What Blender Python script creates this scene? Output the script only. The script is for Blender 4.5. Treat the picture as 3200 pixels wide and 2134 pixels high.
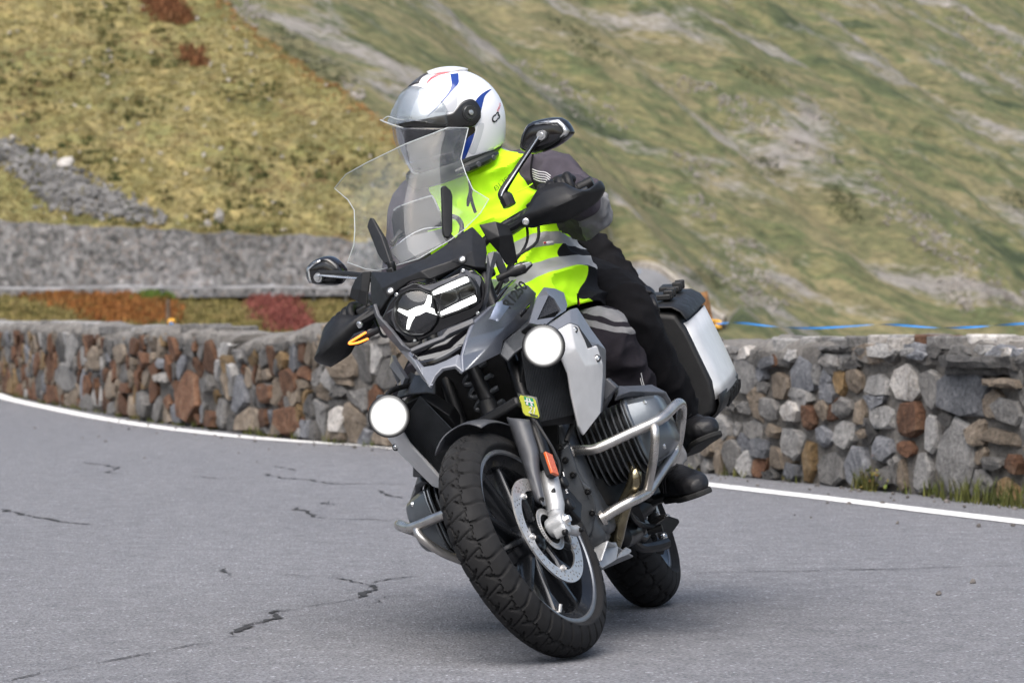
import bpy, bmesh, math, random
import numpy as np
from mathutils import Vector, Matrix, Quaternion, noise

for o in list(bpy.data.objects): bpy.data.objects.remove(o)
scene = bpy.context.scene
COL = scene.collection
R = math.radians
random.seed(7)

# ------------------------------------------------------------------ camera
cam = bpy.data.cameras.new('camera'); camo = bpy.data.objects.new('camera', cam); COL.objects.link(camo)
camo.location = (0, 0, 0.9211); camo.rotation_euler = (math.pi/2 + -0.010792, 0, 0)
cam.sensor_width = 36; cam.lens = 116.406; cam.clip_start = .1; cam.clip_end = 6000
cam.dof.use_dof = True; cam.dof.focus_distance = 9.0; cam.dof.aperture_fstop = 8.5
scene.camera = camo
# ------------------------------------------------------------------ sky and sun
SUN_EL, SUN_AZ = R(58), R(195)      # azimuth measured from +Y (view direction) clockwise
world = bpy.data.worlds.new('World'); scene.world = world; world.use_nodes = True
nt = world.node_tree; bg = nt.nodes['Background']
sky = nt.nodes.new('ShaderNodeTexSky'); sky.sky_type = 'NISHITA'; sky.sun_disc = False
sky.sun_elevation = SUN_EL; sky.sun_rotation = SUN_AZ; sky.altitude = 0; sky.air_density = 1.2; sky.dust_density = 5.; sky.ozone_density = .6
nt.links.new(sky.outputs[0], bg.inputs[0]); bg.inputs[1].default_value = .064
sl = bpy.data.lights.new('sun', 'SUN'); so = bpy.data.objects.new('sun', sl); COL.objects.link(so)
sl.energy = 1.5; sl.angle = R(66); sl.color = (1, .99, .98)
sd = Vector((math.sin(SUN_AZ)*math.cos(SUN_EL), math.cos(SUN_AZ)*math.cos(SUN_EL), math.sin(SUN_EL)))
so.rotation_euler = sd.to_track_quat('Z', 'Y').to_euler(); so.location = (0, 0, 30)
scene.view_settings.view_transform = 'Standard'; scene.view_settings.look = 'None'
scene.view_settings.gamma = 1; scene.view_settings.exposure = 1.53
scene.render.engine = 'CYCLES'

# ------------------------------------------------------------------ materials
def srgb(h):
    h = h.lstrip('#'); c = [int(h[i:i+2], 16)/255 for i in (0, 2, 4)]
    return tuple(v/12.92 if v <= .04045 else ((v+.055)/1.055)**2.4 for v in c)
def mat(name, col, rough=.5, metal=0., var=.12, scale=30., bump=0., bscale=None, coat=0., trans=0., emit=None, es=0., col2=None, rvar=.08, spec=None, sheen=0., detail=4., alpha=1., ior=None):
    m = bpy.data.materials.new(name); m.use_nodes = True; t = m.node_tree; N = t.nodes; L = t.links
    b = N['Principled BSDF']
    b.inputs['Roughness'].default_value = rough; b.inputs['Metallic'].default_value = metal
    if coat: b.inputs['Coat Weight'].default_value = coat; b.inputs['Coat Roughness'].default_value = .08
    if trans: b.inputs['Transmission Weight'].default_value = trans
    if spec is not None: b.inputs['Specular IOR Level'].default_value = spec
    if sheen: b.inputs['Sheen Weight'].default_value = sheen
    if ior: b.inputs['IOR'].default_value = ior
    if alpha < 1: b.inputs['Alpha'].default_value = alpha
    if emit: b.inputs['Emission Color'].default_value = (*emit, 1); b.inputs['Emission Strength'].default_value = es
    b.inputs['Base Color'].default_value = (*col, 1)
    if var or bump or rvar:
        tc = N.new('ShaderNodeTexCoord'); nz = N.new('ShaderNodeTexNoise'); nz.inputs['Scale'].default_value = scale; nz.inputs['Detail'].default_value = detail
        L.new(tc.outputs['Object'], nz.inputs['Vector'])
        c2 = col2 or tuple(min(1, c*(1-var)) for c in col); c1 = col if col2 else tuple(min(1, c*(1+var)) for c in col)
        mx = N.new('ShaderNodeMix'); mx.data_type = 'RGBA'; mx.inputs[6].default_value = (*c2, 1); mx.inputs[7].default_value = (*c1, 1)
        rp = N.new('ShaderNodeMapRange'); rp.inputs[1].default_value = .3; rp.inputs[2].default_value = .7
        L.new(nz.outputs[0], rp.inputs[0]); L.new(rp.outputs[0], mx.inputs[0]); L.new(mx.outputs[2], b.inputs['Base Color'])
        if rvar:
            n2 = N.new('ShaderNodeTexNoise'); n2.inputs['Scale'].default_value = scale*.37; n2.inputs['Detail'].default_value = 6; L.new(tc.outputs['Object'], n2.inputs['Vector'])
            mr = N.new('ShaderNodeMapRange'); mr.inputs[1].default_value = .3; mr.inputs[2].default_value = .7; mr.inputs[3].default_value = max(.02, rough-rvar); mr.inputs[4].default_value = min(1, rough+rvar)
            L.new(n2.outputs[0], mr.inputs[0]); L.new(mr.outputs[0], b.inputs['Roughness'])
        if bump:
            n3 = N.new('ShaderNodeTexNoise'); n3.inputs['Scale'].default_value = bscale or scale*4; n3.inputs['Detail'].default_value = 3; L.new(tc.outputs['Object'], n3.inputs['Vector'])
            bp = N.new('ShaderNodeBump'); bp.inputs['Strength'].default_value = 1; bp.inputs['Distance'].default_value = bump
            L.new(n3.outputs[0], bp.inputs['Height']); L.new(bp.outputs[0], b.inputs['Normal'])
    return m
def glassy(name, tint=(1, 1, 1), refl=.06, rough=.02, haze=0.):
    """thin sheet glass / polycarbonate: transparent with a fresnel reflection"""
    m = bpy.data.materials.new(name); m.use_nodes = True; t = m.node_tree; N = t.nodes; L = t.links
    N.remove(N['Principled BSDF']); out = N['Material Output']
    tr = N.new('ShaderNodeBsdfTransparent'); tr.inputs[0].default_value = (*tint, 1)
    gl = N.new('ShaderNodeBsdfGlossy'); gl.inputs['Roughness'].default_value = rough
    lw = N.new('ShaderNodeLayerWeight'); lw.inputs[0].default_value = .35
    mr = N.new('ShaderNodeMapRange'); mr.inputs[3].default_value = refl; mr.inputs[4].default_value = .75
    L.new(lw.outputs['Fresnel'], mr.inputs[0])
    mx = N.new('ShaderNodeMixShader'); L.new(mr.outputs[0], mx.inputs[0]); L.new(tr.outputs[0], mx.inputs[1]); L.new(gl.outputs[0], mx.inputs[2])
    last = mx
    if haze:
        df = N.new('ShaderNodeBsdfDiffuse'); df.inputs[0].default_value = (.8, .82, .85, 1)
        tl = N.new('ShaderNodeBsdfTranslucent'); tl.inputs[0].default_value = (.8, .82, .85, 1)
        ad = N.new('ShaderNodeMixShader'); ad.inputs[0].default_value = .5; L.new(df.outputs[0], ad.inputs[1]); L.new(tl.outputs[0], ad.inputs[2])
        tc = N.new('ShaderNodeTexCoord'); nz = N.new('ShaderNodeTexNoise'); nz.inputs['Scale'].default_value = 14; nz.inputs['Detail'].default_value = 8; L.new(tc.outputs['Object'], nz.inputs['Vector'])
        m2 = N.new('ShaderNodeMapRange'); m2.inputs[1].default_value = .3; m2.inputs[2].default_value = .75; m2.inputs[3].default_value = haze*.5; m2.inputs[4].default_value = haze*1.5; L.new(nz.outputs[0], m2.inputs[0])
        last = N.new('ShaderNodeMixShader'); L.new(m2.outputs[0], last.inputs[0]); L.new(mx.outputs[0], last.inputs[1]); L.new(ad.outputs[0], last.inputs[2])
    L.new(last.outputs[0], out.inputs[0]); return m
def emitter(name, col, s):
    m = bpy.data.materials.new(name); m.use_nodes = True; b = m.node_tree.nodes['Principled BSDF']
    b.inputs['Base Color'].default_value = (*[.1+.3*c for c in col], 1); b.inputs['Emission Color'].default_value = (*col, 1); b.inputs['Emission Strength'].default_value = s; b.inputs['Roughness'].default_value = .2
    return m

# ------------------------------------------------------------------ mesh tools: every shape is (verts, faces)
def join(*shapes):
    V, F = [], []
    for v, f in shapes:
        n = len(V); V += [tuple(q) for q in v]; F += [tuple(i+n for i in p) for p in f]
    return V, F
def xf(shape, m): return [tuple(m @ Vector(v)) for v in shape[0]], shape[1]
def box(c, s, rot=None):
    x, y, z = s[0]/2, s[1]/2, s[2]/2
    V = [Vector(q) for q in ((-x,-y,-z),(x,-y,-z),(x,y,-z),(-x,y,-z),(-x,-y,z),(x,-y,z),(x,y,z),(-x,y,z))]
    if rot is not None: V = [rot @ v for v in V]
    c = Vector(c); return [tuple(c+v) for v in V], [(0,3,2,1),(4,5,6,7),(0,1,5,4),(1,2,6,5),(2,3,7,6),(3,0,4,7)]
def cr(P, n=6, closed=False):
    """Catmull-Rom through the points (any dimension)"""
    P = [np.array(p, float) for p in P]; out = []; m = len(P)
    for i in range(m if closed else m-1):
        if closed: a, b, c, d = P[(i-1) % m], P[i], P[(i+1) % m], P[(i+2) % m]
        else: b, c = P[i], P[i+1]; a = P[i-1] if i else 2*b-c; d = P[i+2] if i+2 < m else 2*c-b
        for k in range(n):
            t = k/n; out.append(.5*(2*b+(c-a)*t+(2*a-5*b+4*c-d)*t*t+(3*b-a-3*c+d)*t**3))
    if not closed: out.append(P[-1])
    return [tuple(map(float, p)) for p in out]
def tube(path, r, n=10, cap=True, sq=None, up=None):
    """swept tube; r number or list; sq=(a,b) scales the section along its two axes"""
    P = [Vector(p) for p in path]; m = len(P); V, F = [], []
    rr = list(r) if hasattr(r, '__len__') else [r]*m
    if len(rr) != m: rr = list(np.interp(np.linspace(0, 1, m), np.linspace(0, 1, len(rr)), rr))
    nrm = None
    for i in range(m):
        t = (P[min(i+1, m-1)]-P[max(i-1, 0)]).normalized()
        if nrm is None:
            u = Vector(up) if up else (Vector((0, 0, 1)) if abs(t.z) < .9 else Vector((1, 0, 0)))
            nrm = (u-t*u.dot(t)).normalized()
        else: nrm = (nrm-t*nrm.dot(t)).normalized()
        bn = t.cross(nrm); a, b = sq or (1, 1)
        for k in range(n):
            th = 2*math.pi*k/n; V.append(tuple(P[i]+nrm*(math.cos(th)*rr[i]*a)+bn*(math.sin(th)*rr[i]*b)))
    for i in range(m-1):
        for k in range(n): F.append((i*n+k, i*n+(k+1) % n, (i+1)*n+(k+1) % n, (i+1)*n+k))
    if cap: F.append(tuple(range(n-1, -1, -1))); F.append(tuple((m-1)*n+k for k in range(n)))
    return V, F
def frame(axis, up=None):
    a = Vector(axis).normalized(); u = Vector(up) if up else (Vector((0, 0, 1)) if abs(a.z) < .9 else Vector((1, 0, 0)))
    x = u.cross(a).normalized(); y = a.cross(x); return Matrix((x, y, a)).transposed()
def lathe(prof, c=(0, 0, 0), axis=(0, 1, 0), n=48, closed=False):
    """prof: (radius, height along axis)"""
    Mx = frame(axis); c = Vector(c); V, F = [], []; m = len(prof)
    for k in range(n):
        th = 2*math.pi*k/n
        for (r_, h_) in prof: V.append(tuple(c+Mx @ Vector((r_*math.cos(th), r_*math.sin(th), h_))))
    for k in range(n):
        a, b = k*m, ((k+1) % n)*m
        for i in range(m-1 + (1 if closed else 0)):
            j = (i+1) % m; F.append((a+i, b+i, b+j, a+j))
    return V, F
def cyl(a, b, r, n=16, r2=None): return tube([a, b], [r, r if r2 is None else r2], n)
def bolt(c, axis, r=.006, h=.004):
    a = Vector(axis).normalized(); c = Vector(c)
    return join(lathe([(0, h), (r*.35, h), (r*.45, h*.3), (r*.6, h*.3), (r*.7, h), (r, h*.6), (r, -h)], c, a, 14))
def grid(rows, close_u=False):
    n = len(rows[0]); V = [tuple(p) for r_ in rows for p in r_]; F = []
    for i in range(len(rows)-1):
        for k in range(n if close_u else n-1):
            k2 = (k+1) % n; F.append((i*n+k, i*n+k2, (i+1)*n+k2, (i+1)*n+k))
    return V, F
def smoothgrid(rows, nu=4, nv=4):
    rows = [cr(r_, nu) for r_ in rows]; cols = [cr(c, nv) for c in zip(*rows)]
    return grid([list(r_) for r_ in zip(*cols)])
def ellipsoid(c, r, rot=None, n=20, m=12):
    V, F = [], []; c = Vector(c)
    for i in range(1, m):
        ph = math.pi*i/m
        for k in range(n):
            th = 2*math.pi*k/n; v = Vector((r[0]*math.sin(ph)*math.cos(th), r[1]*math.sin(ph)*math.sin(th), r[2]*math.cos(ph)))
            V.append(tuple(c+(rot @ v if rot is not None else v)))
    for i in range(m-2):
        for k in range(n): F.append((i*n+k, (i+1)*n+k, (i+1)*n+(k+1) % n, i*n+(k+1) % n))
    for s, row in ((1, 0), (-1, m-2)):
        v = Vector((0, 0, s*r[2])); V.append(tuple(c+(rot @ v if rot is not None else v))); q = len(V)-1
        for k in range(n): F.append((q, row*n+k, row*n+(k+1) % n) if s > 0 else (q, row*n+(k+1) % n, row*n+k))
    return V, F
def mirror_y(shape): return [(x, -y, z) for x, y, z in shape[0]], [tuple(reversed(f)) for f in shape[1]]

def link(o, parent=None):
    COL.objects.link(o)
    if parent is not None: o.parent = parent
    return o
def obj(name, shape, m=None, parent=None, smooth=True, bevel=0., seg=2, solid=0., off=-1., sub=0, angle=35, fix=True, fn=None, disp=None):
    V, F = shape
    if fn: V = [fn(v) for v in V]
    me = bpy.data.meshes.new(name); me.from_pydata([tuple(map(float, v)) for v in V], [], F); me.update()
    if fix:
        bm = bmesh.new(); bm.from_mesh(me); bmesh.ops.recalc_face_normals(bm, faces=bm.faces); bm.to_mesh(me); bm.free()
    for mm in (m if isinstance(m, (list, tuple)) else [m]): me.materials.append(mm)
    o = bpy.data.objects.new(name, me); link(o, parent)
    if smooth:
        me.shade_smooth()
        if not sub: me.set_sharp_from_angle(angle=R(angle))
    if solid:
        s = o.modifiers.new('solid', 'SOLIDIFY'); s.thickness = solid; s.offset = off
    if sub:
        s = o.modifiers.new('sub', 'SUBSURF'); s.levels = sub; s.render_levels = sub
    if bevel:
        b = o.modifiers.new('bevel', 'BEVEL'); b.width = bevel; b.segments = seg; b.limit_method = 'ANGLE'; b.angle_limit = R(angle); b.harden_normals = False
    return o
def panel(name, V, F, m, parent, thick=.008, bevel=.003, toward=(1, 0, 0), fn=None, angle=12, smooth=True, flip=None):
    """faceted shell: faces over traced corner points, thickened away from `toward`"""
    if fn: V = [fn(v) for v in V]
    if isinstance(F, int) or F is None: F = [tuple(range(len(V)))]
    me = bpy.data.meshes.new(name); me.from_pydata([tuple(map(float, v)) for v in V], [], F); me.update()
    bm = bmesh.new(); bm.from_mesh(me); bmesh.ops.recalc_face_normals(bm, faces=bm.faces)
    n = Vector((0, 0, 0))
    for f in bm.faces: n += f.normal*f.calc_area()
    if n.dot(Vector(toward)) < 0: bmesh.ops.reverse_faces(bm, faces=bm.faces)
    bm.to_mesh(me); bm.free()
    me.materials.append(m); o = bpy.data.objects.new(name, me); link(o, parent)
    if smooth: me.shade_smooth(); me.set_sharp_from_angle(angle=R(30))
    s = o.modifiers.new('solid', 'SOLIDIFY'); s.thickness = thick; s.offset = -1; s.use_even_offset = True; s.thickness_clamp = 1.0
    if bevel:
        b = o.modifiers.new('bevel', 'BEVEL'); b.width = bevel; b.segments = 2; b.limit_method = 'ANGLE'; b.angle_limit = R(angle)
        w = o.modifiers.new('wn', 'WEIGHTED_NORMAL'); w.keep_sharp = False
    return o
def empty(name, loc=(0, 0, 0), rot=None):
    o = bpy.data.objects.new(name, None); COL.objects.link(o); o.empty_display_size = .2
    o.location = loc
    if rot is not None: o.rotation_euler = rot
    return o
def tag(o, label=None, cat=None, group=None, kind=None):
    if label: o['label'] = label
    if cat: o['category'] = cat
    if group: o['group'] = group
    if kind: o['kind'] = kind
    return o
def text(name, s, m, parent, origin, xdir, ydir, size, extrude=.0006, wide=1., spacing=1., shear=0., bold=0.):
    """flat lettering: origin = lower left corner, xdir reading direction, ydir up"""
    cu = bpy.data.curves.new(name, 'FONT'); cu.body = s; cu.size = 1; cu.extrude = .02 if extrude else 0.; cu.space_character = spacing; cu.shear = shear; cu.offset = bold
    t = bpy.data.objects.new(name, cu); COL.objects.link(t)
    me = bpy.data.meshes.new_from_object(t.evaluated_get(bpy.context.evaluated_depsgraph_get())); bpy.data.objects.remove(t)
    x = Vector(xdir).normalized(); y = Vector(ydir); y = (y-x*y.dot(x)).normalized(); z = x.cross(y); o0 = Vector(origin)
    for v in me.vertices: v.co = o0+x*(v.co.x*size*wide)+y*(v.co.y*size)+z*(v.co.z*extrude/.02)
    me.materials.clear(); me.materials.append(m); o = bpy.data.objects.new(name, me); link(o, parent); return o
def flat2d(loops, t):
    """plate with holes from closed 2-D loops, thickness t, in the XY plane"""
    cu = bpy.data.curves.new('tmp', 'CURVE'); cu.dimensions = '2D'; cu.fill_mode = 'BOTH'; cu.extrude = t/2
    for lp in loops:
        s = cu.splines.new('POLY'); s.points.add(len(lp)-1); s.use_cyclic_u = True
        for q, (x, y) in zip(s.points, lp): q.co = (x, y, 0, 1)
    o = bpy.data.objects.new('tmp', cu); COL.objects.link(o)
    me = bpy.data.meshes.new_from_object(o.evaluated_get(bpy.context.evaluated_depsgraph_get())); bpy.data.objects.remove(o)
    V = [tuple(v.co) for v in me.vertices]; F = [tuple(p.vertices) for p in me.polygons]; bpy.data.meshes.remove(me); return V, F
def circle(r, n=24, c=(0, 0), a0=0.): return [(c[0]+r*math.cos(a0+2*math.pi*k/n), c[1]+r*math.sin(a0+2*math.pi*k/n)) for k in range(n)]
def remesh(shape, voxel=.008, smooth=4):
    """one continuous skin over overlapping volumes"""
    me = bpy.data.meshes.new('tmp'); me.from_pydata([tuple(v) for v in shape[0]], [], shape[1])
    bm = bmesh.new(); bm.from_mesh(me); bmesh.ops.recalc_face_normals(bm, faces=bm.faces); bm.to_mesh(me); bm.free()
    o = bpy.data.objects.new('tmp', me); COL.objects.link(o)
    r_ = o.modifiers.new('r', 'REMESH'); r_.mode = 'VOXEL'; r_.voxel_size = voxel
    if smooth: s = o.modifiers.new('s', 'SMOOTH'); s.factor = .6; s.iterations = smooth
    m2 = bpy.data.meshes.new_from_object(o.evaluated_get(bpy.context.evaluated_depsgraph_get())); bpy.data.objects.remove(o)
    V = np.empty(len(m2.vertices)*3); m2.vertices.foreach_get('co', V); V = V.reshape(-1, 3); F = [tuple(p.vertices) for p in m2.polygons]
    Nn = np.empty(len(m2.vertices)*3); m2.vertices.foreach_get('normal', Nn); Nn = Nn.reshape(-1, 3); bpy.data.meshes.remove(m2); return V, F, Nn
def fbm(p, s=1., o=4):
    return noise.fractal(Vector((p[0]*s, p[1]*s, p[2]*s)), 1., 2., o)

# =================================================================== SETTING
def noise_node(N, L, tc, scale, detail=6, rough=.55, stretch=None, dist=0.):
    nz = N.new('ShaderNodeTexNoise'); nz.inputs['Scale'].default_value = scale; nz.inputs['Detail'].default_value = detail; nz.inputs['Roughness'].default_value = rough; nz.inputs['Distortion'].default_value = dist
    if stretch:
        mp = N.new('ShaderNodeMapping'); mp.inputs['Rotation'].default_value = stretch[0]; mp.inputs['Scale'].default_value = stretch[1]; L.new(tc, mp.inputs[0]); L.new(mp.outputs[0], nz.inputs['Vector'])
    else: L.new(tc, nz.inputs['Vector'])
    return nz.outputs[0]
def ramp(N, L, fac, stops, interp='LINEAR'):
    r_ = N.new('ShaderNodeValToRGB'); r_.color_ramp.interpolation = interp
    e = r_.color_ramp.elements
    while len(e) > 1: e.remove(e[0])
    e[0].position = stops[0][0]; e[0].color = (*stops[0][1], 1)
    for p_, c in stops[1:]: q = e.new(p_); q.color = (*c, 1)
    L.new(fac, r_.inputs[0]); return r_.outputs[0]
def mixc(N, L, fac, a, b, mode='MIX'):
    m = N.new('ShaderNodeMix'); m.data_type = 'RGBA'; m.blend_type = mode
    for k, v in ((0, fac), (6, a), (7, b)):
        if hasattr(v, 'links'): L.new(v, m.inputs[k])
        else: m.inputs[k].default_value = v if k == 0 else (*v, 1)
    return m.outputs[2]
def bump_to(N, L, b, h, dist, strength=1.):
    bp = N.new('ShaderNodeBump'); bp.inputs['Distance'].default_value = dist; bp.inputs['Strength'].default_value = strength
    L.new(h, bp.inputs['Height']); L.new(bp.outputs[0], b.inputs['Normal'])
def newmat(name, rough=.9, coord='Object'):
    m = bpy.data.materials.new(name); m.use_nodes = True; N = m.node_tree.nodes; L = m.node_tree.links; b = N['Principled BSDF']
    b.inputs['Roughness'].default_value = rough; b.inputs['Specular IOR Level'].default_value = .3
    tc = N.new('ShaderNodeTexCoord'); return m, N, L, b, tc.outputs[coord]

# ---- asphalt
def m_asphalt():
    m, N, L, b, tc = newmat('asphalt', .8)
    big = noise_node(N, L, tc, .55, 5, .6, ((0, 0, R(62)), (1.6, .35, 1)))
    base = ramp(N, L, big, [(.25, (.130, .132, .142)), (.5, (.165, .167, .177)), (.75, (.198, .200, .210))])
    mid = noise_node(N, L, tc, 9, 6, .65)
    base = mixc(N, L, .55, base, ramp(N, L, mid, [(.3, (.116, .118, .127)), (.7, (.232, .234, .245))]))
    vo = N.new('ShaderNodeTexVoronoi'); vo.inputs['Scale'].default_value = 130; L.new(tc, vo.inputs['Vector'])
    sp = noise_node(N, L, tc, 95, 2, .5)
    chip = ramp(N, L, vo.outputs['Color'], [(.0, (.5, .5, .51)), (.25, (.8, .8, .82)), (.72, (1.1, 1.1, 1.12)), (.88, (1.25, 1.25, 1.27)), (.93, (2.3, 2.3, 2.35))])
    base = mixc(N, L, 1., base, chip, 'MULTIPLY')
    base = mixc(N, L, .7, base, ramp(N, L, sp, [(.3, (.55, .55, .56)), (.55, (1.08, 1.08, 1.08)), (.72, (1.5, 1.5, 1.5))]), 'MULTIPLY')
    L.new(base, b.inputs['Base Color'])
    h = N.new('ShaderNodeMath'); h.operation = 'ADD'; L.new(sp, h.inputs[0]); L.new(vo.outputs['Distance'], h.inputs[1])
    bump_to(N, L, b, h.outputs[0], .006)
    return m
MA = m_asphalt()
def m_paint():
    m, N, L, b, tc = newmat('road_paint', .6)
    w = noise_node(N, L, tc, 26, 8, .7)
    L.new(ramp(N, L, w, [(.28, (.30, .30, .31)), (.40, (.70, .70, .70)), (.7, (.80, .80, .79))]), b.inputs['Base Color'])
    bump_to(N, L, b, noise_node(N, L, tc, 120, 2), .003); return m
MPAINT = m_paint()

WALL = [(2.8, 14.27), (2.36, 15.28), (0.97, 18.46), (-1.25, 22.27), (-1.78, 23.53), (-2.35, 25.0), (-2.91, 26.4), (-3.57, 28.6), (-4.33, 31.0), (-5.41, 35.0), (-6.4, 39.0)]
WS_ = [0.]
for a_, b_ in zip(WALL, WALL[1:]): WS_.append(WS_[-1]+math.dist(a_, b_))
def wall_at(s):
    x = float(np.interp(s, WS_, [q[0] for q in WALL])); y = float(np.interp(s, WS_, [q[1] for q in WALL]))
    if s < 0: d = Vector(WALL[1])-Vector(WALL[0]); d.normalize(); x, y = WALL[0][0]+d.x*s, WALL[0][1]+d.y*s
    e = .35
    x0, y0 = [float(np.interp(max(s-e, 0), WS_, [q[k] for q in WALL])) for k in (0, 1)]; x1, y1 = [float(np.interp(max(s, 0)+e, WS_, [q[k] for q in WALL])) for k in (0, 1)]
    t = Vector((x1-x0, y1-y0)).normalized(); return x, y, Vector((-t.y, t.x, 0))*(1 if -t.y < 0 else -1)   # normal towards the road
def wp(s, z, d=0.):
    x, y, n = wall_at(s); return (x+n.x*d, y+n.y*d, z)

# ---- road sheet: reaches the foot of the wall
pts = [wp(s, 0, -.25)[:2] for s in np.linspace(-8, WS_[-1], 40)] + [(-9.5, 52), (-16, 62), (-34, 66), (-34, -12), (14, -12)]
bm = bmesh.new(); bm.faces.new([bm.verts.new((x, y, 0)) for x, y in pts]); bmesh.ops.triangulate(bm, faces=bm.faces)
me = bpy.data.meshes.new('road'); bm.to_mesh(me); bm.free(); me.materials.append(MA)
road_o = link(bpy.data.objects.new('road', me)); tag(road_o, kind='structure')

# ---- painted edge line
LINE = [(2.95, 12.1), (2.1748, 14.0551, 0), (1.8273, 14.9374, 0), (1.5348, 15.7141, 0), (1.206, 16.5185, 0), (0.9408, 17.1896, 0), (0.1843, 19.0656, 0), (-0.8342, 21.5706, 0), (-1.2419, 22.1475, 0), (-1.7373, 22.9205, 0), (-2.3059, 24.1406, 0), (-2.9863, 25.9141, 0), (-3.8887, 28.8148, 0), (-5.2138, 33.7096, 0), (-6.3, 39.5), (-8.5, 52)]
LP = cr([q[:2] for q in LINE], 14); rows = []
for i, q in enumerate(LP):
    a_, b_ = LP[max(i-1, 0)], LP[min(i+1, len(LP)-1)]; t = Vector((b_[0]-a_[0], b_[1]-a_[1])).normalized(); n = Vector((-t.y, t.x)); w = .078
    j = .006*noise.noise(Vector((q[0]*9, q[1]*9, 0))); rows.append([(q[0]+n.x*(w+j), q[1]+n.y*(w+j), .004), (q[0]-n.x*(w-j), q[1]-n.y*(w-j), .004)])
tag(obj('edge_line', grid(rows), MPAINT, smooth=False), kind='structure')

# ---- cracks in the asphalt: ragged thin strips
MCR = mat('crack_tar', (.022, .022, .024), .95, var=.3, scale=40)
def crack(path, w, seed, jit=.02):
    rnd = random.Random(seed); P = [Vector((q[0], q[1])) for q in path]; L_ = []
    for a_, b_ in zip(P, P[1:]):
        n = max(4, int((b_-a_).length/.022))
        for k in range(n): L_.append(a_.lerp(b_, k/n))
    L_.append(P[-1]); rows = []
    for i, q in enumerate(L_):
        t = (L_[min(i+1, len(L_)-1)]-L_[max(0, i-1)]).normalized(); nn = Vector((-t.y, t.x))
        f = noise.fractal(Vector((q.x*6+seed, q.y*6, 0)), 1, 2, 4)*jit*1.3 + noise.noise(Vector((q.x*38+seed, q.y*38, 3)))*jit*.6
        en = min(1, i/4, (len(L_)-1-i)/4); ww = w*en*max(.06, .55+.9*noise.noise(Vector((q.x*5, q.y*5, seed*3.1)))+.5*noise.noise(Vector((q.x*30, q.y*30, seed))))
        c = q+nn*f; rows.append([(c.x+nn.x*ww, c.y+nn.y*ww, .003), (c.x-nn.x*ww, c.y-nn.y*ww, .003)])
    return grid(rows)
CR = [
 ([(-1.2426, 8.0953, 0), (-1.1582, 8.3717, 0), (-1.0536, 8.5509, 0), (-0.9827, 8.7216, 0), (-0.8831, 8.9334, 0), (-0.7875, 9.1199, 0)], .0035),
 ([(-0.7942, 9.1979, 0), (-0.7669, 9.3831, 0), (-0.731, 9.6419, 0), (-0.6954, 9.9507, 0), (-0.6632, 10.058, 0)], .013),
 ([(-0.7987, 9.1798, 0), (-0.7453, 9.1919, 0)], .008),
 ([(-0.6632, 10.058, 0), (-0.5734, 10.2272, 0), (-0.4802, 10.3945, 0)], .003),
 ([(-0.4809, 10.4099, 0), (-0.4631, 10.6315, 0), (-0.4496, 10.8124, 0), (-0.4848, 10.965, 0)], .014),
 ([(-0.4769, 10.9478, 0), (-0.5477, 11.0691, 0), (-0.6453, 11.2471, 0)], .009), ([(-0.6453, 11.2471, 0), (-0.7774, 11.3383, 0), (-0.9191, 11.3383, 0)], .003),
 ([(-0.4704, 10.965, 0), (-0.4053, 11.1574, 0), (-0.2908, 11.2743, 0)], .003),
 ([(-0.4143, 10.2048, 0), (-0.3879, 10.488, 0), (-0.3143, 10.5673, 0)], .006), ([(-0.5233, 9.9154, 0), (-0.6525, 9.7973, 0)], .0025),
 ([(-1.0244, 11.6016, 0), (-0.9873, 11.3937, 0), (-0.9361, 11.2291, 0)], .008),
 ([(-2.3179, 14.9807, 0), (-2.1779, 14.636, 0), (-2.0432, 14.3655, 0), (-1.9003, 14.0765, 0), (-1.7552, 13.881, 0)], .016),
 ([(-1.0414, 15.1922, 0), (-0.9312, 14.8693, 0), (-0.8551, 14.4099, 0), (-0.7619, 14.263, 0)], .014), ([(-0.7619, 14.263, 0), (-0.6124, 14.2776, 0), (-0.4649, 14.0765, 0)], .010),
 ([(-1.3751, 18.1473, 0), (-1.2357, 17.6885, 0), (-1.0567, 17.4243, 0), (-0.89, 17.084, 0), (-0.7345, 17.1258, 0), (-0.4731, 17.0424, 0)], .016),
 ([(-1.7627, 17.9609, 0), (-1.5671, 17.6217, 0), (-1.3404, 17.6885, 0)], .007), ([(-2.5531, 19.4863, 0), (-2.3819, 19.1399, 0), (-2.223, 18.7552, 0), (-2.243, 18.3135, 0), (-2.107, 18.0769, 0)], .013),
 ([(-0.6713, 16.5388, 0), (-0.5939, 16.0642, 0), (-0.5227, 15.828, 0)], .012), ([(-0.9112, 15.616, 0), (-0.8159, 15.2751, 0)], .008), ([(-1.3717, 19.0099, 0), (-1.282, 18.7051, 0), (-1.1983, 18.4584, 0)], .010),
 ([(0.5742, 11.392, 0), (0.7604, 11.445, 0), (0.9771, 11.4755, 0), (1.1674, 11.537, 0), (1.3225, 11.5448, 0), (1.4537, 11.607, 0), (1.6187, 11.6779, 0), (1.817, 11.7416, 0)], .0045),
 ([(1.1358, 11.5293, 0), (1.2291, 11.537, 0), (1.3357, 11.5525, 0)], .007),
]
for i, (pth, w) in enumerate(CR): tag(obj('road_crack', crack(pth, w*(1.7 if w < .005 else 1.15), i*3+1, .012 if w < .005 else .03), MCR, smooth=False), kind='structure')

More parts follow.
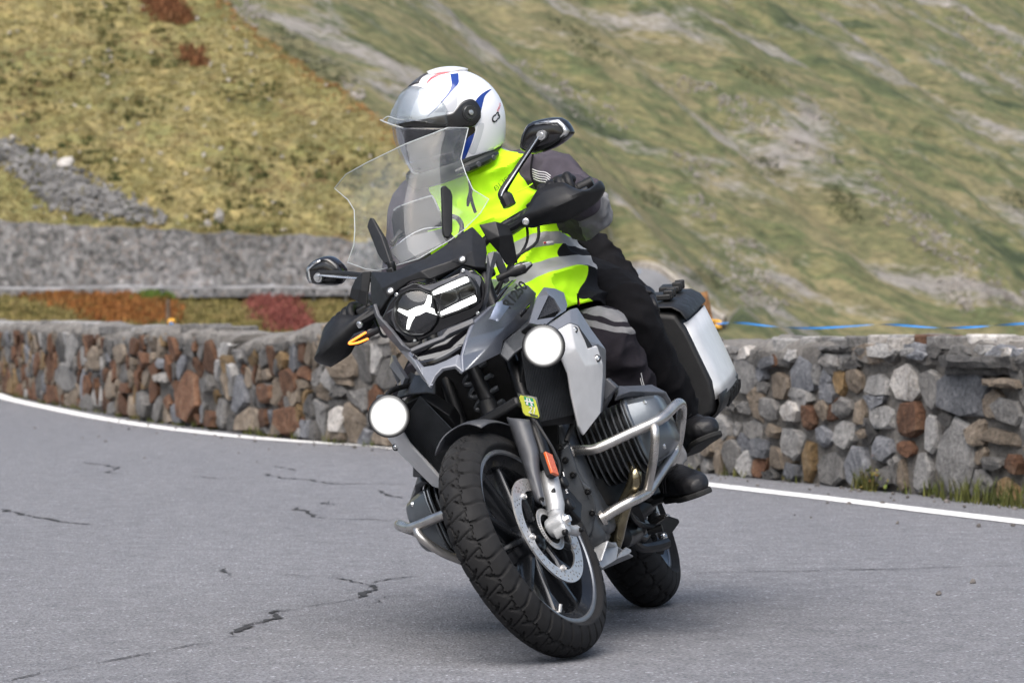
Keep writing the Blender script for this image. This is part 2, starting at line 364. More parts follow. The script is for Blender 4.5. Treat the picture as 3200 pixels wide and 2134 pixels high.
# ---- grit on the shoulder
def rock(c, r, rnd, n=6, flat=1.):
    V, F = ellipsoid((0, 0, 0), (1, 1, 1), None, n, 4); q = Quaternion((rnd.random()-.5, rnd.random()-.5, rnd.random()-.5), rnd.random()*6)
    s = Vector((.7+.6*rnd.random(), .7+.6*rnd.random(), (.6+.5*rnd.random())*flat)); V2 = []
    for v in V: w = (Vector(v)*(.75+.5*rnd.random())); w = q @ Vector((w.x*s.x, w.y*s.y, w.z*s.z)); V2.append((c[0]+w.x*r, c[1]+w.y*r, c[2]+w.z*r))
    return V2, F
MPEB = mat('grit', (.11, .10, .095), .95, var=.5, scale=3)
rnd = random.Random(3); sh = []
for k in range(170):
    s = rnd.uniform(-2, 14); d = abs(rnd.gauss(.05, .25))+.02
    if rnd.random() < .1: d += rnd.random()*1.5
    sh.append(rock(wp(s, .004, d), rnd.uniform(.004, .013), rnd, 5))
for q in ((1.6278, 13.971, 0), (1.9415, 13.7699, 0), (2.0917, 13.8141, 0), (1.5303, 10.9849, 0), (1.3589, 10.5344, 0), (2.2175, 15.0715, 0), (2.0136, 15.8774, 0)): sh.append(rock((q[0], q[1], .006), .011, rnd, 5))
tag(obj('grit', join(*sh), MPEB, smooth=False), 'dark grit scattered along the road edge', kind='stuff')

# ---- dry stone wall
def m_stone(name, c1, c2, c3, sc=9.):
    m, N, L, b, tc = newmat(name, .88)
    oi = N.new('ShaderNodeObjectInfo'); off = N.new('ShaderNodeVectorMath'); off.operation = 'ADD'; cx = N.new('ShaderNodeCombineXYZ')
    ml = N.new('ShaderNodeMath'); ml.operation = 'MULTIPLY'; ml.inputs[1].default_value = 40; L.new(oi.outputs['Random'], ml.inputs[0]); L.new(ml.outputs[0], cx.inputs[0])
    L.new(tc, off.inputs[0]); L.new(cx.outputs[0], off.inputs[1]); tc = off.outputs[0]
    n1 = noise_node(N, L, tc, sc, 9, .68, dist=.6); col = ramp(N, L, n1, [(.28, c1), (.5, c2), (.72, c3)])
    n2 = noise_node(N, L, tc, sc*5, 6, .7); col = mixc(N, L, .8, col, ramp(N, L, n2, [(.3, (.45, .45, .46)), (.5, (1, 1, 1)), (.72, (1.45, 1.43, 1.4))]), 'MULTIPLY')
    mr = N.new('ShaderNodeMapRange'); mr.inputs[3].default_value = .72; mr.inputs[4].default_value = 1.25; L.new(oi.outputs['Random'], mr.inputs[0])
    hs = N.new('ShaderNodeHueSaturation'); L.new(mr.outputs[0], hs.inputs['Value']); L.new(col, hs.inputs['Color'])
    L.new(hs.outputs[0], b.inputs['Base Color'])
    ad = N.new('ShaderNodeMath'); ad.operation = 'ADD'; L.new(n1, ad.inputs[0]); L.new(n2, ad.inputs[1]); bump_to(N, L, b, ad.outputs[0], .022); return m
ST = {'g': m_stone('stone_grey', (.075, .073, .07), (.15, .145, .14), (.23, .225, .22)), 'l': m_stone('stone_pale', (.15, .145, .14), (.27, .265, .26), (.38, .37, .36)),
      'w': m_stone('stone_white', (.17, .15, .13), (.40, .38, .36), (.58, .56, .54)), 'b': m_stone('stone_blue_grey', (.075, .08, .09), (.15, .155, .17), (.27, .275, .29)),
      'n': m_stone('stone_tan', (.10, .08, .062), (.19, .155, .12), (.27, .23, .19)), 'r': m_stone('stone_rust', (.045, .026, .018), (.12, .06, .035), (.19, .12, .08)),
      'o': m_stone('stone_ochre', (.08, .055, .03), (.19, .125, .06), (.26, .20, .13)), 'd': m_stone('stone_dark', (.035, .035, .036), (.085, .082, .08), (.15, .145, .14))}
def m_mortar():
    m, N, L, b, tc = newmat('mortar', .95)
    n1 = noise_node(N, L, tc, 4, 8, .65); n2 = noise_node(N, L, tc, 34, 6, .7)
    c = ramp(N, L, n1, [(.3, (0.084, 0.076, 0.068)), (.5, (0.142, 0.132, 0.121)), (.72, (0.203, 0.192, 0.176))])
    L.new(mixc(N, L, .7, c, ramp(N, L, n2, [(.3, (.5, .5, .5)), (.7, (1.4, 1.4, 1.4))]), 'MULTIPLY'), b.inputs['Base Color']); bump_to(N, L, b, n2, .03); return m
MMOR = m_mortar()
def m_cap():
    m, N, L, b, tc = newmat('wall_cap', .95)
    n1 = noise_node(N, L, tc, 3, 9, .7, dist=.4); n2 = noise_node(N, L, tc, 28, 7, .72)
    c = ramp(N, L, n1, [(.28, (.095, .088, .08)), (.5, (.19, .178, .165)), (.7, (.28, .27, .255))])
    L.new(mixc(N, L, .75, c, ramp(N, L, n2, [(.3, (.5, .5, .5)), (.7, (1.4, 1.4, 1.4))]), 'MULTIPLY'), b.inputs['Base Color']); bump_to(N, L, b, n2, .03); return m
MCAP = m_cap()

TOPB = [(-9, .69), (1.0963, 0.7429), (1.2449, 0.7588), (1.4598, 0.7698), (2.3769, 0.7633), (3.1147, 0.7492), (4.2049, 0.7302), (9.0397, 0.7983), (9.3053, 0.7891), (9.9956, 0.7339), (10.6387, 0.7033), (10.8029, 0.6866), (11.0113, 0.643)]
TOPL = [(11.1462, 0.7157), (11.8341, 0.7595), (12.96, 0.7732), (13.948, 0.7413), (14.9488, 0.7074), (15.7648, 0.7495), (18.2872, 0.7657), (22.4138, 0.7388), (40, .72)]
NOTCH = ((11.0113, 0.643)[0]+(11.1462, 0.7157)[0])/2
def top_of(tab, s): return float(np.interp(s, [q[0] for q in tab], [q[1] for q in tab]))
def wall_core(parent, s0, s1, tab):
    """mortar body and its rough cap"""
    n = int((s1-s0)/.05); rows = []; cap = []
    for i in range(n+1):
        s = s0+(s1-s0)*i/n; zt = top_of(tab, s)-.05; row = []
        for k in range(9):
            z = -.1+(zt+.1)*k/8; q = wp(s, z, 0); f = .018*fbm(q, 4.)-.012; row.append(wp(s, z, f))
        row.append(wp(s, zt, -.47)); row.append(wp(s, -.1, -.47)); rows.append(row)
        zc = top_of(tab, s)
        def cz(d, z): q = wp(s, z, d); return wp(s, z+.03*fbm(q, 2.2)+.022*fbm(q, 8.), d+.04*fbm((q[0]+9, q[1], q[2]), 4.))
        cap.append([cz(-.05, zc-.16), cz(.012, zc-.125), cz(.02, zc-.085), cz(-.0, zc-.045), cz(-.06, zc-.012), cz(-.16, zc), cz(-.3, zc-.005), cz(-.44, zc-.03), cz(-.49, zc-.13)])
    V, F = grid(rows); m = len(rows[0]); F += [tuple(range(m)), tuple(range(len(V)-1, len(V)-1-m, -1))]
    obj('mortar', (V, F), MMOR, parent)
    V, F = grid(cap); m = len(cap[0]); F += [tuple(range(m)), tuple(range(len(V)-1, len(V)-1-m, -1))]
    obj('coping', (V, F), MCAP, parent)
def stone(parent, s, z, ds, dz, ang, key, rnd, poly=None, depth=None):
    """one stone: irregular outline, bulged broken face"""
    if poly is None:
        n = rnd.choice((6, 7, 7, 8)); a0 = rnd.random(); poly = []
        for k in range(n):
            th = 2*math.pi*(k+a0+.32*(rnd.random()-.5))/n; c, q = math.cos(th), math.sin(th)
            rr = 1.04/(abs(c)**3.2+abs(q)**3.2)**(1/3.2)*(.80+.26*rnd.random()); x, y = c*rr*ds*1.03, q*rr*dz*1.03
            ca, sa = math.cos(R(ang)), math.sin(R(ang)); poly.append((s+x*ca-y*sa*ds/dz if False else s+x*ca-y*sa, z+x*sa+y*ca))
    n = len(poly); cx = sum(q[0] for q in poly)/n; cy = sum(q[1] for q in poly)/n
    dep = depth or rnd.uniform(.02, .05); V, F = [], []
    rings = [(1., -.05), (1., dep*.45), (.90, dep*.92), (.45, dep)]; tx, tz = rnd.uniform(-.16, .16), rnd.uniform(-.2, .2)
    for (k, d) in rings:
        for (px_, py_) in poly:
            j = rnd.uniform(-.01, .01)*(k > .3) if d > 0 else 0
            V.append(wp(cx+(px_-cx)*k+j, max(.0, cy+(py_-cy)*k+j), d+((px_-cx)*k*tx+(py_-cy)*k*tz if d > 0 else 0)+(rnd.uniform(-.006, .006) if d > 0 else 0)))
    V.append(wp(cx, cy, dep*1.02))
    for i in range(3):
        for k in range(n): F.append((i*n+k, i*n+(k+1) % n, (i+1)*n+(k+1) % n, (i+1)*n+k))
    for k in range(n): F.append((3*n+k, 3*n+(k+1) % n, 4*n))
    return obj('stone', (V, F), ST[key], parent, smooth=True, angle=18)
def voronoi_cells(s0, s1, zfun, n, rnd, avoid, ar=1.25):
    """irregular packing: jittered seeds, cells by half-plane clipping, shrunk for the mortar joint"""
    P = []; tries = 0
    while len(P) < n and tries < n*60:
        tries += 1; s = rnd.uniform(s0, s1); z = rnd.uniform(.02, zfun(s)-.1); mn = rnd.choice((.05, .06, .08, .10, .13, .18))
        if any(((s-a)/(da*1.0))**2+((z-b)/(db*1.0))**2 < 1.35 for a, b, da, db in avoid): continue
        if all(((s-q[0])/ar)**2+(z-q[1])**2 > ((mn+q[2])*.62)**2 for q in P): P.append((s, z, mn))
    out = []
    for i, (s, z, mn) in enumerate(P):
        w = 2.1*mn*ar; h = 2.1*mn; poly = [(s-w, max(.0, z-h)), (s+w, max(.0, z-h)), (s+w, min(zfun(s)-.07, z+h)), (s-w, min(zfun(s)-.07, z+h))]
        others = [(q[0], q[1], q[2]) for j, q in enumerate(P) if j != i and abs(q[0]-s) < .8]
        for a, b, da, db in avoid:
            if abs(a-s) < 1: others.append((a, b, (da+db)/2))
        for (qx, qy, qr) in others:
            t = mn/(mn+qr); mx, my = s+(qx-s)*t, z+(qy-z)*t; nx, ny = (qx-s)/ar**2, qy-z; new = []
            for k in range(len(poly)):
                A, B = poly[k], poly[(k+1) % len(poly)]; da_ = (A[0]-mx)*nx+(A[1]-my)*ny; db_ = (B[0]-mx)*nx+(B[1]-my)*ny
                if da_ <= 0: new.append(A)
                if da_*db_ < 0: u = da_/(da_-db_); new.append((A[0]+(B[0]-A[0])*u, A[1]+(B[1]-A[1])*u))
            poly = new
            if len(poly) < 3: break
        if len(poly) < 3: continue
        cx = sum(q[0] for q in poly)/len(poly); cy = sum(q[1] for q in poly)/len(poly); k = 1-rnd.uniform(.06, .2)
        q2 = []
        for j in range(len(poly)):    # cut corners so that the stones are not crystal sharp
            A, B = poly[j], poly[(j+1) % len(poly)]
            if math.dist(A, B) > .05: q2 += [(A[0]*.88+B[0]*.12, A[1]*.88+B[1]*.12), (A[0]*.12+B[0]*.88, A[1]*.12+B[1]*.88)]
            else: q2.append(((A[0]+B[0])/2, (A[1]+B[1])/2))
        if len(q2) < 4: continue
        out.append(([(cx+(x-cx)*k+rnd.uniform(-.006, .006), max(0, cy+(y-cy)*k+rnd.uniform(-.006, .006))) for x, y in q2], s, z))
    return out

wallA = empty('stone_wall', wp(1, 0, -.2)); wallA.location = (0, 0, 0)
tag(wallA, 'rubble stone parapet wall behind the motorcycle and on the right, under the blue tape', 'stone wall')
wallB = empty('stone_wall', (0, 0, 0)); tag(wallB, 'far left length of stone parapet wall with rust coloured stones, left of the notch', 'stone wall')
wall_core(wallA, -7, NOTCH, TOPB); wall_core(wallB, NOTCH+.01, WS_[-1], TOPL)
TR = [((3.849, 0.560, 0.132, 0.114),0,'l'),((3.653, 0.590, 0.055, 0.065),5,'b'),((3.625, 0.495, 0.052, 0.035),0,'g'),((3.498, 0.635, 0.082, 0.034),0,'r'),((3.443, 0.499, 0.130, 0.073),0,'n'),((3.202, 0.551, 0.115, 0.102),0,'b'),((3.036, 0.592, 0.048, 0.084),10,'l'),((2.899, 0.619, 0.094, 0.050),20,'g'),
((2.924, 0.477, 0.060, 0.059),10,'b'),((2.805, 0.538, 0.054, 0.071),5,'o'),((2.663, 0.541, 0.083, 0.062),-10,'n'),((2.417, 0.521, 0.117, 0.057),0,'l'),((2.154, 0.535, 0.141, 0.088),5,'w'),((2.523, 0.683, 0.144, 0.045),5,'n'),((2.060, 0.701, 0.117, 0.040),0,'b'),((1.860, 0.699, 0.068, 0.035),0,'d'),
((1.906, 0.517, 0.084, 0.087),5,'g'),((1.613, 0.500, 0.207, 0.117),5,'b'),((1.202, 0.431, 0.120, 0.061),0,'g'),((1.671, 0.195, 0.164, 0.183),2,'l'),((1.905, 0.300, 0.061, 0.091),3,'l'),((1.279, 0.311, 0.163, 0.034),4,'n'),((1.343, 0.186, 0.100, 0.034),0,'g'),((2.106, 0.368, 0.117, 0.084),0,'r'),
((2.376, 0.368, 0.137, 0.065),0,'l'),((2.596, 0.382, 0.046, 0.062),0,'n'),((2.771, 0.406, 0.093, 0.046),-10,'g'),((2.984, 0.387, 0.077, 0.055),10,'n'),((3.140, 0.345, 0.067, 0.068),0,'r'),((3.326, 0.369, 0.107, 0.047),0,'w'),((3.570, 0.379, 0.101, 0.056),0,'g'),((3.821, 0.372, 0.085, 0.035),0,'g'),
((4.107, 0.261, 0.107, 0.062),10,'l'),((3.934, 0.254, 0.048, 0.044),0,'g'),((3.746, 0.260, 0.093, 0.057),10,'g'),((3.515, 0.255, 0.082, 0.035),0,'n'),((3.308, 0.203, 0.116, 0.073),5,'l'),((2.966, 0.249, 0.077, 0.054),0,'b'),((2.754, 0.270, 0.109, 0.075),-3,'l'),((2.547, 0.281, 0.066, 0.020),0,'n'),
((2.359, 0.211, 0.109, 0.061),0,'b'),((2.137, 0.219, 0.086, 0.040),0,'r'),((3.131, 0.112, 0.061, 0.114),0,'o'),((2.889, 0.085, 0.153, 0.088),5,'g'),((2.629, 0.105, 0.108, 0.107),0,'b'),((2.343, 0.078, 0.096, 0.057),0,'g'),((2.184, 0.089, 0.039, 0.076),0,'n'),((1.989, 0.110, 0.093, 0.103),5,'l'),
((3.488, 0.118, 0.091, 0.065),0,'n'),((3.671, 0.167, 0.093, 0.048),0,'b'),((3.811, 0.079, 0.075, 0.079),3,'l'),((3.991, 0.102, 0.096, 0.102),0,'g'),((4.283, 0.148, 0.099, 0.058),0,'n'),((4.126, 0.065, 0.049, 0.067),0,'n'),((4.312, 0.039, 0.069, 0.040),0,'g'),((4.482, 0.058, 0.100, 0.068),0,'g'),
((3.325, 0.048, 0.080, 0.051),0,'b'),((3.579, 0.024, 0.110, 0.030),0,'d'),((4.069, 0.658, 0.077, 0.040),0,'w'),((3.992, 0.380, 0.077, 0.027),0,'d'),((2.289, 0.678, 0.072, 0.032),0,'d'),((2.688, 0.623, 0.083, 0.021),0,'d'),((1.132, 0.693, 0.042, 0.030),0,'b'),((3.353, 0.676, 0.072, 0.019),0,'l'),((1.754, 0.380, 0.057, 0.031),0,'d'),
((1.173, 0.186, 0.063, 0.045),0,'r'),((4.224, 0.240, 0.059, 0.040),0,'d'),((4.502, 0.157, 0.071, 0.036),0,'g')]
rnd = random.Random(11); avoid = []
for (s, z, ds, dz), ang, key in TR:
    stone(wallA, s, z, ds, dz, ang, key, rnd, depth=rnd.uniform(.018, .04)); avoid.append((s, z, ds, dz))
# slabs bedded flat under and on the cap
def slab(parent, s, z, ds, dz, key, out, rnd, tilt=0.):
    n = 9; V = []; F = []
    for d, k, dzz in ((-.12, 1., -dz), (out*.8, 1., -dz*.7), (out, .93, 0.), (out*.85, .96, dz*.8), (-.12, 1., dz)):
        for i in range(n+1):
            u = -1+2*i/n; V.append(wp(s+u*ds*k, z+dzz+tilt*u+rnd.uniform(-.008, .008), d*(1-.35*abs(u)**3)+rnd.uniform(-.015, .015)))
    m = n+1
    for i in range(4):
        for k in range(n): F.append((i*m+k, i*m+k+1, (i+1)*m+k+1, (i+1)*m+k))
    F += [tuple(i*m for i in range(5)), tuple(i*m+n for i in range(4, -1, -1)), tuple(range(n+1)), tuple(4*m+k for k in range(n, -1, -1))]
    return obj('slab', (V, F), ST[key], parent, angle=28)
for (s, z, ds, dz), key, out in [(((1.430, 0.655, 0.325, 0.035)),'d',.10),(((1.459, 0.620, 0.290, 0.031)),'d',.05),(((1.244, 0.563, 0.149, 0.023)),'n',.07),(((2.822, 0.697, 0.161, 0.017)),'d',.06)]: slab(wallA, s, z, ds, dz, key, out, rnd); avoid.append((s, z, ds*1.1, dz*1.3))
def top_slab(parent, s, zt, ds, dd, key, rnd, back=-.24):
    n = 8; poly = [(math.cos(2*math.pi*k/n)*ds*rnd.uniform(.8, 1.1), math.sin(2*math.pi*k/n)*dd*rnd.uniform(.8, 1.1)) for k in range(n)]; V = []
    for z in (-.04, .018, .026):
        kk = 1 if z < .02 else .9
        for (a, b) in poly: V.append(wp(s+a*kk, zt+z+rnd.uniform(-.004, .004), back+b*kk))
    F = [tuple(range(2*n, 3*n))]+[(i*n+k, i*n+(k+1) % n, (i+1)*n+(k+1) % n, (i+1)*n+k) for i in range(2) for k in range(n)]
    return obj('slab', (V, F), ST[key], parent, angle=25)
for (s, z, ds, dz), key in [(((2.556, 0.772, 0.123, 0.016)),'w'),(((3.256, 0.773, 0.151, 0.010)),'l'),(((3.562, 0.768, 0.128, 0.010)),'l'),(((2.092, 0.791, 0.140, 0.006)),'r'),(((1.577, 0.794, 0.132, 0.009)),'w'),(((1.330, 0.766, 0.021, 0.009)),'w')]:
    top_slab(wallA, s, top_of(TOPB, s)-.012, ds, .14, key, rnd, -.14)
for k in range(34):
    s = rnd.uniform(-1.5, 9.); top_slab(wallA, s, top_of(TOPB, s)-rnd.uniform(.012, .03), rnd.uniform(.10, .36), rnd.uniform(.06, .15), rnd.choice('lggnwldb'), rnd, rnd.uniform(-.22, -.06))
for k in range(46):
    s = rnd.uniform(-1., 9.); z = top_of(TOPB, s)-rnd.uniform(.05, .12); stone(wallA, s, z, rnd.uniform(.05, .14), rnd.uniform(.018, .04), rnd.uniform(-6, 6), rnd.choice('lggndbw'), rnd, depth=rnd.uniform(.03, .055))
nv = 0
for poly, s, z in voronoi_cells(-1.2, NOTCH-.05, lambda s: top_of(TOPB, s), 210, rnd, avoid):
    if s < 4.6 and rnd.random() < .25: continue
    stone(wallA, s, z, .1, .1, 0, rnd.choice('ggggnnddrblo' if s < 6 else 'gggnndrrolb'), rnd, poly, depth=rnd.uniform(.012, .035)); nv += 1
BIG = [((12.211, 0.244, 0.302, 0.206),'r'),((9.682, 0.126, 0.225, 0.096),'r'),((10.211, 0.305, 0.164, 0.069),'r'),((17.143, 0.266, 0.355, 0.126),'l'),((12.915, 0.361, 0.140, 0.045),'w'),((9.664, 0.386, 0.156, 0.090),'r'),((8.667, 0.527, 0.188, 0.098),'n'),((11.012, 0.429, 0.105, 0.083),'l'),((11.615, 0.076, 0.220, 0.073),'r'),((10.212, 0.132, 0.126, 0.081),'r'),((13.585, 0.131, 0.390, 0.105),'g'),((16.082, 0.060, 0.276, 0.079),'g'),((14.328, 0.244, 0.267, 0.047),'r'),((8.762, 0.166, 0.119, 0.087),'w'),((10.803, 0.551, 0.091, 0.047),'l'),((9.837, 0.530, 0.123, 0.068),'o'),((13.547, 0.485, 0.261, 0.072),'r'),((14.480, 0.524, 0.216, 0.074),'n'),((11.702, 0.330, 0.199, 0.067),'g'),((12.891, 0.470, 0.140, 0.038),'b')]
avB = []
for (s, z, ds, dz), key in BIG:
    stone(wallB if s > NOTCH else wallA, s, z, ds, dz, 0, key, rnd, depth=.05); avB.append((s, z, ds, dz))
for poly, s, z in voronoi_cells(NOTCH+.05, WS_[-1]-.5, lambda s: top_of(TOPL, s), 265, rnd, avB):
    stone(wallB, s, z, .1, .1, 0, rnd.choice('ggddnnnnrrrrrlob'), rnd, poly, depth=rnd.uniform(.012, .04))
for k in range(16):
    s = NOTCH+.5+k*.95+rnd.uniform(-.2, .2); top_slab(wallB, s, top_of(TOPL, s)-.012, rnd.uniform(.3, .55), rnd.uniform(.16, .24), rnd.choice('lgl'), rnd, -.2)

# ---- terrain behind the wall
def m_grass(name, cols, sc, stretch, rockc=None, rock_th=.62, bumpd=.3, fine=8., lo=.25, hi=.75):
    m, N, L, b, tc = newmat(name, .95)
    n1 = noise_node(N, L, tc, sc, 8, .62, stretch, .3); n2 = noise_node(N, L, tc, sc*fine, 7, .7, stretch); n3 = noise_node(N, L, tc, sc*.35, 5, .6, stretch)
    col = ramp(N, L, n1, [(lo+(hi-lo)*i/(len(cols)-1), c) for i, c in enumerate(cols)])
    col = mixc(N, L, .75, col, ramp(N, L, n2, [(.28, (.42, .43, .42)), (.5, (1, 1, 1)), (.72, (1.55, 1.5, 1.4))]), 'MULTIPLY')
    col = mixc(N, L, .55, col, ramp(N, L, n3, [(.3, (.68, .74, .62)), (.7, (1.25, 1.15, 1.05))]), 'MULTIPLY')
    n4 = noise_node(N, L, tc, sc*fine*.25, 6, .65, stretch); col = mixc(N, L, .7, col, ramp(N, L, n4, [(.32, (.45, .5, .45)), (.5, (1, 1, 1)), (.68, (1.4, 1.34, 1.28))]), 'MULTIPLY')
    if rockc:
        a = noise_node(N, L, tc, sc*1.1, 9, .66, ((stretch[0]), tuple(v*(1.0 if i else .8) for i, v in enumerate(stretch[1]))), .5)
        k = N.new('ShaderNodeMath'); k.operation = 'MULTIPLY_ADD'; L.new(n2, k.inputs[0]); k.inputs[1].default_value = .35; L.new(a, k.inputs[2])
        mask = ramp(N, L, k.outputs[0], [(rock_th+.10, (0, 0, 0)), (rock_th+.19, (1, 1, 1))])
        rk = ramp(N, L, noise_node(N, L, tc, sc*6, 8, .75, stretch), [(.3, rockc[0]), (.5, rockc[1]), (.7, rockc[2])])
        col = mixc(N, L, mask, col, rk)
    L.new(col, b.inputs['Base Color']); bump_to(N, L, b, n2, bumpd); return m
MG_NEAR = m_grass('alpine_grass_near', [(.075, .085, .034), (.16, .148, .060), (.21, .18, .085), (.14, .142, .058), (.22, .175, .098)], .3, ((0, 0, .5), (1, 1, 1)), None, bumpd=.15)
MG_FAR = m_grass('alpine_slope_far', [(0.043, 0.058, 0.033), (0.09, 0.108, 0.055), (0.162, 0.154, 0.083), (0.081, 0.101, 0.051), (0.196, 0.175, 0.104), (0.119, 0.124, 0.068), (0.176, 0.159, 0.092)], .05, ((0, 0, R(-33)), (.40, 1.35, .8)), ((.13, .126, .122), (.24, .225, .21), (.34, .315, .295)), rock_th=.625, bumpd=.8, fine=24., lo=.34, hi=.66)  # greyed palette with darker streaks: air haze and gully shade in the colour

# hill on the left: a plane slope above the retaining wall, cut off by a ridge running down to the right
RA, RB = Vector((-13.4, 142.)), Vector((-4.0, 127.6))
rt = (RB-RA).normalized(); rn = Vector((-rt.y, rt.x)); rn = rn if rn.y > 0 else -rn
def hill_z(x, y):
    z = 3.55-.049*(x+12)+.51*(y-120)
    d = (Vector((x, y))-RA).dot(rn)
    j = .9*noise.noise(Vector((x*.12, y*.12, 1)))+.35*noise.noise(Vector((x*.5, y*.5, 4)))
    if d > 0: z -= d*1.25
    return z + j*.5 + .16*fbm((x, y, 0), 1.6, 5)
V, F = [], []; nx, ny = 190, 150
for j in range(ny+1):
    for i in range(nx+1):
        x = -60+80*i/nx; y = 119.6+70*(j/ny)**1.35; V.append((x, y, hill_z(x, y)))
for j in range(ny):
    for i in range(nx): a = j*(nx+1)+i; F.append((a, a+1, a+nx+2, a+nx+1))
n0 = len(V)                                   # foot of the slope: behind the masonry, or a bank down to the meadow past its end
for i in range(nx+1):
    x = -60+80*i/nx; f = min(1, max(0, (x+4.2)/3)); V.append((x, 119.5-9*f, 1.0-3.2*f+.2*noise.noise(Vector((x, 1, 1)))))
for i in range(nx): F.append((n0+i, n0+i+1, i+1, i))
hill = obj('grassy_hillside', (V, F), MG_NEAR, angle=180); tag(hill, kind='structure')

# far mountainside
def far_z(x, y):
    z = 4-.6*(x-26.6)+.4*(y-550)
    u = x*.832-y*.555; v = x*.555+y*.832     # u down the fall line, v across it
    g = noise.fractal(Vector((v*.016, u*.0028, 2)), 1, 2, 5)*15 + noise.fractal(Vector((v*.07, u*.015, 5)), 1, 2, 5)*3.2 + fbm((x, y, 0), .35, 4)*.55
    z += g
    # shelf for the hairpin road and the drop in front of it
    q = 1600+10347.2*x/max(y, 1.)
    if 1860 < q < 2320 and y < 585:
        zi = .921+520*(955-np.interp(q, [1940, 1975, 2010, 2050, 2080, 2110, 2140], [880, 885, 905, 945, 985, 1020, 1060]))/10347.2; zo_ = .921+556*(955-np.interp(q, [1960, 2010, 2060, 2110, 2160, 2210, 2260], [838, 836, 850, 890, 935, 975, 1010]))/10347.2
        lim = (zi-.921)/520*y+.921-1.6 if y <= 516 else zi+(zo_-zi)*min(1, (y-516)/42)-.7
        if y > 562: lim += (y-562)*1.2
        f = min(1, (q-1860)/60, (2320-q)/60)
        if z > lim: z += (lim-z)*f
    return z
V, F = [], []; nx, ny = 420, 300
for j in range(ny+1):
    y = 380+900*(j/ny)**1.2
    for i in range(nx+1):
        x = -260+620*i/nx; V.append((x, y, far_z(x, y)))
for j in range(ny):
    for i in range(nx): a = j*(nx+1)+i; F.append((a, a+1, a+nx+2, a+nx+1))
tag(obj('mountainside', (V, F), MG_FAR, angle=180), kind='structure')

# hollow between the parapet and the upper road, and the valley floor beyond
MG_MID = m_grass('meadow', [(.08, .08, .03), (.155, .135, .055), (.19, .155, .07), (.13, .13, .045)], .35, ((0, 0, .2), (1, 1, 1)), bumpd=.15)
def mid_z(x, y):
    u = min(1, max(0, (y-42)/72)); z = -2.2+3.55*u**1.1
    z += .35*noise.noise(Vector((x*.11, y*.06, 3)))+.12*fbm((x, y, 0), .8, 4)
    if x > -4: z -= (x+4)*.22*min(1, max(0, (y-50)/40))
    return z-.25
V, F = [], []; nx, ny = 150, 110
for j in range(ny+1):
    y = 42+75*j/ny
    for i in range(nx+1):
        x = -50+75*i/nx; V.append((x, y, mid_z(x, y)))
for j in range(ny):
    for i in range(nx): a = j*(nx+1)+i; F.append((a, a+1, a+nx+2, a+nx+1))
tag(obj('meadow', (V, F), MG_MID, angle=180), kind='structure')
V, F = [], []; nx, ny = 60, 60
for j in range(ny+1):
    y = -60+1400*(j/ny)**2
    for i in range(nx+1):
        x = -500+1000*i/nx; V.append((x, y, -2.6-.03*max(0, y-30)-.12*max(0, x-3)*(1 if y > 14 else .0)))
for j in range(ny):
    for i in range(nx): a = j*(nx+1)+i; F.append((a, a+1, a+nx+2, a+nx+1))
tag(obj('ground', (V, F), MG_MID, angle=180), kind='structure')

# upper road with its retaining wall and guard rail
def up_y(x): return 119+.0*x
tag(obj('upper_road', grid([[(x, y, 1.22+.012*(x+10)) for y in (113.0, 119.3)] for x in np.linspace(-60, -2.8, 30)]), MA, smooth=False), kind='structure')
def m_retain():
    m, N, L, b, tc = newmat('retaining_masonry', .95)
    n1 = noise_node(N, L, tc, 4.2, 9, .72); n2 = noise_node(N, L, tc, .35, 6, .65); vo = N.new('ShaderNodeTexVoronoi'); vo.inputs['Scale'].default_value = 6.5; wn = N.new('ShaderNodeTexNoise'); wn.inputs['Scale'].default_value = 5.; L.new(tc, wn.inputs['Vector']); va = N.new('ShaderNodeVectorMath'); va.operation = 'MULTIPLY_ADD'; L.new(wn.outputs['Color'], va.inputs[0]); va.inputs[1].default_value = (.35, .35, .35); L.new(tc, va.inputs[2]); L.new(va.outputs[0], vo.inputs['Vector'])
    c = ramp(N, L, vo.outputs['Color'], [(.1, (.10, .10, .10)), (.4, (.185, .182, .182)), (.65, (.245, .24, .24)), (.8, (.19, .165, .15)), (.95, (.33, .325, .325))])
    c = mixc(N, L, .9, c, ramp(N, L, n1, [(.36, (.32, .32, .32)), (.5, (1, 1, 1)), (.64, (1.5, 1.5, 1.5))]), 'MULTIPLY')
    c = mixc(N, L, .9, c, ramp(N, L, n2, [(.36, (.66, .66, .65)), (.5, (.92, .92, .92)), (.64, (1.18, 1.17, 1.18))]), 'MULTIPLY')
    L.new(c, b.inputs['Base Color']); bump_to(N, L, b, n1, .12); return m
rows = []
for x in np.linspace(-60, -3.2, 220):
    zb = 1.1+.012*(x+10); zt = 3.62-.049*(x+12)+.14*fbm((x, 0, 3), .6)+.08*fbm((x, 0, 8), 2.5); row = []
    for k in range(10):
        z = zb+(zt-zb)*k/9; row.append((x, 119.1+.045*(z-zb)*1+.07*fbm((x, 5, z), 1.2), z))
    row.append((x, 119.7, zt+.03)); row.append((x, 120.6, zt-.2)); rows.append(row)
rw = obj('retaining_wall', grid(rows), m_retain(), angle=60); tag(rw, 'tall grey masonry retaining wall below the grassy hill, far left', 'retaining wall')
MRAIL = mat('weathered_rail', (.26, .26, .27), .7, .0, var=.5, scale=1.2)
rail = empty('guard_rail', (0, 0, 0)); tag(rail, 'low pale guard rail along the upper road, in front of the retaining wall', 'guard rail')
rl = []
for x in np.linspace(-26, -3, 60):
    z = 1.50+.012*(x+10)+.05*math.sin(x*.3)+.03*math.sin(x*1.3); rl.append([(x, 113.1, z-.0), (x, 113.02, z+.01), (x, 113.02, z+.07), (x, 113.1, z+.09), (x, 113.16, z+.07)])
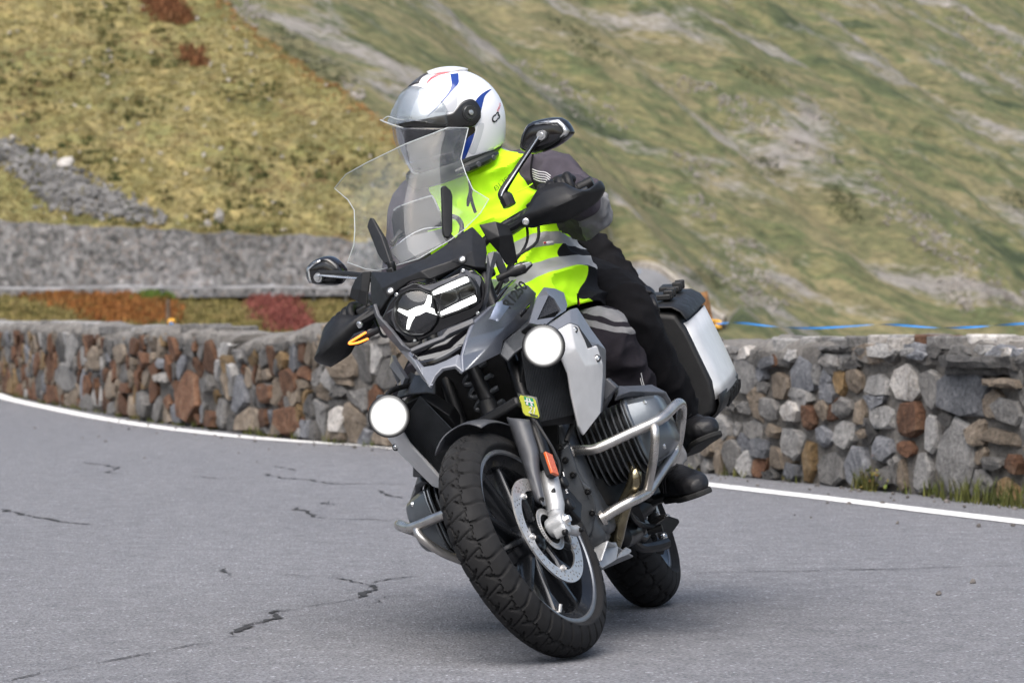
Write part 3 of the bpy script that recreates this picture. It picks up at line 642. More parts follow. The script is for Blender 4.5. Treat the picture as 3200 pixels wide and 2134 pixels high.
obj('rail_beam', grid(rl), MRAIL, rail, solid=.02)
for x in (-22.5, -20, (-14.6873, 113, 1.1977)[0], (-11.9789, 113, 1.3614)[0], (-10.8105, 113, 1.3614)[0], (-10.1772, 113, 1.3614)[0], (-8.1898, 113, 1.3614)[0], (-6.7702, 113, 1.3614)[0], (-5.6783, 113, 1.3614)[0]):
    obj('post', box((x, 113.22, 1.35+.012*(x+10)), (.12, .12, .62)), MRAIL, rail, bevel=.01)

# far hairpin with parapet and cyclists
HP = cr([(19.48, 560, 7.2697), (22.2647, 562, 7.4009), (24.8914, 560, 6.6204), (27.401, 556, 4.431), (29.8723, 552, 2.0056), (32.3051, 548, -0.1205), (34.6992, 544, -1.9529)], 8)
INNER = cr([(17.0844, 520, 4.7061), (18.8432, 520, 4.4549), (20.6023, 520, 3.4501), (22.6132, 520, 1.4402), (24.1218, 520, -0.5698), (25.6303, 520, -2.3287), (27.1391, 520, -4.339)], 8)
rows = [[tuple(np.array(a)*(1-t)+np.array(b)*t) for t in (0, .33, .66, 1)] for a, b in zip(HP, INNER)]
tag(obj('hairpin_road', grid(rows), mat('far_asphalt', (.17, .17, .175), .9, var=.15, scale=.3)), kind='structure')
sh = [[(x, y-.3, z-.6), (x, y-.3, z+.95), (x+.5, y+.1, z+1.05), (x+.6, y+.6, z+.9), (x+.6, y+.8, z-4)] for x, y, z in HP]
tag(obj('hairpin_parapet', grid(sh), mat('far_parapet', (.30, .275, .24), .95, var=.35, scale=1.2)), 'pale curved parapet wall around the distant hairpin', 'parapet')
MC_D = mat('cyclist_dark', (.03, .035, .05), .8); MC_L = mat('cyclist_pale', (.30, .36, .45), .8); MC_S = mat('cyclist_skin', (.35, .22, .16), .7)
def cyclist(px, label, jersey):
    x, y, z = px; c = empty('cyclist', (x, y, z)); c.rotation_euler = (0, 0, R(-65)); tag(c, label, 'cyclist', 'cyclists on the distant hairpin')
    body = join(tube([(-.1, 0, .95), (.05, 0, 1.2), (.28, 0, 1.42)], [.15, .17, .13], 8), tube([(.25, .12, 1.38), (.42, .16, 1.15), (.55, .14, .98)], [.06, .05, .04], 6), tube([(.25, -.12, 1.38), (.42, -.16, 1.15), (.55, -.14, .98)], [.06, .05, .04], 6))
    legs = join(tube([(-.1, .1, .95), (.22, .1, .75), (.08, .1, .32)], [.1, .08, .05], 6), tube([(-.1, -.1, .95), (.25, -.1, .62), (.05, -.1, .2)], [.1, .08, .05], 6))
    obj('jersey', body, jersey, c); obj('legs', legs, MC_D, c); obj('helmet', ellipsoid((.36, 0, 1.58), (.16, .11, .13)), MC_L, c)
    for xx in (-.5, .5): obj('wheel', tube([(xx+.34*math.cos(a), 0, .34+.34*math.sin(a)) for a in np.linspace(0, 2*math.pi, 22)], .025, 6), MC_D, c)
    obj('bicycle_frame', join(tube([(-.5, 0, .34), (-.05, 0, .3), (.42, 0, .8), (-.15, 0, .82), (-.05, 0, .3)], .025, 6), tube([(.5, 0, .34), (.42, 0, .9), (.55, 0, .97)], .025, 6), tube([(-.5, 0, .34), (-.15, 0, .82), (-.17, 0, .95)], .022, 6)), MC_D, c)
cyclist((20.8548, 545, 5.3094), 'upper of three distant cyclists, left on the hairpin road', MC_L)
cyclist((24.5955, 545, 2.0445), 'lowest of three distant cyclists, nearest the pannier', MC_D)
cyclist((24.669, 575, 7.2175), 'pale blue distant cyclist above the parapet of the hairpin', MC_L)

# fence posts, tape
MWOOD = mat('weathered_wood', (.11, .075, .05), .9, var=.5, scale=14, bump=.01)
def post(base, top, r, label, col=MWOOD):
    b, t = Vector(base), Vector(top); P = [b.lerp(t, k/5)+Vector((.012*math.sin(k*2.1), 0, 0)) for k in range(6)]
    return tag(obj('fence_post', tube(P, [r, r*.98, r*.96, r*.97, r*.92, r*.7], 9), col), label, 'post', 'fence posts')
pL = (-4.2294, 40, 0.4971); post((pL[0]-.02, 40, pL[2]-1.2), (-4.1438, 40, 0.9996), .035, 'thin weathered post standing behind the left stone wall')
pR = (1.2626, 21, 0.5259); post((pR[0]+.02, 21, pR[2]-.5), (1.2257, 21, 1.009), .036, 'brown wooden post holding the blue tape, behind the pannier', mat('brown_wood', (.22, .11, .045), .85, var=.55, scale=18, bump=.01))
MTAPE = mat('blue_tape', (.03, .27, .72), .45, var=.12, scale=3, rvar=.05)
T0 = (1.2766, 20.9, 0.8046)
def tape(P, w, turns):
    P = cr(P, 24); rows = []
    for i, q in enumerate(P):
        u = i/(len(P)-1); a = math.pi*turns*u+.7*math.sin(u*9)+.9*noise.noise(Vector((u*7, 3, 1))); ww = w*(.25+.75*abs(math.cos(a))) ; c, s = math.cos(a), math.sin(a)
        z = q[2]+.012*math.sin(u*17); rows.append([(q[0], q[1]-s*w, z-c*w), (q[0], q[1], z), (q[0], q[1]+s*w, z+c*w)])
    return grid(rows)
tp = obj('barrier_tape', tape([T0, (1.5618, 20.2, 0.8007), (2.0249, 19.4, 0.7979), (2.362, 18.8, 0.8072), (2.7988, 18.1, 0.8132), (3.2134, 17.5, 0.8252)], .0058, 6.), MTAPE)
tag(tp, 'twisted blue tape strung above the right stone wall', 'tape')
tp2 = obj('barrier_tape', tape([(-4.1337, 39.9, 0.7103), (-3.286, 34, 0.6166), (-2.4104, 29, 0.6333), (-2.1137, 27, 0.6479), (-1.6914, 25, 0.6682)], .03, 4), MTAPE)
tag(tp2, 'short glimpse of blue tape behind the notch of the left wall', 'tape')
MYEL = mat('yellow_rope', (.62, .33, .04), .7, var=.25, scale=60, bump=.004)
kn = []; rr = random.Random(5)
for k in range(3):
    P = [(T0[0]+.03*math.cos(t+k*2)+.015*math.sin(2.3*t), T0[1]-.02+.03*math.sin(t*1.3+k), T0[2]+.022*math.sin(t+k*1.1)) for t in np.linspace(0, 6.3, 18)]
    kn.append(tube(P, .010, 7))
tag(obj('rope_knot', join(*kn), MYEL), 'yellow rope knot tying the blue tape to the brown post', 'rope knot')
k2 = (-4.0926, 39.8, 0.7339); tag(obj('rope_knot', join(*[tube([(k2[0]+.035*math.cos(t+k), k2[1]+.03*math.sin(t*1.2+k), k2[2]+.022*math.sin(t+k*1.7)) for t in np.linspace(0, 6.3, 16)], .014, 7) for k in range(3)]), MYEL), 'small yellow rope knot above the left stone wall', 'rope knot')

# ---- vegetation and stones that nobody could count
def tufts(pts, rnd, h, w, nb=5):
    V, F = [], []
    for (x, y, z) in pts:
        hh = h*rnd.uniform(.5, 1.3)
        for b_ in range(nb):
            a = rnd.random()*6.283; l = rnd.uniform(.2, 1.); bx_, by_ = x+math.cos(a)*w*l*.5, y+math.sin(a)*w*l*.5; n = len(V)
            tx, ty = math.cos(a)*hh*.55*rnd.random(), math.sin(a)*hh*.55*rnd.random(); c, s = -math.sin(a)*w*.16, math.cos(a)*w*.16
            V += [(bx_-c, by_-s, z-.03), (bx_+c, by_+s, z-.03), (bx_+tx, by_+ty, z+hh*rnd.uniform(.6, 1.1))]; F.append((n, n+1, n+2))
    return V, F
def m_leaf(name, cols, sc=1.2):
    m, N, L, b, tc = newmat(name, .85)
    n1 = noise_node(N, L, tc, sc, 6, .7); g = N.new('ShaderNodeNewGeometry'); rp = ramp(N, L, n1, [(.34+.32*i/(len(cols)-1), c) for i, c in enumerate(cols)])
    v = ramp(N, L, g.outputs['Random Per Island'], [(0, (.55, .55, .5)), (1, (1.45, 1.4, 1.3))])
    L.new(mixc(N, L, 1., rp, v, 'MULTIPLY'), b.inputs['Base Color']); return m
rnd = random.Random(21); P = []
while len(P) < 62000:
    x = rnd.uniform(-40, 2); y = 119.9+26*rnd.random()**1.15
    if (Vector((x, y))-RA).dot(rn) < .15: P.append((x, y, hill_z(x, y)))
tag(obj('hill_grass', tufts(P, rnd, .075, .27, 3), m_leaf('hill_tufts', [(0.073, 0.084, 0.031), (0.141, 0.136, 0.054), (0.216, 0.178, 0.077), (0.166, 0.153, 0.063), (0.246, 0.183, 0.098), (0.178, 0.139, 0.072)], .22), smooth=False, fix=False), 'olive and ochre grass covering the left hillside', kind='stuff')
P = []
while len(P) < 420:
    x = rnd.uniform(-22.5, 0); y = 120.2+24*rnd.random()
    if (Vector((x, y))-RA).dot(rn) < -.3: P.append((x, y, hill_z(x, y)))
tag(obj('hill_stones', join(*[rock((x, y, z), rnd.choice((.03, .05, .07, .12)), rnd, 5, .6) for x, y, z in P]), mat('hill_stone', (.30, .28, .25), .95, var=.3, scale=1.), smooth=False), 'small pale stones strewn over the left hillside', kind='stuff')
P = []
while len(P) < 900:
    x = rnd.uniform(-22.5, 0); y = 120.2+24*rnd.random()
    if (Vector((x, y))-RA).dot(rn) < -.3 and noise.noise(Vector((x*.45, y*.3, 9))) > .12: P.append((x, y, hill_z(x, y)))
tag(obj('hill_shrubs', tufts(P, rnd, .17, .45, 7), m_leaf('dark_shrub_leaves', [(.045, .06, .02), (.08, .085, .03), (.11, .075, .035)], .6), smooth=False, fix=False), 'dark green low shrubs dotted over the left hillside', kind='stuff')
# warm rim of dry grass along the ridge
P = []
for k in range(900):
    q = RA-rt*30+rt*(62*rnd.random())-rn*abs(rnd.gauss(0, .35)); P.append((q.x, q.y, hill_z(q.x, q.y)))
tag(obj('ridge_grass', tufts(P, rnd, .10, .4, 5), m_leaf('ridge_tufts', [(0.247, 0.15, 0.064), (0.3, 0.188, 0.083), (0.27, 0.135, 0.06)]), smooth=False, fix=False), 'orange dry grass along the ridge line', kind='stuff')
def in_poly(x, y, poly):
    c = False
    for (x0, y0), (x1, y1) in zip(poly, poly[1:]+poly[:1]):
        if (y0 > y) != (y1 > y) and x < (x1-x0)*(y-y0)/(y1-y0)+x0: c = not c
    return c
def ray_hit(px, py, zf, y0, y1):
    """where the line of sight through a photograph point meets a height field"""
    o = Vector((0, 0, 0.9211)); u = (px-1600)/(116.406*3200/36); v = -(py-1067)/(116.406*3200/36); c, s = math.cos(-0.010792), math.sin(-0.010792); d = Vector((u, c-v*s, s+v*c)); t = y0; st = (y1-y0)/110
    while t < y1:
        q = o+d*t
        if q.z < zf(q.x, q.y):
            a, b = t-st, t
            for _ in range(8):
                m = (a+b)/2; q = o+d*m
                if q.z < zf(q.x, q.y): b = m
                else: a = m
            q = o+d*b; return (q.x, q.y, zf(q.x, q.y))
        t += st
    return None
def patch(poly, n, zf, y0, y1, rnd):
    xs = [q[0] for q in poly]; ys = [q[1] for q in poly]; out = []; t = 0
    while len(out) < n and t < n*8:
        t += 1; x, y = rnd.uniform(min(xs), max(xs)), rnd.uniform(min(ys), max(ys))
        if in_poly(x+rnd.gauss(0, 20), y+rnd.gauss(0, 9), poly):
            h = ray_hit(x, y, zf, y0, y1)
            if h: out.append((h[0]+rnd.gauss(0, .05), h[1]+rnd.gauss(0, .1), h[2]))
    return out
P = patch([(-20, 430), (88, 476), (204, 524), (326, 592), (422, 640), (517, 687), (500, 704), (306, 670), (170, 646), (88, 565), (-20, 476)], 2600, hill_z, 119.7, 150, rnd)
sh = [rock((x, y, z+.04), rnd.choice((.04, .06, .08, .12)), rnd, 5, .7) for x, y, z in P]
tag(obj('scree', join(*sh), mat('scree_stone', (.15, .147, .145), .95, var=.5, scale=1.3), smooth=False), 'grey scree of loose stones on the left hillside', kind='stuff')
P = patch([(440, -10), (520, -10), (600, 60), (560, 78), (470, 30)], 420, hill_z, 119.7, 160, rnd)
P += patch([(560, 150), (620, 170), (650, 215), (600, 200)], 90, hill_z, 119.7, 160, rnd)
tag(obj('hill_heather', tufts(P, rnd, .24, .5, 5), m_leaf('hill_red_tufts', [(0.168, 0.07, 0.035), (0.196, 0.098, 0.049)]), smooth=False, fix=False), 'red patch of low shrubs high on the left hillside', kind='stuff')
P = patch([(60, 925), (150, 915), (260, 935), (400, 920), (500, 935), (560, 990), (470, 1020), (330, 1010), (180, 950)], 1500, mid_z, 43, 116, rnd)
tag(obj('rust_shrubs', tufts(P, rnd, .26, .4, 6), m_leaf('rust_leaves', [(0.165, 0.064, 0.021), (0.225, 0.09, 0.026), (0.165, 0.098, 0.03)]), smooth=False, fix=False), 'rust red low shrubs beyond the left wall', kind='stuff')
P = patch([(770, 925), (870, 920), (960, 1010), (970, 1045), (880, 1040), (800, 970)], 900, mid_z, 43, 116, rnd)
tag(obj('crimson_shrubs', tufts(P, rnd, .26, .4, 6), m_leaf('crimson_leaves', [(0.15, 0.045, 0.041), (0.195, 0.06, 0.053), (0.15, 0.064, 0.049)]), smooth=False, fix=False), 'crimson low shrubs below the guard rail', kind='stuff')
P = patch([(400, 905), (500, 912), (530, 950), (470, 945)], 260, mid_z, 43, 116, rnd)
tag(obj('green_shrubs', tufts(P, rnd, .3, .4, 6), m_leaf('fresh_leaves', [(.06, .11, .015), (.10, .15, .03)]), smooth=False, fix=False), 'bright green plants under the guard rail', kind='stuff')
P = patch([(-700, 920), (1500, 900), (1500, 1080), (-700, 1060)], 9500, mid_z, 43, 116, rnd)
tag(obj('meadow_grass', tufts(P, rnd, .16, .4, 4), m_leaf('meadow_tufts', [(.09, .09, .03), (.175, .15, .058), (.22, .17, .08)]), smooth=False, fix=False), 'yellowish grass on the slope beyond the left wall', kind='stuff')
# outcrops and dark shrubs on the far mountainside
P = []
for poly, n in (([(2240, 292), (2330, 300), (2440, 400), (2400, 430), (2290, 380)], 150), ([(2484, 292), (2540, 300), (2620, 390), (2570, 400)], 90), ([(2190, 790), (2300, 700), (2390, 840), (2520, 960), (2330, 965)], 330), ([(2690, 540), (2740, 545), (3210, 940), (3210, 1000), (3120, 960), (2800, 690)], 420),
                ([(1600, 180), (1640, 180), (1900, 320), (1980, 420), (1880, 400), (1720, 290)], 200), ([(2880, 0), (2960, 10), (3210, 180), (3210, 300), (3050, 170)], 260), ([(2080, 255), (2150, 240), (2260, 280), (2170, 290)], 60), ([(2930, 860), (2980, 870), (3080, 980), (2990, 960)], 110),
                ([(690, -5), (800, -5), (840, 70), (800, 90)], 120), ([(1060, 240), (1110, 260), (1140, 330), (1090, 320)], 80), ([(2420, 420), (2480, 440), (2640, 520), (2560, 500)], 90), ([(2130, 620), (2180, 610), (2240, 680), (2200, 690)], 60), ([(2090, 460), (2160, 480), (2250, 590), (2200, 570)], 80)):
    P += patch(poly, int(n*1.5), far_z, 480, 1100, rnd)
tag(obj('outcrop_rocks', join(*[rock((x, y, z-.05), rnd.choice((.14, .2, .28, .28, .42)), rnd, 5, .6) for x, y, z in P]), mat('outcrop_stone', (.235, .215, .20), .95, var=.4, scale=.12), smooth=False), 'pale broken rock outcrops on the far mountainside', kind='stuff')
P = []
for poly, n in (([(2566, 578), (2640, 580), (2700, 690), (2640, 700)], 220), ([(3120, 600), (3210, 610), (3210, 680), (3150, 650)], 110), ([(840, 60), (1000, 190), (1130, 260), (1060, 270), (900, 170)], 240), ([(1690, 40), (1800, 60), (1950, 210), (1850, 190)], 200), ([(2330, 480), (2420, 500), (2460, 560), (2380, 540)], 130), ([(2160, 840), (2230, 850), (2270, 910), (2210, 900)], 110), ([(2850, 380), (2900, 390), (2930, 430), (2880, 420)], 60), ([(1980, 560), (2050, 600), (2080, 660), (2010, 640)], 90), ([(2280, 190), (2420, 230), (2480, 280), (2350, 250)], 130)):
    P += patch(poly, n, far_z, 480, 1100, rnd)
tag(obj('mountain_shrubs', tufts(P, rnd, .35, .9, 7), m_leaf('mountain_shrub_leaves', [(.065, .08, .045), (.085, .10, .055), (.075, .08, .07)], .1), smooth=False, fix=False), 'dark shrub patches on the far mountainside', kind='stuff')
# single boulders one can point at
for (px_, py_, r_, lab) in [(685, 693, .42, 'pale flat boulder lying on the grass above the retaining wall'), (648, 706, .2, 'small pale stone left of the flat boulder above the retaining wall'), (205, 515, .35, 'pale boulder beside the top of the scree')]:
    h = ray_hit(px_, py_, hill_z, 119.7, 150)
    if h: tag(obj('boulder', rock((h[0], h[1], h[2]+.03), r_, random.Random(int(px_)), 9, .55), ST['w'], angle=30), lab, 'boulder')
# grass and weeds at the foot of the wall
def blades(n, s0, s1, d0, d1, h, rnd, wd=.004):
    V, F = [], []
    for k in range(n):
        s = rnd.uniform(s0, s1); d = rnd.uniform(d0, d1); x, y, z = wp(s, 0, d); hh = h*rnd.uniform(.35, 1.1); a = rnd.random()*6.283; b_ = hh*rnd.uniform(.1, .8); nn = len(V)
        c, q = math.cos(a), math.sin(a); wx, wy = -q*wd, c*wd
        V += [(x-wx, y-wy, 0), (x+wx, y+wy, 0), (x+c*b_*.4+wx*.7, y+q*b_*.4+wy*.7, hh*.6), (x+c*b_*.4-wx*.7, y+q*b_*.4-wy*.7, hh*.6), (x+c*b_, y+q*b_, hh)]
        F += [(nn, nn+1, nn+2, nn+3), (nn+3, nn+2, nn+4)]
    return V, F
MBL = m_leaf('verge_grass', [(.035, .05, .012), (.075, .085, .022), (.13, .11, .04)], 6)
sB = (1.0941, 0.0233)[0]; sC = (1.6039, 0.0113)[0]
vg = [blades(900, min(sB, sC)-2.2, max(sB, sC), .0, .16, .13, rnd, .0035), blades(90, (2.4561, 0.0314)[0]-.1, (2.4561, 0.0314)[0]+.15, .01, .07, .12, rnd), blades(50, (1.8739, 0.0444)[0]-.1, (1.8739, 0.0444)[0]+.08, .01, .06, .09, rnd)]
for k in range(60): s_ = rnd.uniform(0, WS_[-1]-3); vg.append(blades(rnd.randint(6, 26), s_, s_+rnd.uniform(.05, .4), .005, .06, rnd.choice((.035, .05, .08)), rnd))
tag(obj('verge_grass', join(*vg), MBL, smooth=False, fix=False), 'grass and weeds along the foot of the stone wall', kind='stuff')
w0 = (2.3913, 0.0509)[0]; lf = []
for k in range(46):
    s = w0+rnd.gauss(0, .09); z = abs(rnd.gauss(.05, .04)); c = Vector(wp(s, z, .07+rnd.uniform(-.03, .03))); q = Quaternion((rnd.random()-.5, rnd.random()-.5, rnd.random()-.5), rnd.random()*6); r_ = rnd.uniform(.010, .022)
    lf.append(([tuple(c+q @ Vector(v)*r_) for v in ((0, -1, 0), (.55, 0, .15), (0, 1.1, 0), (-.55, 0, .15))], [(0, 1, 2, 3)]))
tag(obj('wall_weed', join(*lf), m_leaf('weed_leaves', [(.06, .10, .02), (.10, .13, .03), (.25, .06, .03)], 30), smooth=False, fix=False), 'small leafy weed with reddish leaves at the foot of the right wall', kind='stuff')

# =================================================================== MOTORCYCLE
# bike frame: x forward, y to the rider's left, z up, origin on the road between the wheels
BIKE_M = Matrix.Translation((0.3142, 9.4151, 0)) @ Matrix.Rotation(-math.pi/2+-0.19113, 4, 'Z') @ Matrix.Translation((0, 0, 0.0031)) @ Matrix.Rotation(0.41192, 4, 'X')
bike = empty('motorcycle'); bike.matrix_world = BIKE_M
tag(bike, 'grey and black adventure touring motorcycle leaning through the bend with fog lamps lit', 'motorcycle')
RAKE = R(25.7); SAX = Vector((-math.sin(RAKE), 0, math.cos(RAKE))); SA0 = Vector((.862, 0, 0)); SROT = Matrix.Rotation(-0.23833, 3, SAX)
def st(v): return tuple(SROT @ (Vector(v)-SA0)+SA0)          # turn with the handlebar
def my(v): return (v[0], -v[1], v[2])
def stm(v): return st(my(v))

K_MATTE = mat('black_plastic', (.0095, .0098, .011), .46, var=.25, scale=60, bump=.0002, bscale=900, rvar=.07, spec=.35)
K_SATIN = mat('dark_grey_plastic', (.060, .063, .072), .42, var=.15, scale=40, bump=.0004, bscale=900)
K_GLOSS = mat('gloss_black', (.008, .008, .010), .08, coat=.6, var=.1, rvar=.03)
K_SLATE = mat('slate_metallic_paint', (.135, .145, .175), .38, .3, var=.06, scale=300, coat=.35, rvar=.04)
K_GREY = mat('mid_grey_paint', (.19, .20, .225), .36, .35, var=.05, scale=200, coat=.4, rvar=.05)
K_SILVER = mat('silver_panel', (.56, .56, .565), .36, .1, var=.06, scale=25, coat=.3, rvar=.07)
K_ALU = mat('brushed_aluminium', (.60, .61, .62), .27, .9, var=.08, scale=60, rvar=.08)
K_TUBE = mat('steel_tube', (.50, .485, .465), .30, .9, var=.14, scale=30, rvar=.1)
K_CAST = mat('cast_silver', (.40, .41, .42), .42, .5, var=.12, scale=40, bump=.0008, bscale=300)
K_ENG = mat('engine_grey', (.060, .065, .072), .42, .45, var=.2, scale=25, bump=.0006, bscale=300)
K_VALVE = mat('valve_cover_paint', (.13, .145, .16), .34, .6, var=.12, scale=25, coat=.2)
K_DARK = mat('dark_metal', (.013, .0135, .015), .4, .5, var=.2, scale=40)
K_RIM = mat('rim_black', (.018, .02, .024), .24, .5, var=.1, scale=40, coat=.3)
K_LIP = mat('rim_lip', (.19, .20, .215), .35, .7, var=.1, scale=40)
K_PIPE = mat('header_pipe', (.33, .29, .19), .24, .95, var=.25, scale=16, col2=(.16, .13, .085), rvar=.1)
K_RUB = mat('rubber', (.0105, .0105, .0112), .75, spec=.25, var=.25, scale=30, bump=.0008, bscale=400)
K_RUBHOSE = mat('hose_rubber', (.012, .012, .013), .5, var=.2)
K_STEEL = mat('disc_steel', (.60, .59, .58), .36, .8, var=.08, scale=120, rvar=.1)
K_WHITE = mat('white_print', (.72, .72, .73), .4, var=.05)
K_AMBER = mat('amber_reflector', (.55, .10, .02), .25, var=.15, scale=200, coat=.5)
K_SCREEN = glassy('windscreen_polycarbonate', (.97, .985, .985), .012, .06, .10)  # haze mixes a milky veil into the sheet in place of reflections
K_EDGE = mat('clear_edge', (.50, .53, .54), .15, var=.03, trans=.3, rvar=.02)
K_LENS = glassy('lamp_lens', (.95, .96, .97), .025, .03)
E_DRL = emitter('daytime_light', (1, 1, .97), 1.3)
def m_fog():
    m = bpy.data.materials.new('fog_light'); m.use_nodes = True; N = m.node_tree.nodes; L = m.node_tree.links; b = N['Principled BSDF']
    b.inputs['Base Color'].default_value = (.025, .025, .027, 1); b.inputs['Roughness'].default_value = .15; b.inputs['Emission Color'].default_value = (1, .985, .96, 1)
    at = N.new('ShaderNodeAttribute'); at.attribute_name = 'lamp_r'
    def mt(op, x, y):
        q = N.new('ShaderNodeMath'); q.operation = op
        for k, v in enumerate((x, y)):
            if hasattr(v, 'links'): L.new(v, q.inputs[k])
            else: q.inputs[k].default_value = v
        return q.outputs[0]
    f = mt('POWER', mt('SUBTRACT', 1., mt('MULTIPLY', at.outputs['Fac'], at.outputs['Fac'])), 2.6); L.new(mt('MULTIPLY', f, 7.), b.inputs['Emission Strength']); return m  # emission fades towards the rim, a soft halo put into the lens
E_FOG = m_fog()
E_SIG = emitter('indicator_light', (1, .22, .004), 1.0)

# ------------------------------------------------------------------ wheels
def tyre_shape(cx, cz, ro, hw, drop, rim_r, rim_y, N, n=600, kind='front'):
    prof = []; m = 30
    for i in range(m+1):
        u = -1+2*i/m; q = u*.985; prof.append((u*hw, ro-drop*(1-math.sqrt(1-q*q))/(1-math.sqrt(1-.985**2)), u))
    y0, r0, _ = prof[0]
    side = [(-rim_y+.001, rim_r-.012, None), (-rim_y-.004, rim_r, None), (-hw*.93, rim_r+(r0-rim_r)*.3, None), (-hw*1.02, rim_r+(r0-rim_r)*.65, None), (-hw*1.015, rim_r+(r0-rim_r)*.87, None)]
    prof = side+prof+[(-y, r_, u) for y, r_, u in reversed(side)]
    V, F = [], []; mm = len(prof)
    for k in range(n):
        th = 2*math.pi*k/n
        for (y, r_, u) in prof:
            d = 0.
            if u is not None and abs(u) <= 1:
                ph = N*th/(2*math.pi); a = abs(u); sgn = 1 if u > 0 else -1
                tri = abs(((ph*1.+.25*sgn) % 1)*2-1)
                if kind == 'front':
                    p1 = (ph+.55*math.sin(a*2.6)*1.0+(.5 if sgn > 0 else 0)) % 1
                    g = min(p1, 1-p1)
                    w = .06+.05*a if a > .10 else .0
                    if g < w: d = .0075*min(1, (w-g)/.03)
                    if abs(a-(.40+.10*(tri-.5))) < .035: d = max(d, .006)
                    p2 = (ph*1.0+.5-.35*u) % 1; g2 = min(p2, 1-p2)
                    if a < .40 and g2 < .05: d = max(d, .0045*min(1, (.05-g2)/.02))
                else:
                    p1 = (ph+.85*a+(.5 if sgn > 0 else 0)) % 1; g = min(p1, 1-p1)
                    if a > .12 and g < .10: d = .007*min(1, (.10-g)/.03)
                    if abs(a-(.45+.12*(tri-.5))) < .04: d = max(d, .006)
                    p2 = (ph-.4*u) % 1; g2 = min(p2, 1-p2)
                    if a < .45 and g2 < .06: d = max(d, .006*min(1, (.06-g2)/.02))
            rr = r_-d; V.append((cx+rr*math.cos(th), y, cz+rr*math.sin(th)))
    for k in range(n):
        a, b = k*mm, ((k+1) % n)*mm
        for i in range(mm-1): F.append((a+i, b+i, b+i+1, a+i+1))
    return V, F
def wheel(name, cx, cz, rr, hw, spokes, fn, label=None):
    """rim with lip rings, spokes and hub; returns the rim object (parent of the rest)"""
    def L(p, n=64): return lathe(p, (cx, 0, cz), (0, 1, 0), n)
    s = hw
    rim = obj(name, L([(rr-.004, -s), (rr-.014, -s+.006), (rr-.030, -s+.014), (rr-.036, 0), (rr-.030, s-.014), (rr-.014, s-.006), (rr-.004, s), (rr-.012, s+.002), (rr-.024, s-.006), (rr-.040, s-.016), (rr-.048, 0), (rr-.040, -s+.016), (rr-.024, -s+.006), (rr-.012, -s-.002), (rr-.004, -s)]), K_RIM, bike, fn=fn)
    for sg in (-1, 1): obj('rim_lip', L([(rr-.011, sg*(s-.004)), (rr-.0005, sg*(s-.003)), (rr+.001, sg*(s+.002)), (rr-.004, sg*(s+.005)), (rr-.012, sg*(s+.0045)), (rr-.0155, sg*(s+.001))]), K_LIP, rim, fn=fn)
    def spoke(a, da, w0, w1, dep):
        c0, c1 = Vector((math.cos(a), 0, math.sin(a))), Vector((math.cos(a+da), 0, math.sin(a+da))); rows = []
        for t in (0, .2, .6, .9, 1):
            q = (c0*.045).lerp(c1*(rr-.042), t); tt = Vector((-math.sin(a), 0, math.cos(a))); w = w0+(w1-w0)*t+(.006 if t == 1 else 0); dd = dep*(1-.25*t); o_ = Vector((cx, 0, cz))+q
            rows.append([tuple(o_+tt*w+Vector((0, -dd, 0))), tuple(o_+tt*w*.6+Vector((0, -dd-.006, 0))), tuple(o_-tt*w*.6+Vector((0, -dd-.006, 0))), tuple(o_-tt*w+Vector((0, -dd, 0))), tuple(o_-tt*w+Vector((0, dd, 0))), tuple(o_-tt*w*.6+Vector((0, dd+.006, 0))), tuple(o_+tt*w*.6+Vector((0, dd+.006, 0))), tuple(o_+tt*w+Vector((0, dd, 0)))])
        return grid(rows, True)
    for k in range(spokes):
        a = 2*math.pi*k/spokes+.3
        for sg in (-1, 1): obj('spoke', spoke(a+sg*.10, sg*.17, .011, .0075, .020), K_RIM, rim, fn=fn, angle=40)
    obj('hub', L([(.0, -.055), (.022, -.055), (.040, -.05), (.052, -.035), (.055, 0), (.052, .035), (.040, .05), (.022, .055), (0, .055)], 32), K_RIM, rim, fn=fn)
    return rim
FC = (.7625, .325); RC = (-.7625, .318)
fw = wheel('front_wheel', *FC, .256, .046, 5, st)
obj('tyre', tyre_shape(*FC, .325, .061, .053, .255, .046, 38, 640), K_RUB, fw, fn=st, angle=50)
rw_ = wheel('rear_wheel', *RC, .232, .062, 5, None)
obj('tyre', tyre_shape(*RC, .318, .086, .068, .232, .062, 32, 480, 'rear'), K_RUB, rw_, angle=50)
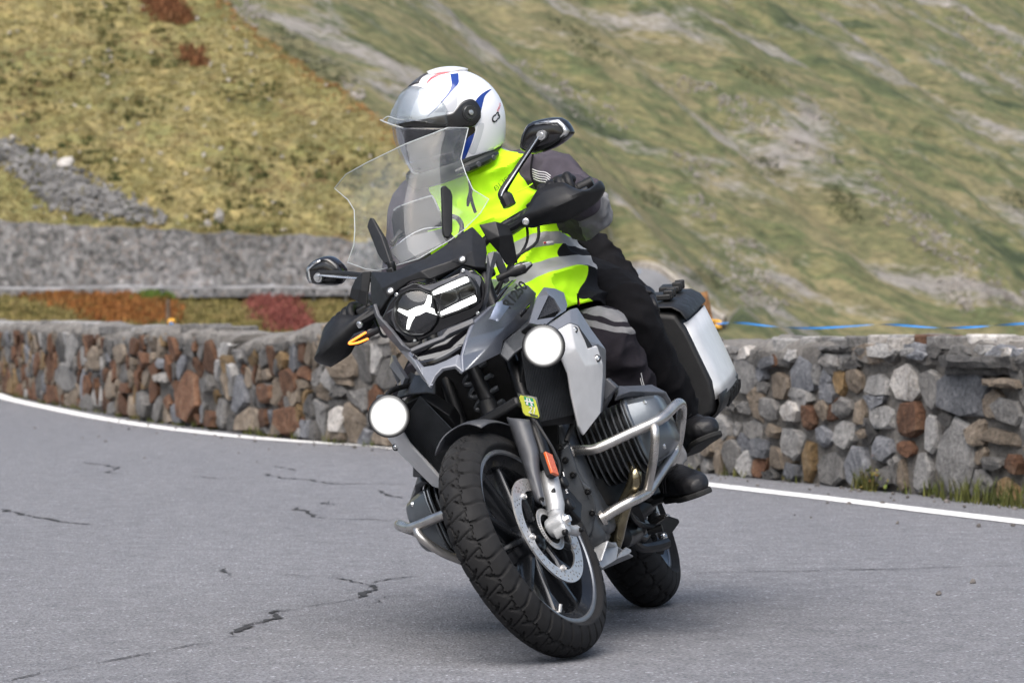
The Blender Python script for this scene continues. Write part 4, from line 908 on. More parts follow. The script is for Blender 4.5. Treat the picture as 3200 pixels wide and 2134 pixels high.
# brake discs
def disc(cx, cz, y, r1, r0, sg, fn, parent, nl=5, rivet=True):
    lobes = []
    n = 160
    for k in range(n):
        a = 2*math.pi*k/n; q = max(0, math.cos(nl*a))**6; lobes.append(((r0-.014*q)*math.cos(a), (r0-.014*q)*math.sin(a)))
    loops = [circle(r1, 96), lobes]
    nh = 45
    for k in range(nh):
        a = 2*math.pi*k/nh
        for j, rr in enumerate((r0+.009, (r0+r1)/2, r1-.008)):
            if (k+j) % 3 != 2: loops.append(circle(.0033, 8, (rr*math.cos(a+j*.045), rr*math.sin(a+j*.045))))
    sh = flat2d(loops, .0052); Mx = Matrix.Translation((cx, y, cz)) @ Matrix.Rotation(R(90), 4, 'X')
    d = obj('brake_disc', xf(sh, Mx), K_STEEL, parent, fn=fn, smooth=False)
    arms = []
    for k in range(nl):
        a = 2*math.pi*k/nl; c, s = math.cos(a), math.sin(a)
        arms.append(tube([(cx+.045*c, y-sg*.02, cz+.045*s), (cx+(r0-.03)*c, y-sg*.008, cz+(r0-.03)*s), (cx+(r0-.006)*c, y-sg*.006, cz+(r0-.006)*s)], [.010, .009, .010], 8))
    for a_ in arms: obj('disc_arm', a_, K_RIM, parent, fn=fn)
    riv = [lathe([(.0, .004), (.003, .004), (.004, .001), (.006, .001), (.0068, .004), (.0085, .003), (.0085, -.002)], (cx+(r0-.004)*math.cos(2*math.pi*k/nl), y+sg*.004, cz+(r0-.004)*math.sin(2*math.pi*k/nl)), (0, sg, 0), 14) for k in range(nl)]
    for r_ in riv: obj('rivet', r_, K_STEEL, parent, fn=fn)
for sg in (1, -1):
    disc(*FC, sg*.078, .1525, .116, sg, st, fw)
    tl = []
    for k in range(48): a = 2*math.pi*k/48; tl.append([(.0475*math.cos(a-.035), .0475*math.sin(a-.035)), (.0475*math.cos(a+.035), .0475*math.sin(a+.035)), (.0575*math.cos(a+.035), .0575*math.sin(a+.035)), (.0575*math.cos(a-.035), .0575*math.sin(a-.035))])
    if sg == 1: obj('sensor_ring', xf(flat2d([circle(.060, 64), circle(.043, 64)]+tl, .002), Matrix.Translation((FC[0], .0865, FC[1])) @ Matrix.Rotation(R(90), 4, 'X')), K_STEEL, fw, fn=st, smooth=False)
disc(RC[0], RC[1], .085, .138, .105, 1, None, rw_)
obj('valve_stem', tube([(FC[0]+.06, .02, FC[1]-.205), (FC[0]+.052, .032, FC[1]-.185)], .005, 8), K_STEEL, fw, fn=st)

# ------------------------------------------------------------------ front end that turns with the bars
def fork_side(fn, sg):
    lower = obj('fork_lower', join(tube(cr([(.552, .103, .615), (.60, .103, .52), (.652, .103, .44)], 3), .0215, 16)), K_DARK, bike, fn=fn)
    obj('slider', join(tube([(.640, .103, .462), (.648, .103, .447), (.700, .103, .372), (.722, .103, .352)], [.024, .0275, .0265, .022], 18), ), K_CAST, lower, fn=fn)
    foot = join(lathe([(0, .032), (.022, .032), (.027, .028), (.028, .0), (.027, -.022), (0, -.022)], (.760, .106, .325), (0, 1, 0), 22), tube([(.712, .103, .358), (.74, .104, .335), (.762, .105, .318)], [.022, .024, .022], 12), tube([(.745, .108, .318), (.70, .112, .296), (.672, .112, .290)], [.018, .014, .017], 10), box((.775, .118, .302), (.03, .04, .022)))
    V, F, _ = remesh(foot, .004, 6); obj('axle_clamp', (V, F), K_CAST, lower, fn=fn)
    obj('axle_bolt', join(lathe([(0, .014), (.0095, .014), (.0105, .012), (.0105, 0)], (.760, .136, .325), (0, 1, 0), 6), lathe([(.0, .004), (.016, .004), (.018, .001), (.018, -.002)], (.760, .137, .325), (0, 1, 0), 24)), K_STEEL, lower, fn=fn)
    obj('clamp_bolt', bolt((.790, .132, .297), (.35, 1, -.2), .008, .006), K_DARK, lower, fn=fn)
    obj('clamp_bolt', bolt((.682, .13, .286), (0, 1, 0), .007, .005), K_DARK, lower, fn=fn)
    # cover in front of the leg: curved plate, wide on top and pointed below
    rows = [
     [(0.595, 0.0592, 0.6491), (0.628, 0.0749, 0.6454), (0.646, 0.0949, 0.6357), (0.648, 0.1154, 0.6229), (0.63, 0.1257, 0.6126), (0.595, 0.1158, 0.6123)],
     [(0.617, 0.0599, 0.6042), (0.65, 0.0756, 0.6007), (0.668, 0.0954, 0.5918), (0.67, 0.1154, 0.5793), (0.652, 0.1255, 0.5696), (0.617, 0.115, 0.5694)],
     [(0.645, 0.0628, 0.5488), (0.678, 0.0785, 0.5456), (0.696, 0.097, 0.5385), (0.698, 0.1162, 0.5286), (0.68, 0.1251, 0.521), (0.645, 0.1144, 0.5213)],
     [(0.667, 0.0636, 0.5045), (0.7, 0.0789, 0.5016), (0.718, 0.0952, 0.4948), (0.72, 0.1094, 0.4855), (0.702, 0.1142, 0.4785), (0.667, 0.1027, 0.4785)],
     [(0.693, 0.0659, 0.455), (0.726, 0.0808, 0.4526), (0.744, 0.0959, 0.4487), (0.746, 0.1085, 0.4444), (0.728, 0.1116, 0.4414), (0.693, 0.0997, 0.4424)],
     [(0.713, 0.0662, 0.4138), (0.746, 0.0812, 0.4115), (0.764, 0.0955, 0.4092), (0.766, 0.1066, 0.4062), (0.748, 0.1084, 0.4048), (0.713, 0.0959, 0.406)],
     [(0.721, 0.0776, 0.3961), (0.754, 0.0921, 0.3942), (0.772, 0.1028, 0.3906), (0.774, 0.1083, 0.386), (0.756, 0.1047, 0.3833), (0.721, 0.0909, 0.384)],
    ]
    c = obj('fork_cover', smoothgrid(rows, 3, 4), K_SATIN, bike, fn=fn, solid=.004)
    obj('cover_bolt', bolt((0.766, 0.1069, 0.403), (.8, .5, -.1), .0075, .004), K_DARK, c, fn=fn)
    obj('brake_hose', tube(cr([(.60, .13, .60), (.62, .142, .55), (.625, .145, .50), (.632, .135, .45), (.66, .09, .41)], 5), .0042, 8), K_RUBHOSE, bike, fn=fn)
    # caliper behind the leg
    cal = join(box((.640, .098, .378), (.075, .052, .125), Matrix.Rotation(R(33), 3, 'Y')), box((.612, .088, .402), (.03, .06, .10), Matrix.Rotation(R(33), 3, 'Y')), cyl((.625, .10, .42), (.625, .135, .42), .018), cyl((.66, .10, .36), (.66, .135, .36), .018))
    k = obj('brake_caliper', cal, K_DARK, bike, fn=fn, bevel=.006, seg=3)
    if sg > 0:
        t = text('caliper_lettering', 'BMW', K_WHITE, k, (.6035, .1252, .4285), (.545, 0, -.839), (.80, 0, .52), .017, wide=1.3)
        t.data.transform(Matrix.Identity(4))
        for v in t.data.vertices: v.co = st(v.co)
        for a_ in ((.5925, .4465, .6005, .4342), (.6385, .375, .6485, .3605)):
            obj('caliper_line', tube([(a_[0], .126, a_[1]), (a_[2], .126, a_[3])], .0015, 6), K_WHITE, k, fn=fn)
    # amber reflector on its block
    rf = obj('reflector_base', box((.668, .128, .478), (.030, .018, .072), Matrix.Rotation(R(-25), 3, 'Y')), K_MATTE, bike, fn=fn, bevel=.003)
    obj('reflector', box((.6735, .141, .476), (.034, .009, .066), Matrix.Rotation(R(-25), 3, 'Y')), K_AMBER, rf, fn=fn, bevel=.002)
fork_side(st, 1); fork_side(stm, -1)
# upper fork tubes and bridge
for fn in (st, stm): obj('fork_tube', tube([(.552, .103, .615), (.515, .103, .70), (.40, .103, .95), (.345, .103, 1.065)], [.020, .019, .0185, .0185], 14), K_DARK, bike, fn=fn)
obj('fork_bridge', join(box((.575, 0, .655), (.09, .24, .03), Matrix.Rotation(R(-25), 3, 'Y')), cyl((.55, 0, .66), (.52, 0, .72), .026)), K_MATTE, bike, fn=st, bevel=.008)
obj('upper_yoke', join(box((.355, 0, 1.055), (.09, .25, .03), Matrix.Rotation(R(-25), 3, 'Y')), cyl((.365, 0, .93), (.335, 0, 1.07), .03), box((.335, .045, 1.09), (.04, .03, .05)), box((.335, -.045, 1.09), (.04, .03, .05))), K_DARK, bike, fn=st, bevel=.006)
# mudguard
rows = []
for a in np.linspace(R(85), R(152), 15):
    row = []
    for u in np.linspace(-1, 1, 13):
        r_ = .356-.034*abs(u)**2.6; fr = R(5)*(abs(u)**1.5) if a < R(86) else 0
        row.append((FC[0]+r_*math.cos(a-fr), u*.078, FC[1]+r_*math.sin(a-fr)))
    rows.append(row)
mg = obj('mudguard', grid(rows), K_SATIN, bike, fn=st, solid=.004, angle=60)
# toll sticker on the fork bridge
def quad_frame(P):  # lower-left, lower-right, upper-right, upper-left
    ll, lr, ur, ul = [Vector(q) for q in P]; return lambda u, v: tuple((ll*(1-u)+lr*u)*(1-v)+(ul*(1-u)+ur*u)*v)
def rect_on(Q, u0, v0, u1, v1, lift, rnd=0.):
    n = (Vector(Q(1, 0))-Vector(Q(0, 0))).cross(Vector(Q(0, 1))-Vector(Q(0, 0))).normalized()*lift
    if rnd: uv = [(u0+rnd, v0), (u1-rnd, v0), (u1, v0+rnd), (u1, v1-rnd), (u1-rnd, v1), (u0+rnd, v1), (u0, v1-rnd), (u0, v0+rnd)]
    else: uv = [(u0, v0), (u1, v0), (u1, v1), (u0, v1)]
    return [tuple(Vector(Q(*q))+n) for q in uv], [tuple(range(len(uv)))]
SQ = quad_frame([(0.6, 0.106, 0.6296), (0.6, 0.1483, 0.5942), (0.6, 0.166, 0.6535), (0.6, 0.1233, 0.6897)])
stk = obj('sticker_plate', rect_on(SQ, 0, 0, 1, 1, 0.), mat('sticker_backing', (.05, .055, .05), .4), bike, fn=st, solid=.003, off=-1)
obj('toll_sticker', rect_on(SQ, .07, .06, .93, .95, .0022, .1), mat('sticker_yellow', (.55, .58, .07), .35, var=.1, scale=40), stk, fn=st)
obj('sticker_green', rect_on(SQ, .33, .55, .80, .93, .0032), mat('sticker_green_ink', (.03, .30, .14), .35), stk, fn=st)
obj('sticker_strip', rect_on(SQ, .44, .10, .86, .19, .0032), mat('sticker_dark_ink', (.06, .07, .05), .4), stk, fn=st)
def on_quad_text(name, s, Q, u, v, hv, m, parent, fn, lift=.004, wide=1.):
    o0 = Vector(Q(u, v)); x = Vector(Q(u+.1, v))-o0; y = Vector(Q(u, v+.1))-o0; n = x.cross(y).normalized(); t = text(name, s, m, parent, o0+n*lift, x, y, hv*(Vector(Q(u, 1))-Vector(Q(u, 0))).length/.7, wide=wide)
    if fn:
        for w in t.data.vertices: w.co = fn(w.co)
    return t
on_quad_text('sticker_number', '21', SQ, .36, .22, .30, K_WHITE, stk, st, wide=.85)
for (a, b) in (((.42, .57), (.50, .90)), ((.68, .57), (.60, .90))):
    c, d = Vector(SQ(*a)), Vector(SQ(*b)); e = (Vector(SQ(1, 0))-Vector(SQ(0, 0)))*.055; n = Vector((.004, 0, 0)); obj('sticker_road', ([tuple(c-e+n), tuple(c+e+n), tuple(d+e*.6+n), tuple(d-e*.6+n)], [(0, 1, 2, 3)]), K_WHITE, stk, fn=st)
obj('sticker_bridge', rect_on(SQ, .33, .71, .80, .77, .0045), K_WHITE, stk, fn=st)

# ------------------------------------------------------------------ handlebar, guards, mirrors
BAR = [(.325, 0, 1.105), (.325, .08, 1.105), (.30, .17, 1.13), (.262, .27, 1.135), (.235, .34, 1.126), (.206, .458, 1.118)]
bar = obj('handlebar', tube(cr([my(q) for q in reversed(BAR[1:])]+BAR, 5), .0125, 12), K_DARK, bike, fn=st)
for sg, fn in ((1, st), (-1, stm)):
    obj('grip', tube([(.244, .318, 1.128), (.218, .418, 1.121)], .017, 14), K_RUBHOSE, bar, fn=fn)
    obj('bar_end', tube([(.217, .421, 1.121), (.207, .462, 1.118)], [.017, .0175], 14), K_MATTE, bar, fn=fn)
    obj('lever', tube(cr([(.295, .285, 1.112), (.305, .34, 1.112), (.285, .42, 1.106), (.275, .462, 1.10)], 4), [.007, .0065, .005, .008], 8), K_DARK, bar, fn=fn)
    obj('switch_cube', join(box((.25, .305, 1.130), (.05, .05, .05), Matrix.Rotation(R(-15), 3, 'Z')), cyl((.27, .275, 1.125), (.31, .275, 1.12), .018)), K_MATTE, bar, fn=fn, bevel=.006)
    obj('fluid_reservoir', box((.290, .225, 1.118), (.045, .07, .035), Matrix.Rotation(R(-12), 3, 'Z')), K_MATTE, bar, fn=fn, bevel=.008, seg=3)
HG = [
 [(0.315, 0.2428, 1.1333), (0.33, 0.2468, 1.1283), (0.33, 0.2433, 1.1225), (0.315, 0.2344, 1.1195)],
 [(0.335, 0.2915, 1.1295), (0.36, 0.3, 1.1226), (0.36, 0.2967, 1.106), (0.335, 0.2863, 1.082)],
 [(0.335, 0.3329, 1.1533), (0.372, 0.3507, 1.1121), (0.368, 0.3434, 1.0884), (0.34, 0.3149, 1.0735)],
 [(0.33, 0.3605, 1.1639), (0.376, 0.3853, 1.1039), (0.368, 0.3757, 1.0792), (0.338, 0.3502, 1.0595)],
 [(0.325, 0.4028, 1.1564), (0.374, 0.4207, 1.0979), (0.36, 0.4084, 1.0732), (0.332, 0.3747, 1.0492)],
 [(0.32, 0.4279, 1.1425), (0.366, 0.4463, 1.0949), (0.35, 0.4338, 1.0713), (0.325, 0.4081, 1.0471)],
 [(0.315, 0.4482, 1.1116), (0.35, 0.4699, 1.0926), (0.335, 0.4587, 1.0703), (0.312, 0.4431, 1.0483)],
 [(0.3, 0.4712, 1.0963), (0.325, 0.485, 1.0882), (0.308, 0.4801, 1.0703), (0.29, 0.4693, 1.0525)],
 [(0.262, 0.493, 1.1048), (0.275, 0.5025, 1.0982), (0.262, 0.4997, 1.0783), (0.252, 0.4816, 1.0653)],
 [(0.215, 0.4788, 1.1121), (0.215, 0.4871, 1.1059), (0.205, 0.4836, 1.0875), (0.205, 0.4728, 1.0771)]]
for sg, fn in ((1, st), (-1, stm)):
    hg = obj('hand_guard', smoothgrid(HG, 3, 3), K_MATTE, bike, fn=fn, solid=.0045, angle=40)
    obj('guard_screw', bolt((0.366, 0.292, 1.101), (1, .2, 0), .0095, .004), K_ALU, hg, fn=fn)
    obj('guard_arm', tube(cr([(.318, .215, 1.118), (.335, .25, 1.110), (.352, .30, 1.11)], 3), [.012, .013, .012], 8), K_MATTE, hg, fn=fn)
# mirrors: housing traced for each side, thick rounded shell with ribs and a silver trim
def mirror_head(P, x, depth, trim, ribc, fn, stalk, stalk2, pivot):
    n = len(P); c = Vector((sum(q[0] for q in P)/n, sum(q[1] for q in P)/n, sum(q[2] for q in P)/n)); rows = []
    P2 = cr(P, 3, True)
    for (k, dx) in ((1., -depth), (1.03, -depth*.6), (1., -depth*.15), (.93, .006), (.80, .012), (.55, .016), (.25, .018)):
        rows.append([tuple(c+(Vector(q)-c)*k+Vector((dx, 0, 0))) for q in P2])
    V, F = grid(rows, True); m = len(P2); F += [tuple(range(m-1, -1, -1)), tuple(range(6*m, 7*m))]
    h = obj('mirror', (V, F), K_GLOSS, bike, fn=fn, angle=40)
    for k in np.linspace(.30, .80, 9):
        obj('mirror_rib', tube([tuple(c+(Vector(q)-c)*k+Vector((.0125+(.8-k)*.009, 0, 0))) for q in P2]+[tuple(c+(Vector(P2[0])-c)*k+Vector((.0125+(.8-k)*.009, 0, 0)))], .0011, 5, cap=False), K_DARK, h, fn=fn)
    obj('mirror_trim', grid(trim), K_ALU, h, fn=fn, solid=.004)
    obj('mirror_glass', ([tuple(c+(Vector(q)-c)*.93+Vector((-depth-.001, 0, 0))) for q in P2], [tuple(range(m))]), mat('mirror_glass', (.8, .8, .82), .03, 1., var=0, rvar=0), h, fn=fn)
    obj('mirror_stalk', stalk, K_MATTE, h, fn=fn); obj('stalk_trim', stalk2, K_ALU, h, fn=fn)
    obj('stalk_pivot', lathe([(0, .006), (.007, .006), (.008, .003), (.013, .003), (.014, 0), (.014, -.012)], pivot, (1, 0, 0), 18), K_ALU, h, fn=fn)
ML = [(0.215, 0.3258, 1.3098), (0.215, 0.3574, 1.3409), (0.215, 0.3952, 1.3485), (0.215, 0.4676, 1.3166), (0.215, 0.4791, 1.2711), (0.215, 0.4629, 1.2586), (0.215, 0.4132, 1.256), (0.215, 0.3566, 1.2676), (0.215, 0.3298, 1.291)]
trimL = [[(0.226, 0.4026, 1.3396), (0.23, 0.4023, 1.3343)], [(0.228, 0.4334, 1.3302), (0.232, 0.4311, 1.3233)], [(0.226, 0.4704, 1.3132), (0.231, 0.4619, 1.3063)], [(0.226, 0.477, 1.293), (0.231, 0.4684, 1.2885)], [(0.224, 0.4811, 1.2695), (0.23, 0.4663, 1.2757)], [(0.224, 0.4669, 1.2628), (0.23, 0.4553, 1.2708)], [(0.224, 0.4431, 1.2635), (0.229, 0.4465, 1.2688)]]
stL = tube(cr([(0.295, 0.2462, 1.1713), (0.292, 0.2471, 1.1963), (0.285, 0.2441, 1.2161), (0.262, 0.2981, 1.249), (0.245, 0.3542, 1.2788), (0.236, 0.4055, 1.3014)], 5), [.019, .020, .012, .0085, .0085, .011], 10)
stL2 = tube(cr([(0.31, 0.2436, 1.2042), (0.3, 0.2568, 1.217), (0.272, 0.3078, 1.2488), (0.255, 0.3608, 1.2779), (0.248, 0.407, 1.3008), (0.245, 0.4165, 1.3044), (0.245, 0.4197, 1.2946), (0.245, 0.411, 1.287), (0.245, 0.3961, 1.285)], 5), [.005, .0065, .006, .0058, .006, .0055, .005, .004, .0015], 8, sq=(.5, 1))
mirror_head(ML, .215, .030, trimL, None, st, stL, stL2, (0.248, 0.4103, 1.2979))
MR = [(0.215, -0.4244, 1.339), (0.215, -0.3924, 1.3485), (0.215, -0.3584, 1.342), (0.215, -0.3367, 1.3245), (0.215, -0.3236, 1.2825), (0.215, -0.3368, 1.2611), (0.215, -0.3595, 1.2521), (0.215, -0.3933, 1.2676), (0.215, -0.437, 1.3026)]
trimR = [[(0.226, -0.3656, 1.3398), (0.231, -0.3646, 1.3335)], [(0.226, -0.3885, 1.3431), (0.231, -0.384, 1.3353)], [(0.226, -0.4181, 1.3375), (0.231, -0.4094, 1.3312)], [(0.226, -0.4313, 1.3054), (0.231, -0.4208, 1.3039)], [(0.226, -0.4305, 1.2962), (0.23, -0.4188, 1.2939)]]
stR = tube(cr([(0.305, -0.2139, 1.2015), (0.285, -0.2478, 1.2241), (0.255, -0.317, 1.2684), (0.24, -0.38, 1.3021), (0.238, -0.3918, 1.298)], 5), [.014, .010, .0085, .0085, .009], 10)
stR2 = tube(cr([(0.31, -0.2136, 1.2046), (0.29, -0.2561, 1.2236), (0.268, -0.316, 1.2586), (0.252, -0.3691, 1.2915), (0.248, -0.3862, 1.3007), (0.246, -0.3961, 1.2988), (0.246, -0.3952, 1.2896)], 5), [.006, .0075, .007, .006, .006, .005, .002], 8, sq=(.5, 1))
mirror_head(MR, .215, .030, trimR, None, st, stR, stR2, (0.248, -0.3881, 1.294))
for Q, u in ((quad_frame([(0.236, 0.4167, 1.33), (0.236, 0.4567, 1.3123), (0.236, 0.4596, 1.3172), (0.236, 0.4196, 1.3349)]), 0), (quad_frame([(0.236, -0.4015, 1.3359), (0.236, -0.3678, 1.3343), (0.236, -0.3667, 1.3395), (0.236, -0.4005, 1.3411)]), 0)):
    on_quad_text('mirror_lettering', 'BMW Motorrad', Q, .0, .1, .62, K_DARK, bike, st, .001, wide=.92)
for sg, fn in ((1, st), (-1, stm)):
    obj('control_cable', tube(cr([(.27, .26, 1.12), (.30, .24, 1.06), (.34, .18, 1.02), (.36, .10, .98)], 5), .004, 7), K_RUBHOSE, bike, fn=fn)
    obj('control_cable', tube(cr([(.26, .29, 1.11), (.31, .27, 1.045), (.36, .20, 1.03), (.38, .12, .97)], 5), .0045, 7), K_RUBHOSE, bike, fn=fn)

# ------------------------------------------------------------------ headlamp
LX = .735
hl = panel('headlamp_housing', [(0.69, -0.1419, 1.0274), (0.7, -0.1079, 1.0525), (0.705, -0.0605, 1.0791), (0.71, -0.0174, 1.0788), (0.715, 0.0108, 1.059), (0.71, 0.0622, 1.0514), (0.7, 0.1104, 1.0509), (0.69, 0.1386, 1.0453), (0.675, 0.1494, 1.0196), (0.66, 0.1452, 0.9942), (0.665, 0.1217, 0.9497), (0.68, 0.0996, 0.932), (0.69, 0.085, 0.9285), (0.71, 0.0197, 0.931), (0.7, -0.0337, 0.9306), (0.7, -0.0705, 0.9279), (0.695, -0.1115, 0.9419), (0.69, -0.1372, 0.9855)], None, K_GLOSS, bike, .03, .006)
def disc_poly(P, x0, m, name, parent, thick=.006, bevel=.0015): return panel(name, P, None, m, parent, thick, bevel)
ROUND = [(0.728, 0.025, 0.9944), (0.728, 0.0144, 0.973), (0.728, -0.0015, 0.954), (0.728, -0.0246, 0.9418), (0.728, -0.0488, 0.9387), (0.728, -0.0749, 0.9488), (0.728, -0.0939, 0.9694), (0.728, -0.1006, 0.9947), (0.728, -0.0961, 1.0225), (0.728, -0.082, 1.0461), (0.728, -0.06, 1.0614), (0.728, -0.0326, 1.063), (0.728, -0.0065, 1.0528), (0.728, 0.0145, 1.0312)]
RECT = [(0.734, 0.0207, 1.0335), (0.734, 0.0454, 1.035), (0.728, 0.1202, 1.0357), (0.724, 0.1328, 1.0203), (0.72, 0.1351, 0.9958), (0.718, 0.1278, 0.9743), (0.718, 0.1167, 0.9588), (0.722, 0.0958, 0.9541), (0.732, 0.0194, 0.9592), (0.734, 0.0097, 0.9764)]
def bezel(P, m, name, parent, w=.93, x=.006, back=-.05):
    c = sum((Vector(q) for q in P), Vector())/len(P); rows = [[tuple(c+(Vector(q)-c)*k+Vector((dx, 0, 0))) for q in P] for k, dx in ((1.05, -.02), (1.03, x), (1.0, x+.002), (.985, x-.004), (.96, back))]
    return obj(name, grid(rows, True), m, parent, angle=40)
bezel(ROUND, K_MATTE, 'lamp_bezel', hl); bezel(RECT, K_MATTE, 'lamp_bezel', hl)
K_REFL = mat('reflector_chrome', (.075, .078, .078), .3, .6, var=.3, scale=60)
K_INNER = mat('lamp_inner', (.010, .011, .010), .45, 0., var=.3, scale=80, spec=.2)
def sink(P, d, k=.97):
    c = sum((Vector(q) for q in P), Vector())/len(P); return [tuple(c+(Vector(q)-c)*k+Vector((d, 0, 0))) for q in P]
panel('reflector_bowl', sink(ROUND, -.035, .98), None, K_INNER, hl, .004, 0); panel('reflector_bowl', sink(RECT, -.035, .98), None, K_INNER, hl, .004, 0)
def lens_dome(P, h, name):
    c = sum((Vector(q) for q in P), Vector())/len(P); P2 = cr(P, 2, True); rows = [[tuple(c+(Vector(q)-c)*k+Vector((h*(1-k*k), 0, 0))) for q in P2] for k in (1., .85, .6, .3, .05)]; V, F = grid(rows, True); F.append(tuple(range(4*len(P2), 5*len(P2)))); return obj(name, (V, F), K_LENS, hl)
# grid facets inside the round lamp
fc = []
for i in range(9):
    for j in range(9):
        q = Vector((0.7, -0.0428, 1.0029))+Vector((0, (i-4)*.0135+.004*(j-4)*.0, (j-4)*.0125)); 
        if Vector((q.y-(0.7, -0.0428, 1.0029)[1], q.z-(0.7, -0.0428, 1.0029)[2])).length < .058: fc.append(box(tuple(q), (.003, .0115, .0004))); fc.append(box(tuple(q), (.003, .0004, .0105)))
obj('facet_grid', join(*fc), K_REFL, hl, smooth=False)['kind'] = 'stuff'
def bar_of(P, w, name, m, lift=0.):
    """light bar along traced points: flattened tube"""
    return obj(name, tube(P, w, 10, sq=(1, .5) if False else None), m, hl)
def drl(P, w, name='daytime_light'):
    return obj(name, tube(P, w, 8), E_DRL, hl)
drl([(0.722, 0.0184, 1.029), (0.724, 0.0655, 1.0283), (0.716, 0.121, 1.0263)], [.0055, .0095, .0075])
drl([(0.722, 0.0183, 0.9706), (0.722, 0.0649, 0.9701), (0.71, 0.1197, 0.9714)], [.005, .0085, .0085])
drl([(0.712, -0.0856, 1.0278), (0.714, -0.0641, 1.0048)], [.004, .0065])
drl([(0.712, -0.0835, 0.9702), (0.714, -0.0707, 0.9866), (0.714, -0.0573, 0.9981)], [.0038, .006, .008])
drl([(0.714, -0.0638, 1.0054), (0.716, -0.0375, 1.0031), (0.716, -0.0128, 1.0015)], [.0085, .0115, .0085])
drl([(0.716, -0.0123, 1.0028), (0.716, -0.0009, 1.0132), (0.716, 0.0094, 1.0273)], [.0085, .007, .006])
drl([(0.716, -0.0139, 0.999), (0.716, -0.0005, 0.9862), (0.716, 0.0118, 0.9724)], [.007, .0065, .0045])
panel('projector', [(0.712, 0.0253, 1.0067), (0.712, 0.0395, 1.0216), (0.712, 0.0789, 1.016), (0.712, 0.0775, 0.9913), (0.712, 0.0676, 0.9845), (0.712, 0.0328, 0.9831), (0.712, 0.0226, 0.9918)], None, K_REFL, hl, .012, .003)
panel('projector_lens', sink([(0.716, 0.0261, 1.0063), (0.716, 0.0403, 1.0213), (0.716, 0.0796, 1.0157), (0.716, 0.0782, 0.991), (0.716, 0.0684, 0.9841), (0.716, 0.0336, 0.9828), (0.716, 0.0234, 0.9914)], .003, .86), None, K_INNER, hl, .004, .001)
panel('reflector_box', [(0.705, 0.0815, 0.9995), (0.705, 0.0853, 1.014), (0.703, 0.1225, 1.0133), (0.7, 0.1258, 0.9963), (0.7, 0.1177, 0.9837), (0.703, 0.0794, 0.9843)], None, K_REFL, hl, .01, .003)
panel('reflector_shade', [(0.7085, 0.0851, 0.9992), (0.7085, 0.0866, 1.0072), (0.7065, 0.1191, 1.0066), (0.7035, 0.1228, 0.9963), (0.7035, 0.117, 0.9877), (0.7065, 0.0836, 0.9874)], None, K_INNER, hl, .003, 0)
lens_dome(ROUND, .016, 'lamp_lens'); lens_dome(RECT, .012, 'lamp_lens')
# housing details around the lamp
panel('lamp_visor', [(0.722, -0.01, 1.0656), (0.724, 0.0041, 1.0619), (0.726, 0.0159, 1.053), (0.724, 0.0628, 1.051), (0.72, 0.0731, 1.0478), (0.718, 0.0962, 1.0438), (0.712, 0.1066, 1.0505), (0.708, 0.1153, 1.0579), (0.7, 0.1259, 1.0516), (0.7, 0.1331, 1.039), (0.684, 0.1486, 1.0249), (0.68, 0.1467, 1.0108), (0.69, 0.1325, 0.9896), (0.7, 0.1262, 0.98), (0.712, 0.1336, 0.9965), (0.718, 0.1327, 1.0204), (0.724, 0.121, 1.0366), (0.732, 0.0464, 1.0383), (0.734, 0.0207, 1.0364), (0.73, 0.005, 1.049)], None, K_SATIN, hl, .016, .003)
panel('lamp_lower_trim', [(0.7, -0.124, 1.0334), (0.712, -0.1012, 1.0347), (0.714, -0.111, 1.014), (0.714, -0.1122, 0.9822), (0.714, -0.0988, 0.9603), (0.716, -0.0805, 0.9486), (0.718, -0.0475, 0.9355), (0.71, -0.0675, 0.9379), (0.705, -0.0914, 0.9532), (0.7, -0.1093, 0.9734), (0.7, -0.1236, 1.0021)], None, K_SATIN, hl, .012, .002)
for q in ((0.712, 0.1165, 1.0516), (0.71, -0.0751, 1.0663), (0.71, -0.078, 0.9355), (0.69, 0.1031, 0.935)): obj('lamp_screw', bolt(q, (1, 0, .1), .0055, .003), K_ALU, hl)

# ------------------------------------------------------------------ cowl round the lamp
cowl = panel('cowl', [(0.5782, -0.1422, 1.1659), (0.6384, -0.076, 1.1341), (0.6549, -0.0291, 1.1341), (0.6597, 0.0254, 1.1289), (0.6158, 0.0859, 1.1448), (0.5759, 0.1216, 1.1592), (0.5376, 0.1555, 1.1684), (0.5609, 0.1784, 1.1156), (0.5993, 0.1757, 1.0804), (0.6472, 0.164, 1.041),
 (0.6682, 0.1426, 1.0522), (0.6737, 0.1215, 1.0689), (0.7191, 0.054, 1.0649), (0.7313, 0.0315, 1.0647), (0.7261, 0.0024, 1.0784), (0.7124, -0.0281, 1.0844), (0.7036, -0.0694, 1.0777), (0.6819, -0.106, 1.0697), (0.6565, -0.1664, 1.0397), (0.6164, -0.1666, 1.0795), (0.5855, -0.1641, 1.1164),
 (0.703, 0.0948, 1.0894), (0.7269, 0.0143, 1.0955), (0.6992, -0.0626, 1.1005), (0.642, 0.1475, 1.0963), (0.6632, -0.1137, 1.1023)],
 [(0, 1, 23, 25), (1, 2, 22, 23), (2, 3, 21, 22), (3, 4, 5, 21), (5, 6, 24, 21), (6, 7, 8, 24), (8, 9, 10, 24), (10, 11, 21, 24), (11, 12, 13, 22, 21), (13, 14, 15, 23, 22), (15, 16, 23), (16, 17, 25, 23), (17, 18, 19, 25), (19, 20, 0, 25)], K_MATTE, bike, .012, .004)
for q in ((0.7042, 0.1253, 1.0813), (0.7202, -0.0839, 1.0815)): (obj('cowl_screw', bolt(q, (1, 0, .4), .0075, .003), K_ALU, cowl), obj('screw_recess', lathe([(.0075, .0005), (.011, .0005), (.013, -.003)], q, (1, 0, .4), 18), K_DARK, cowl))
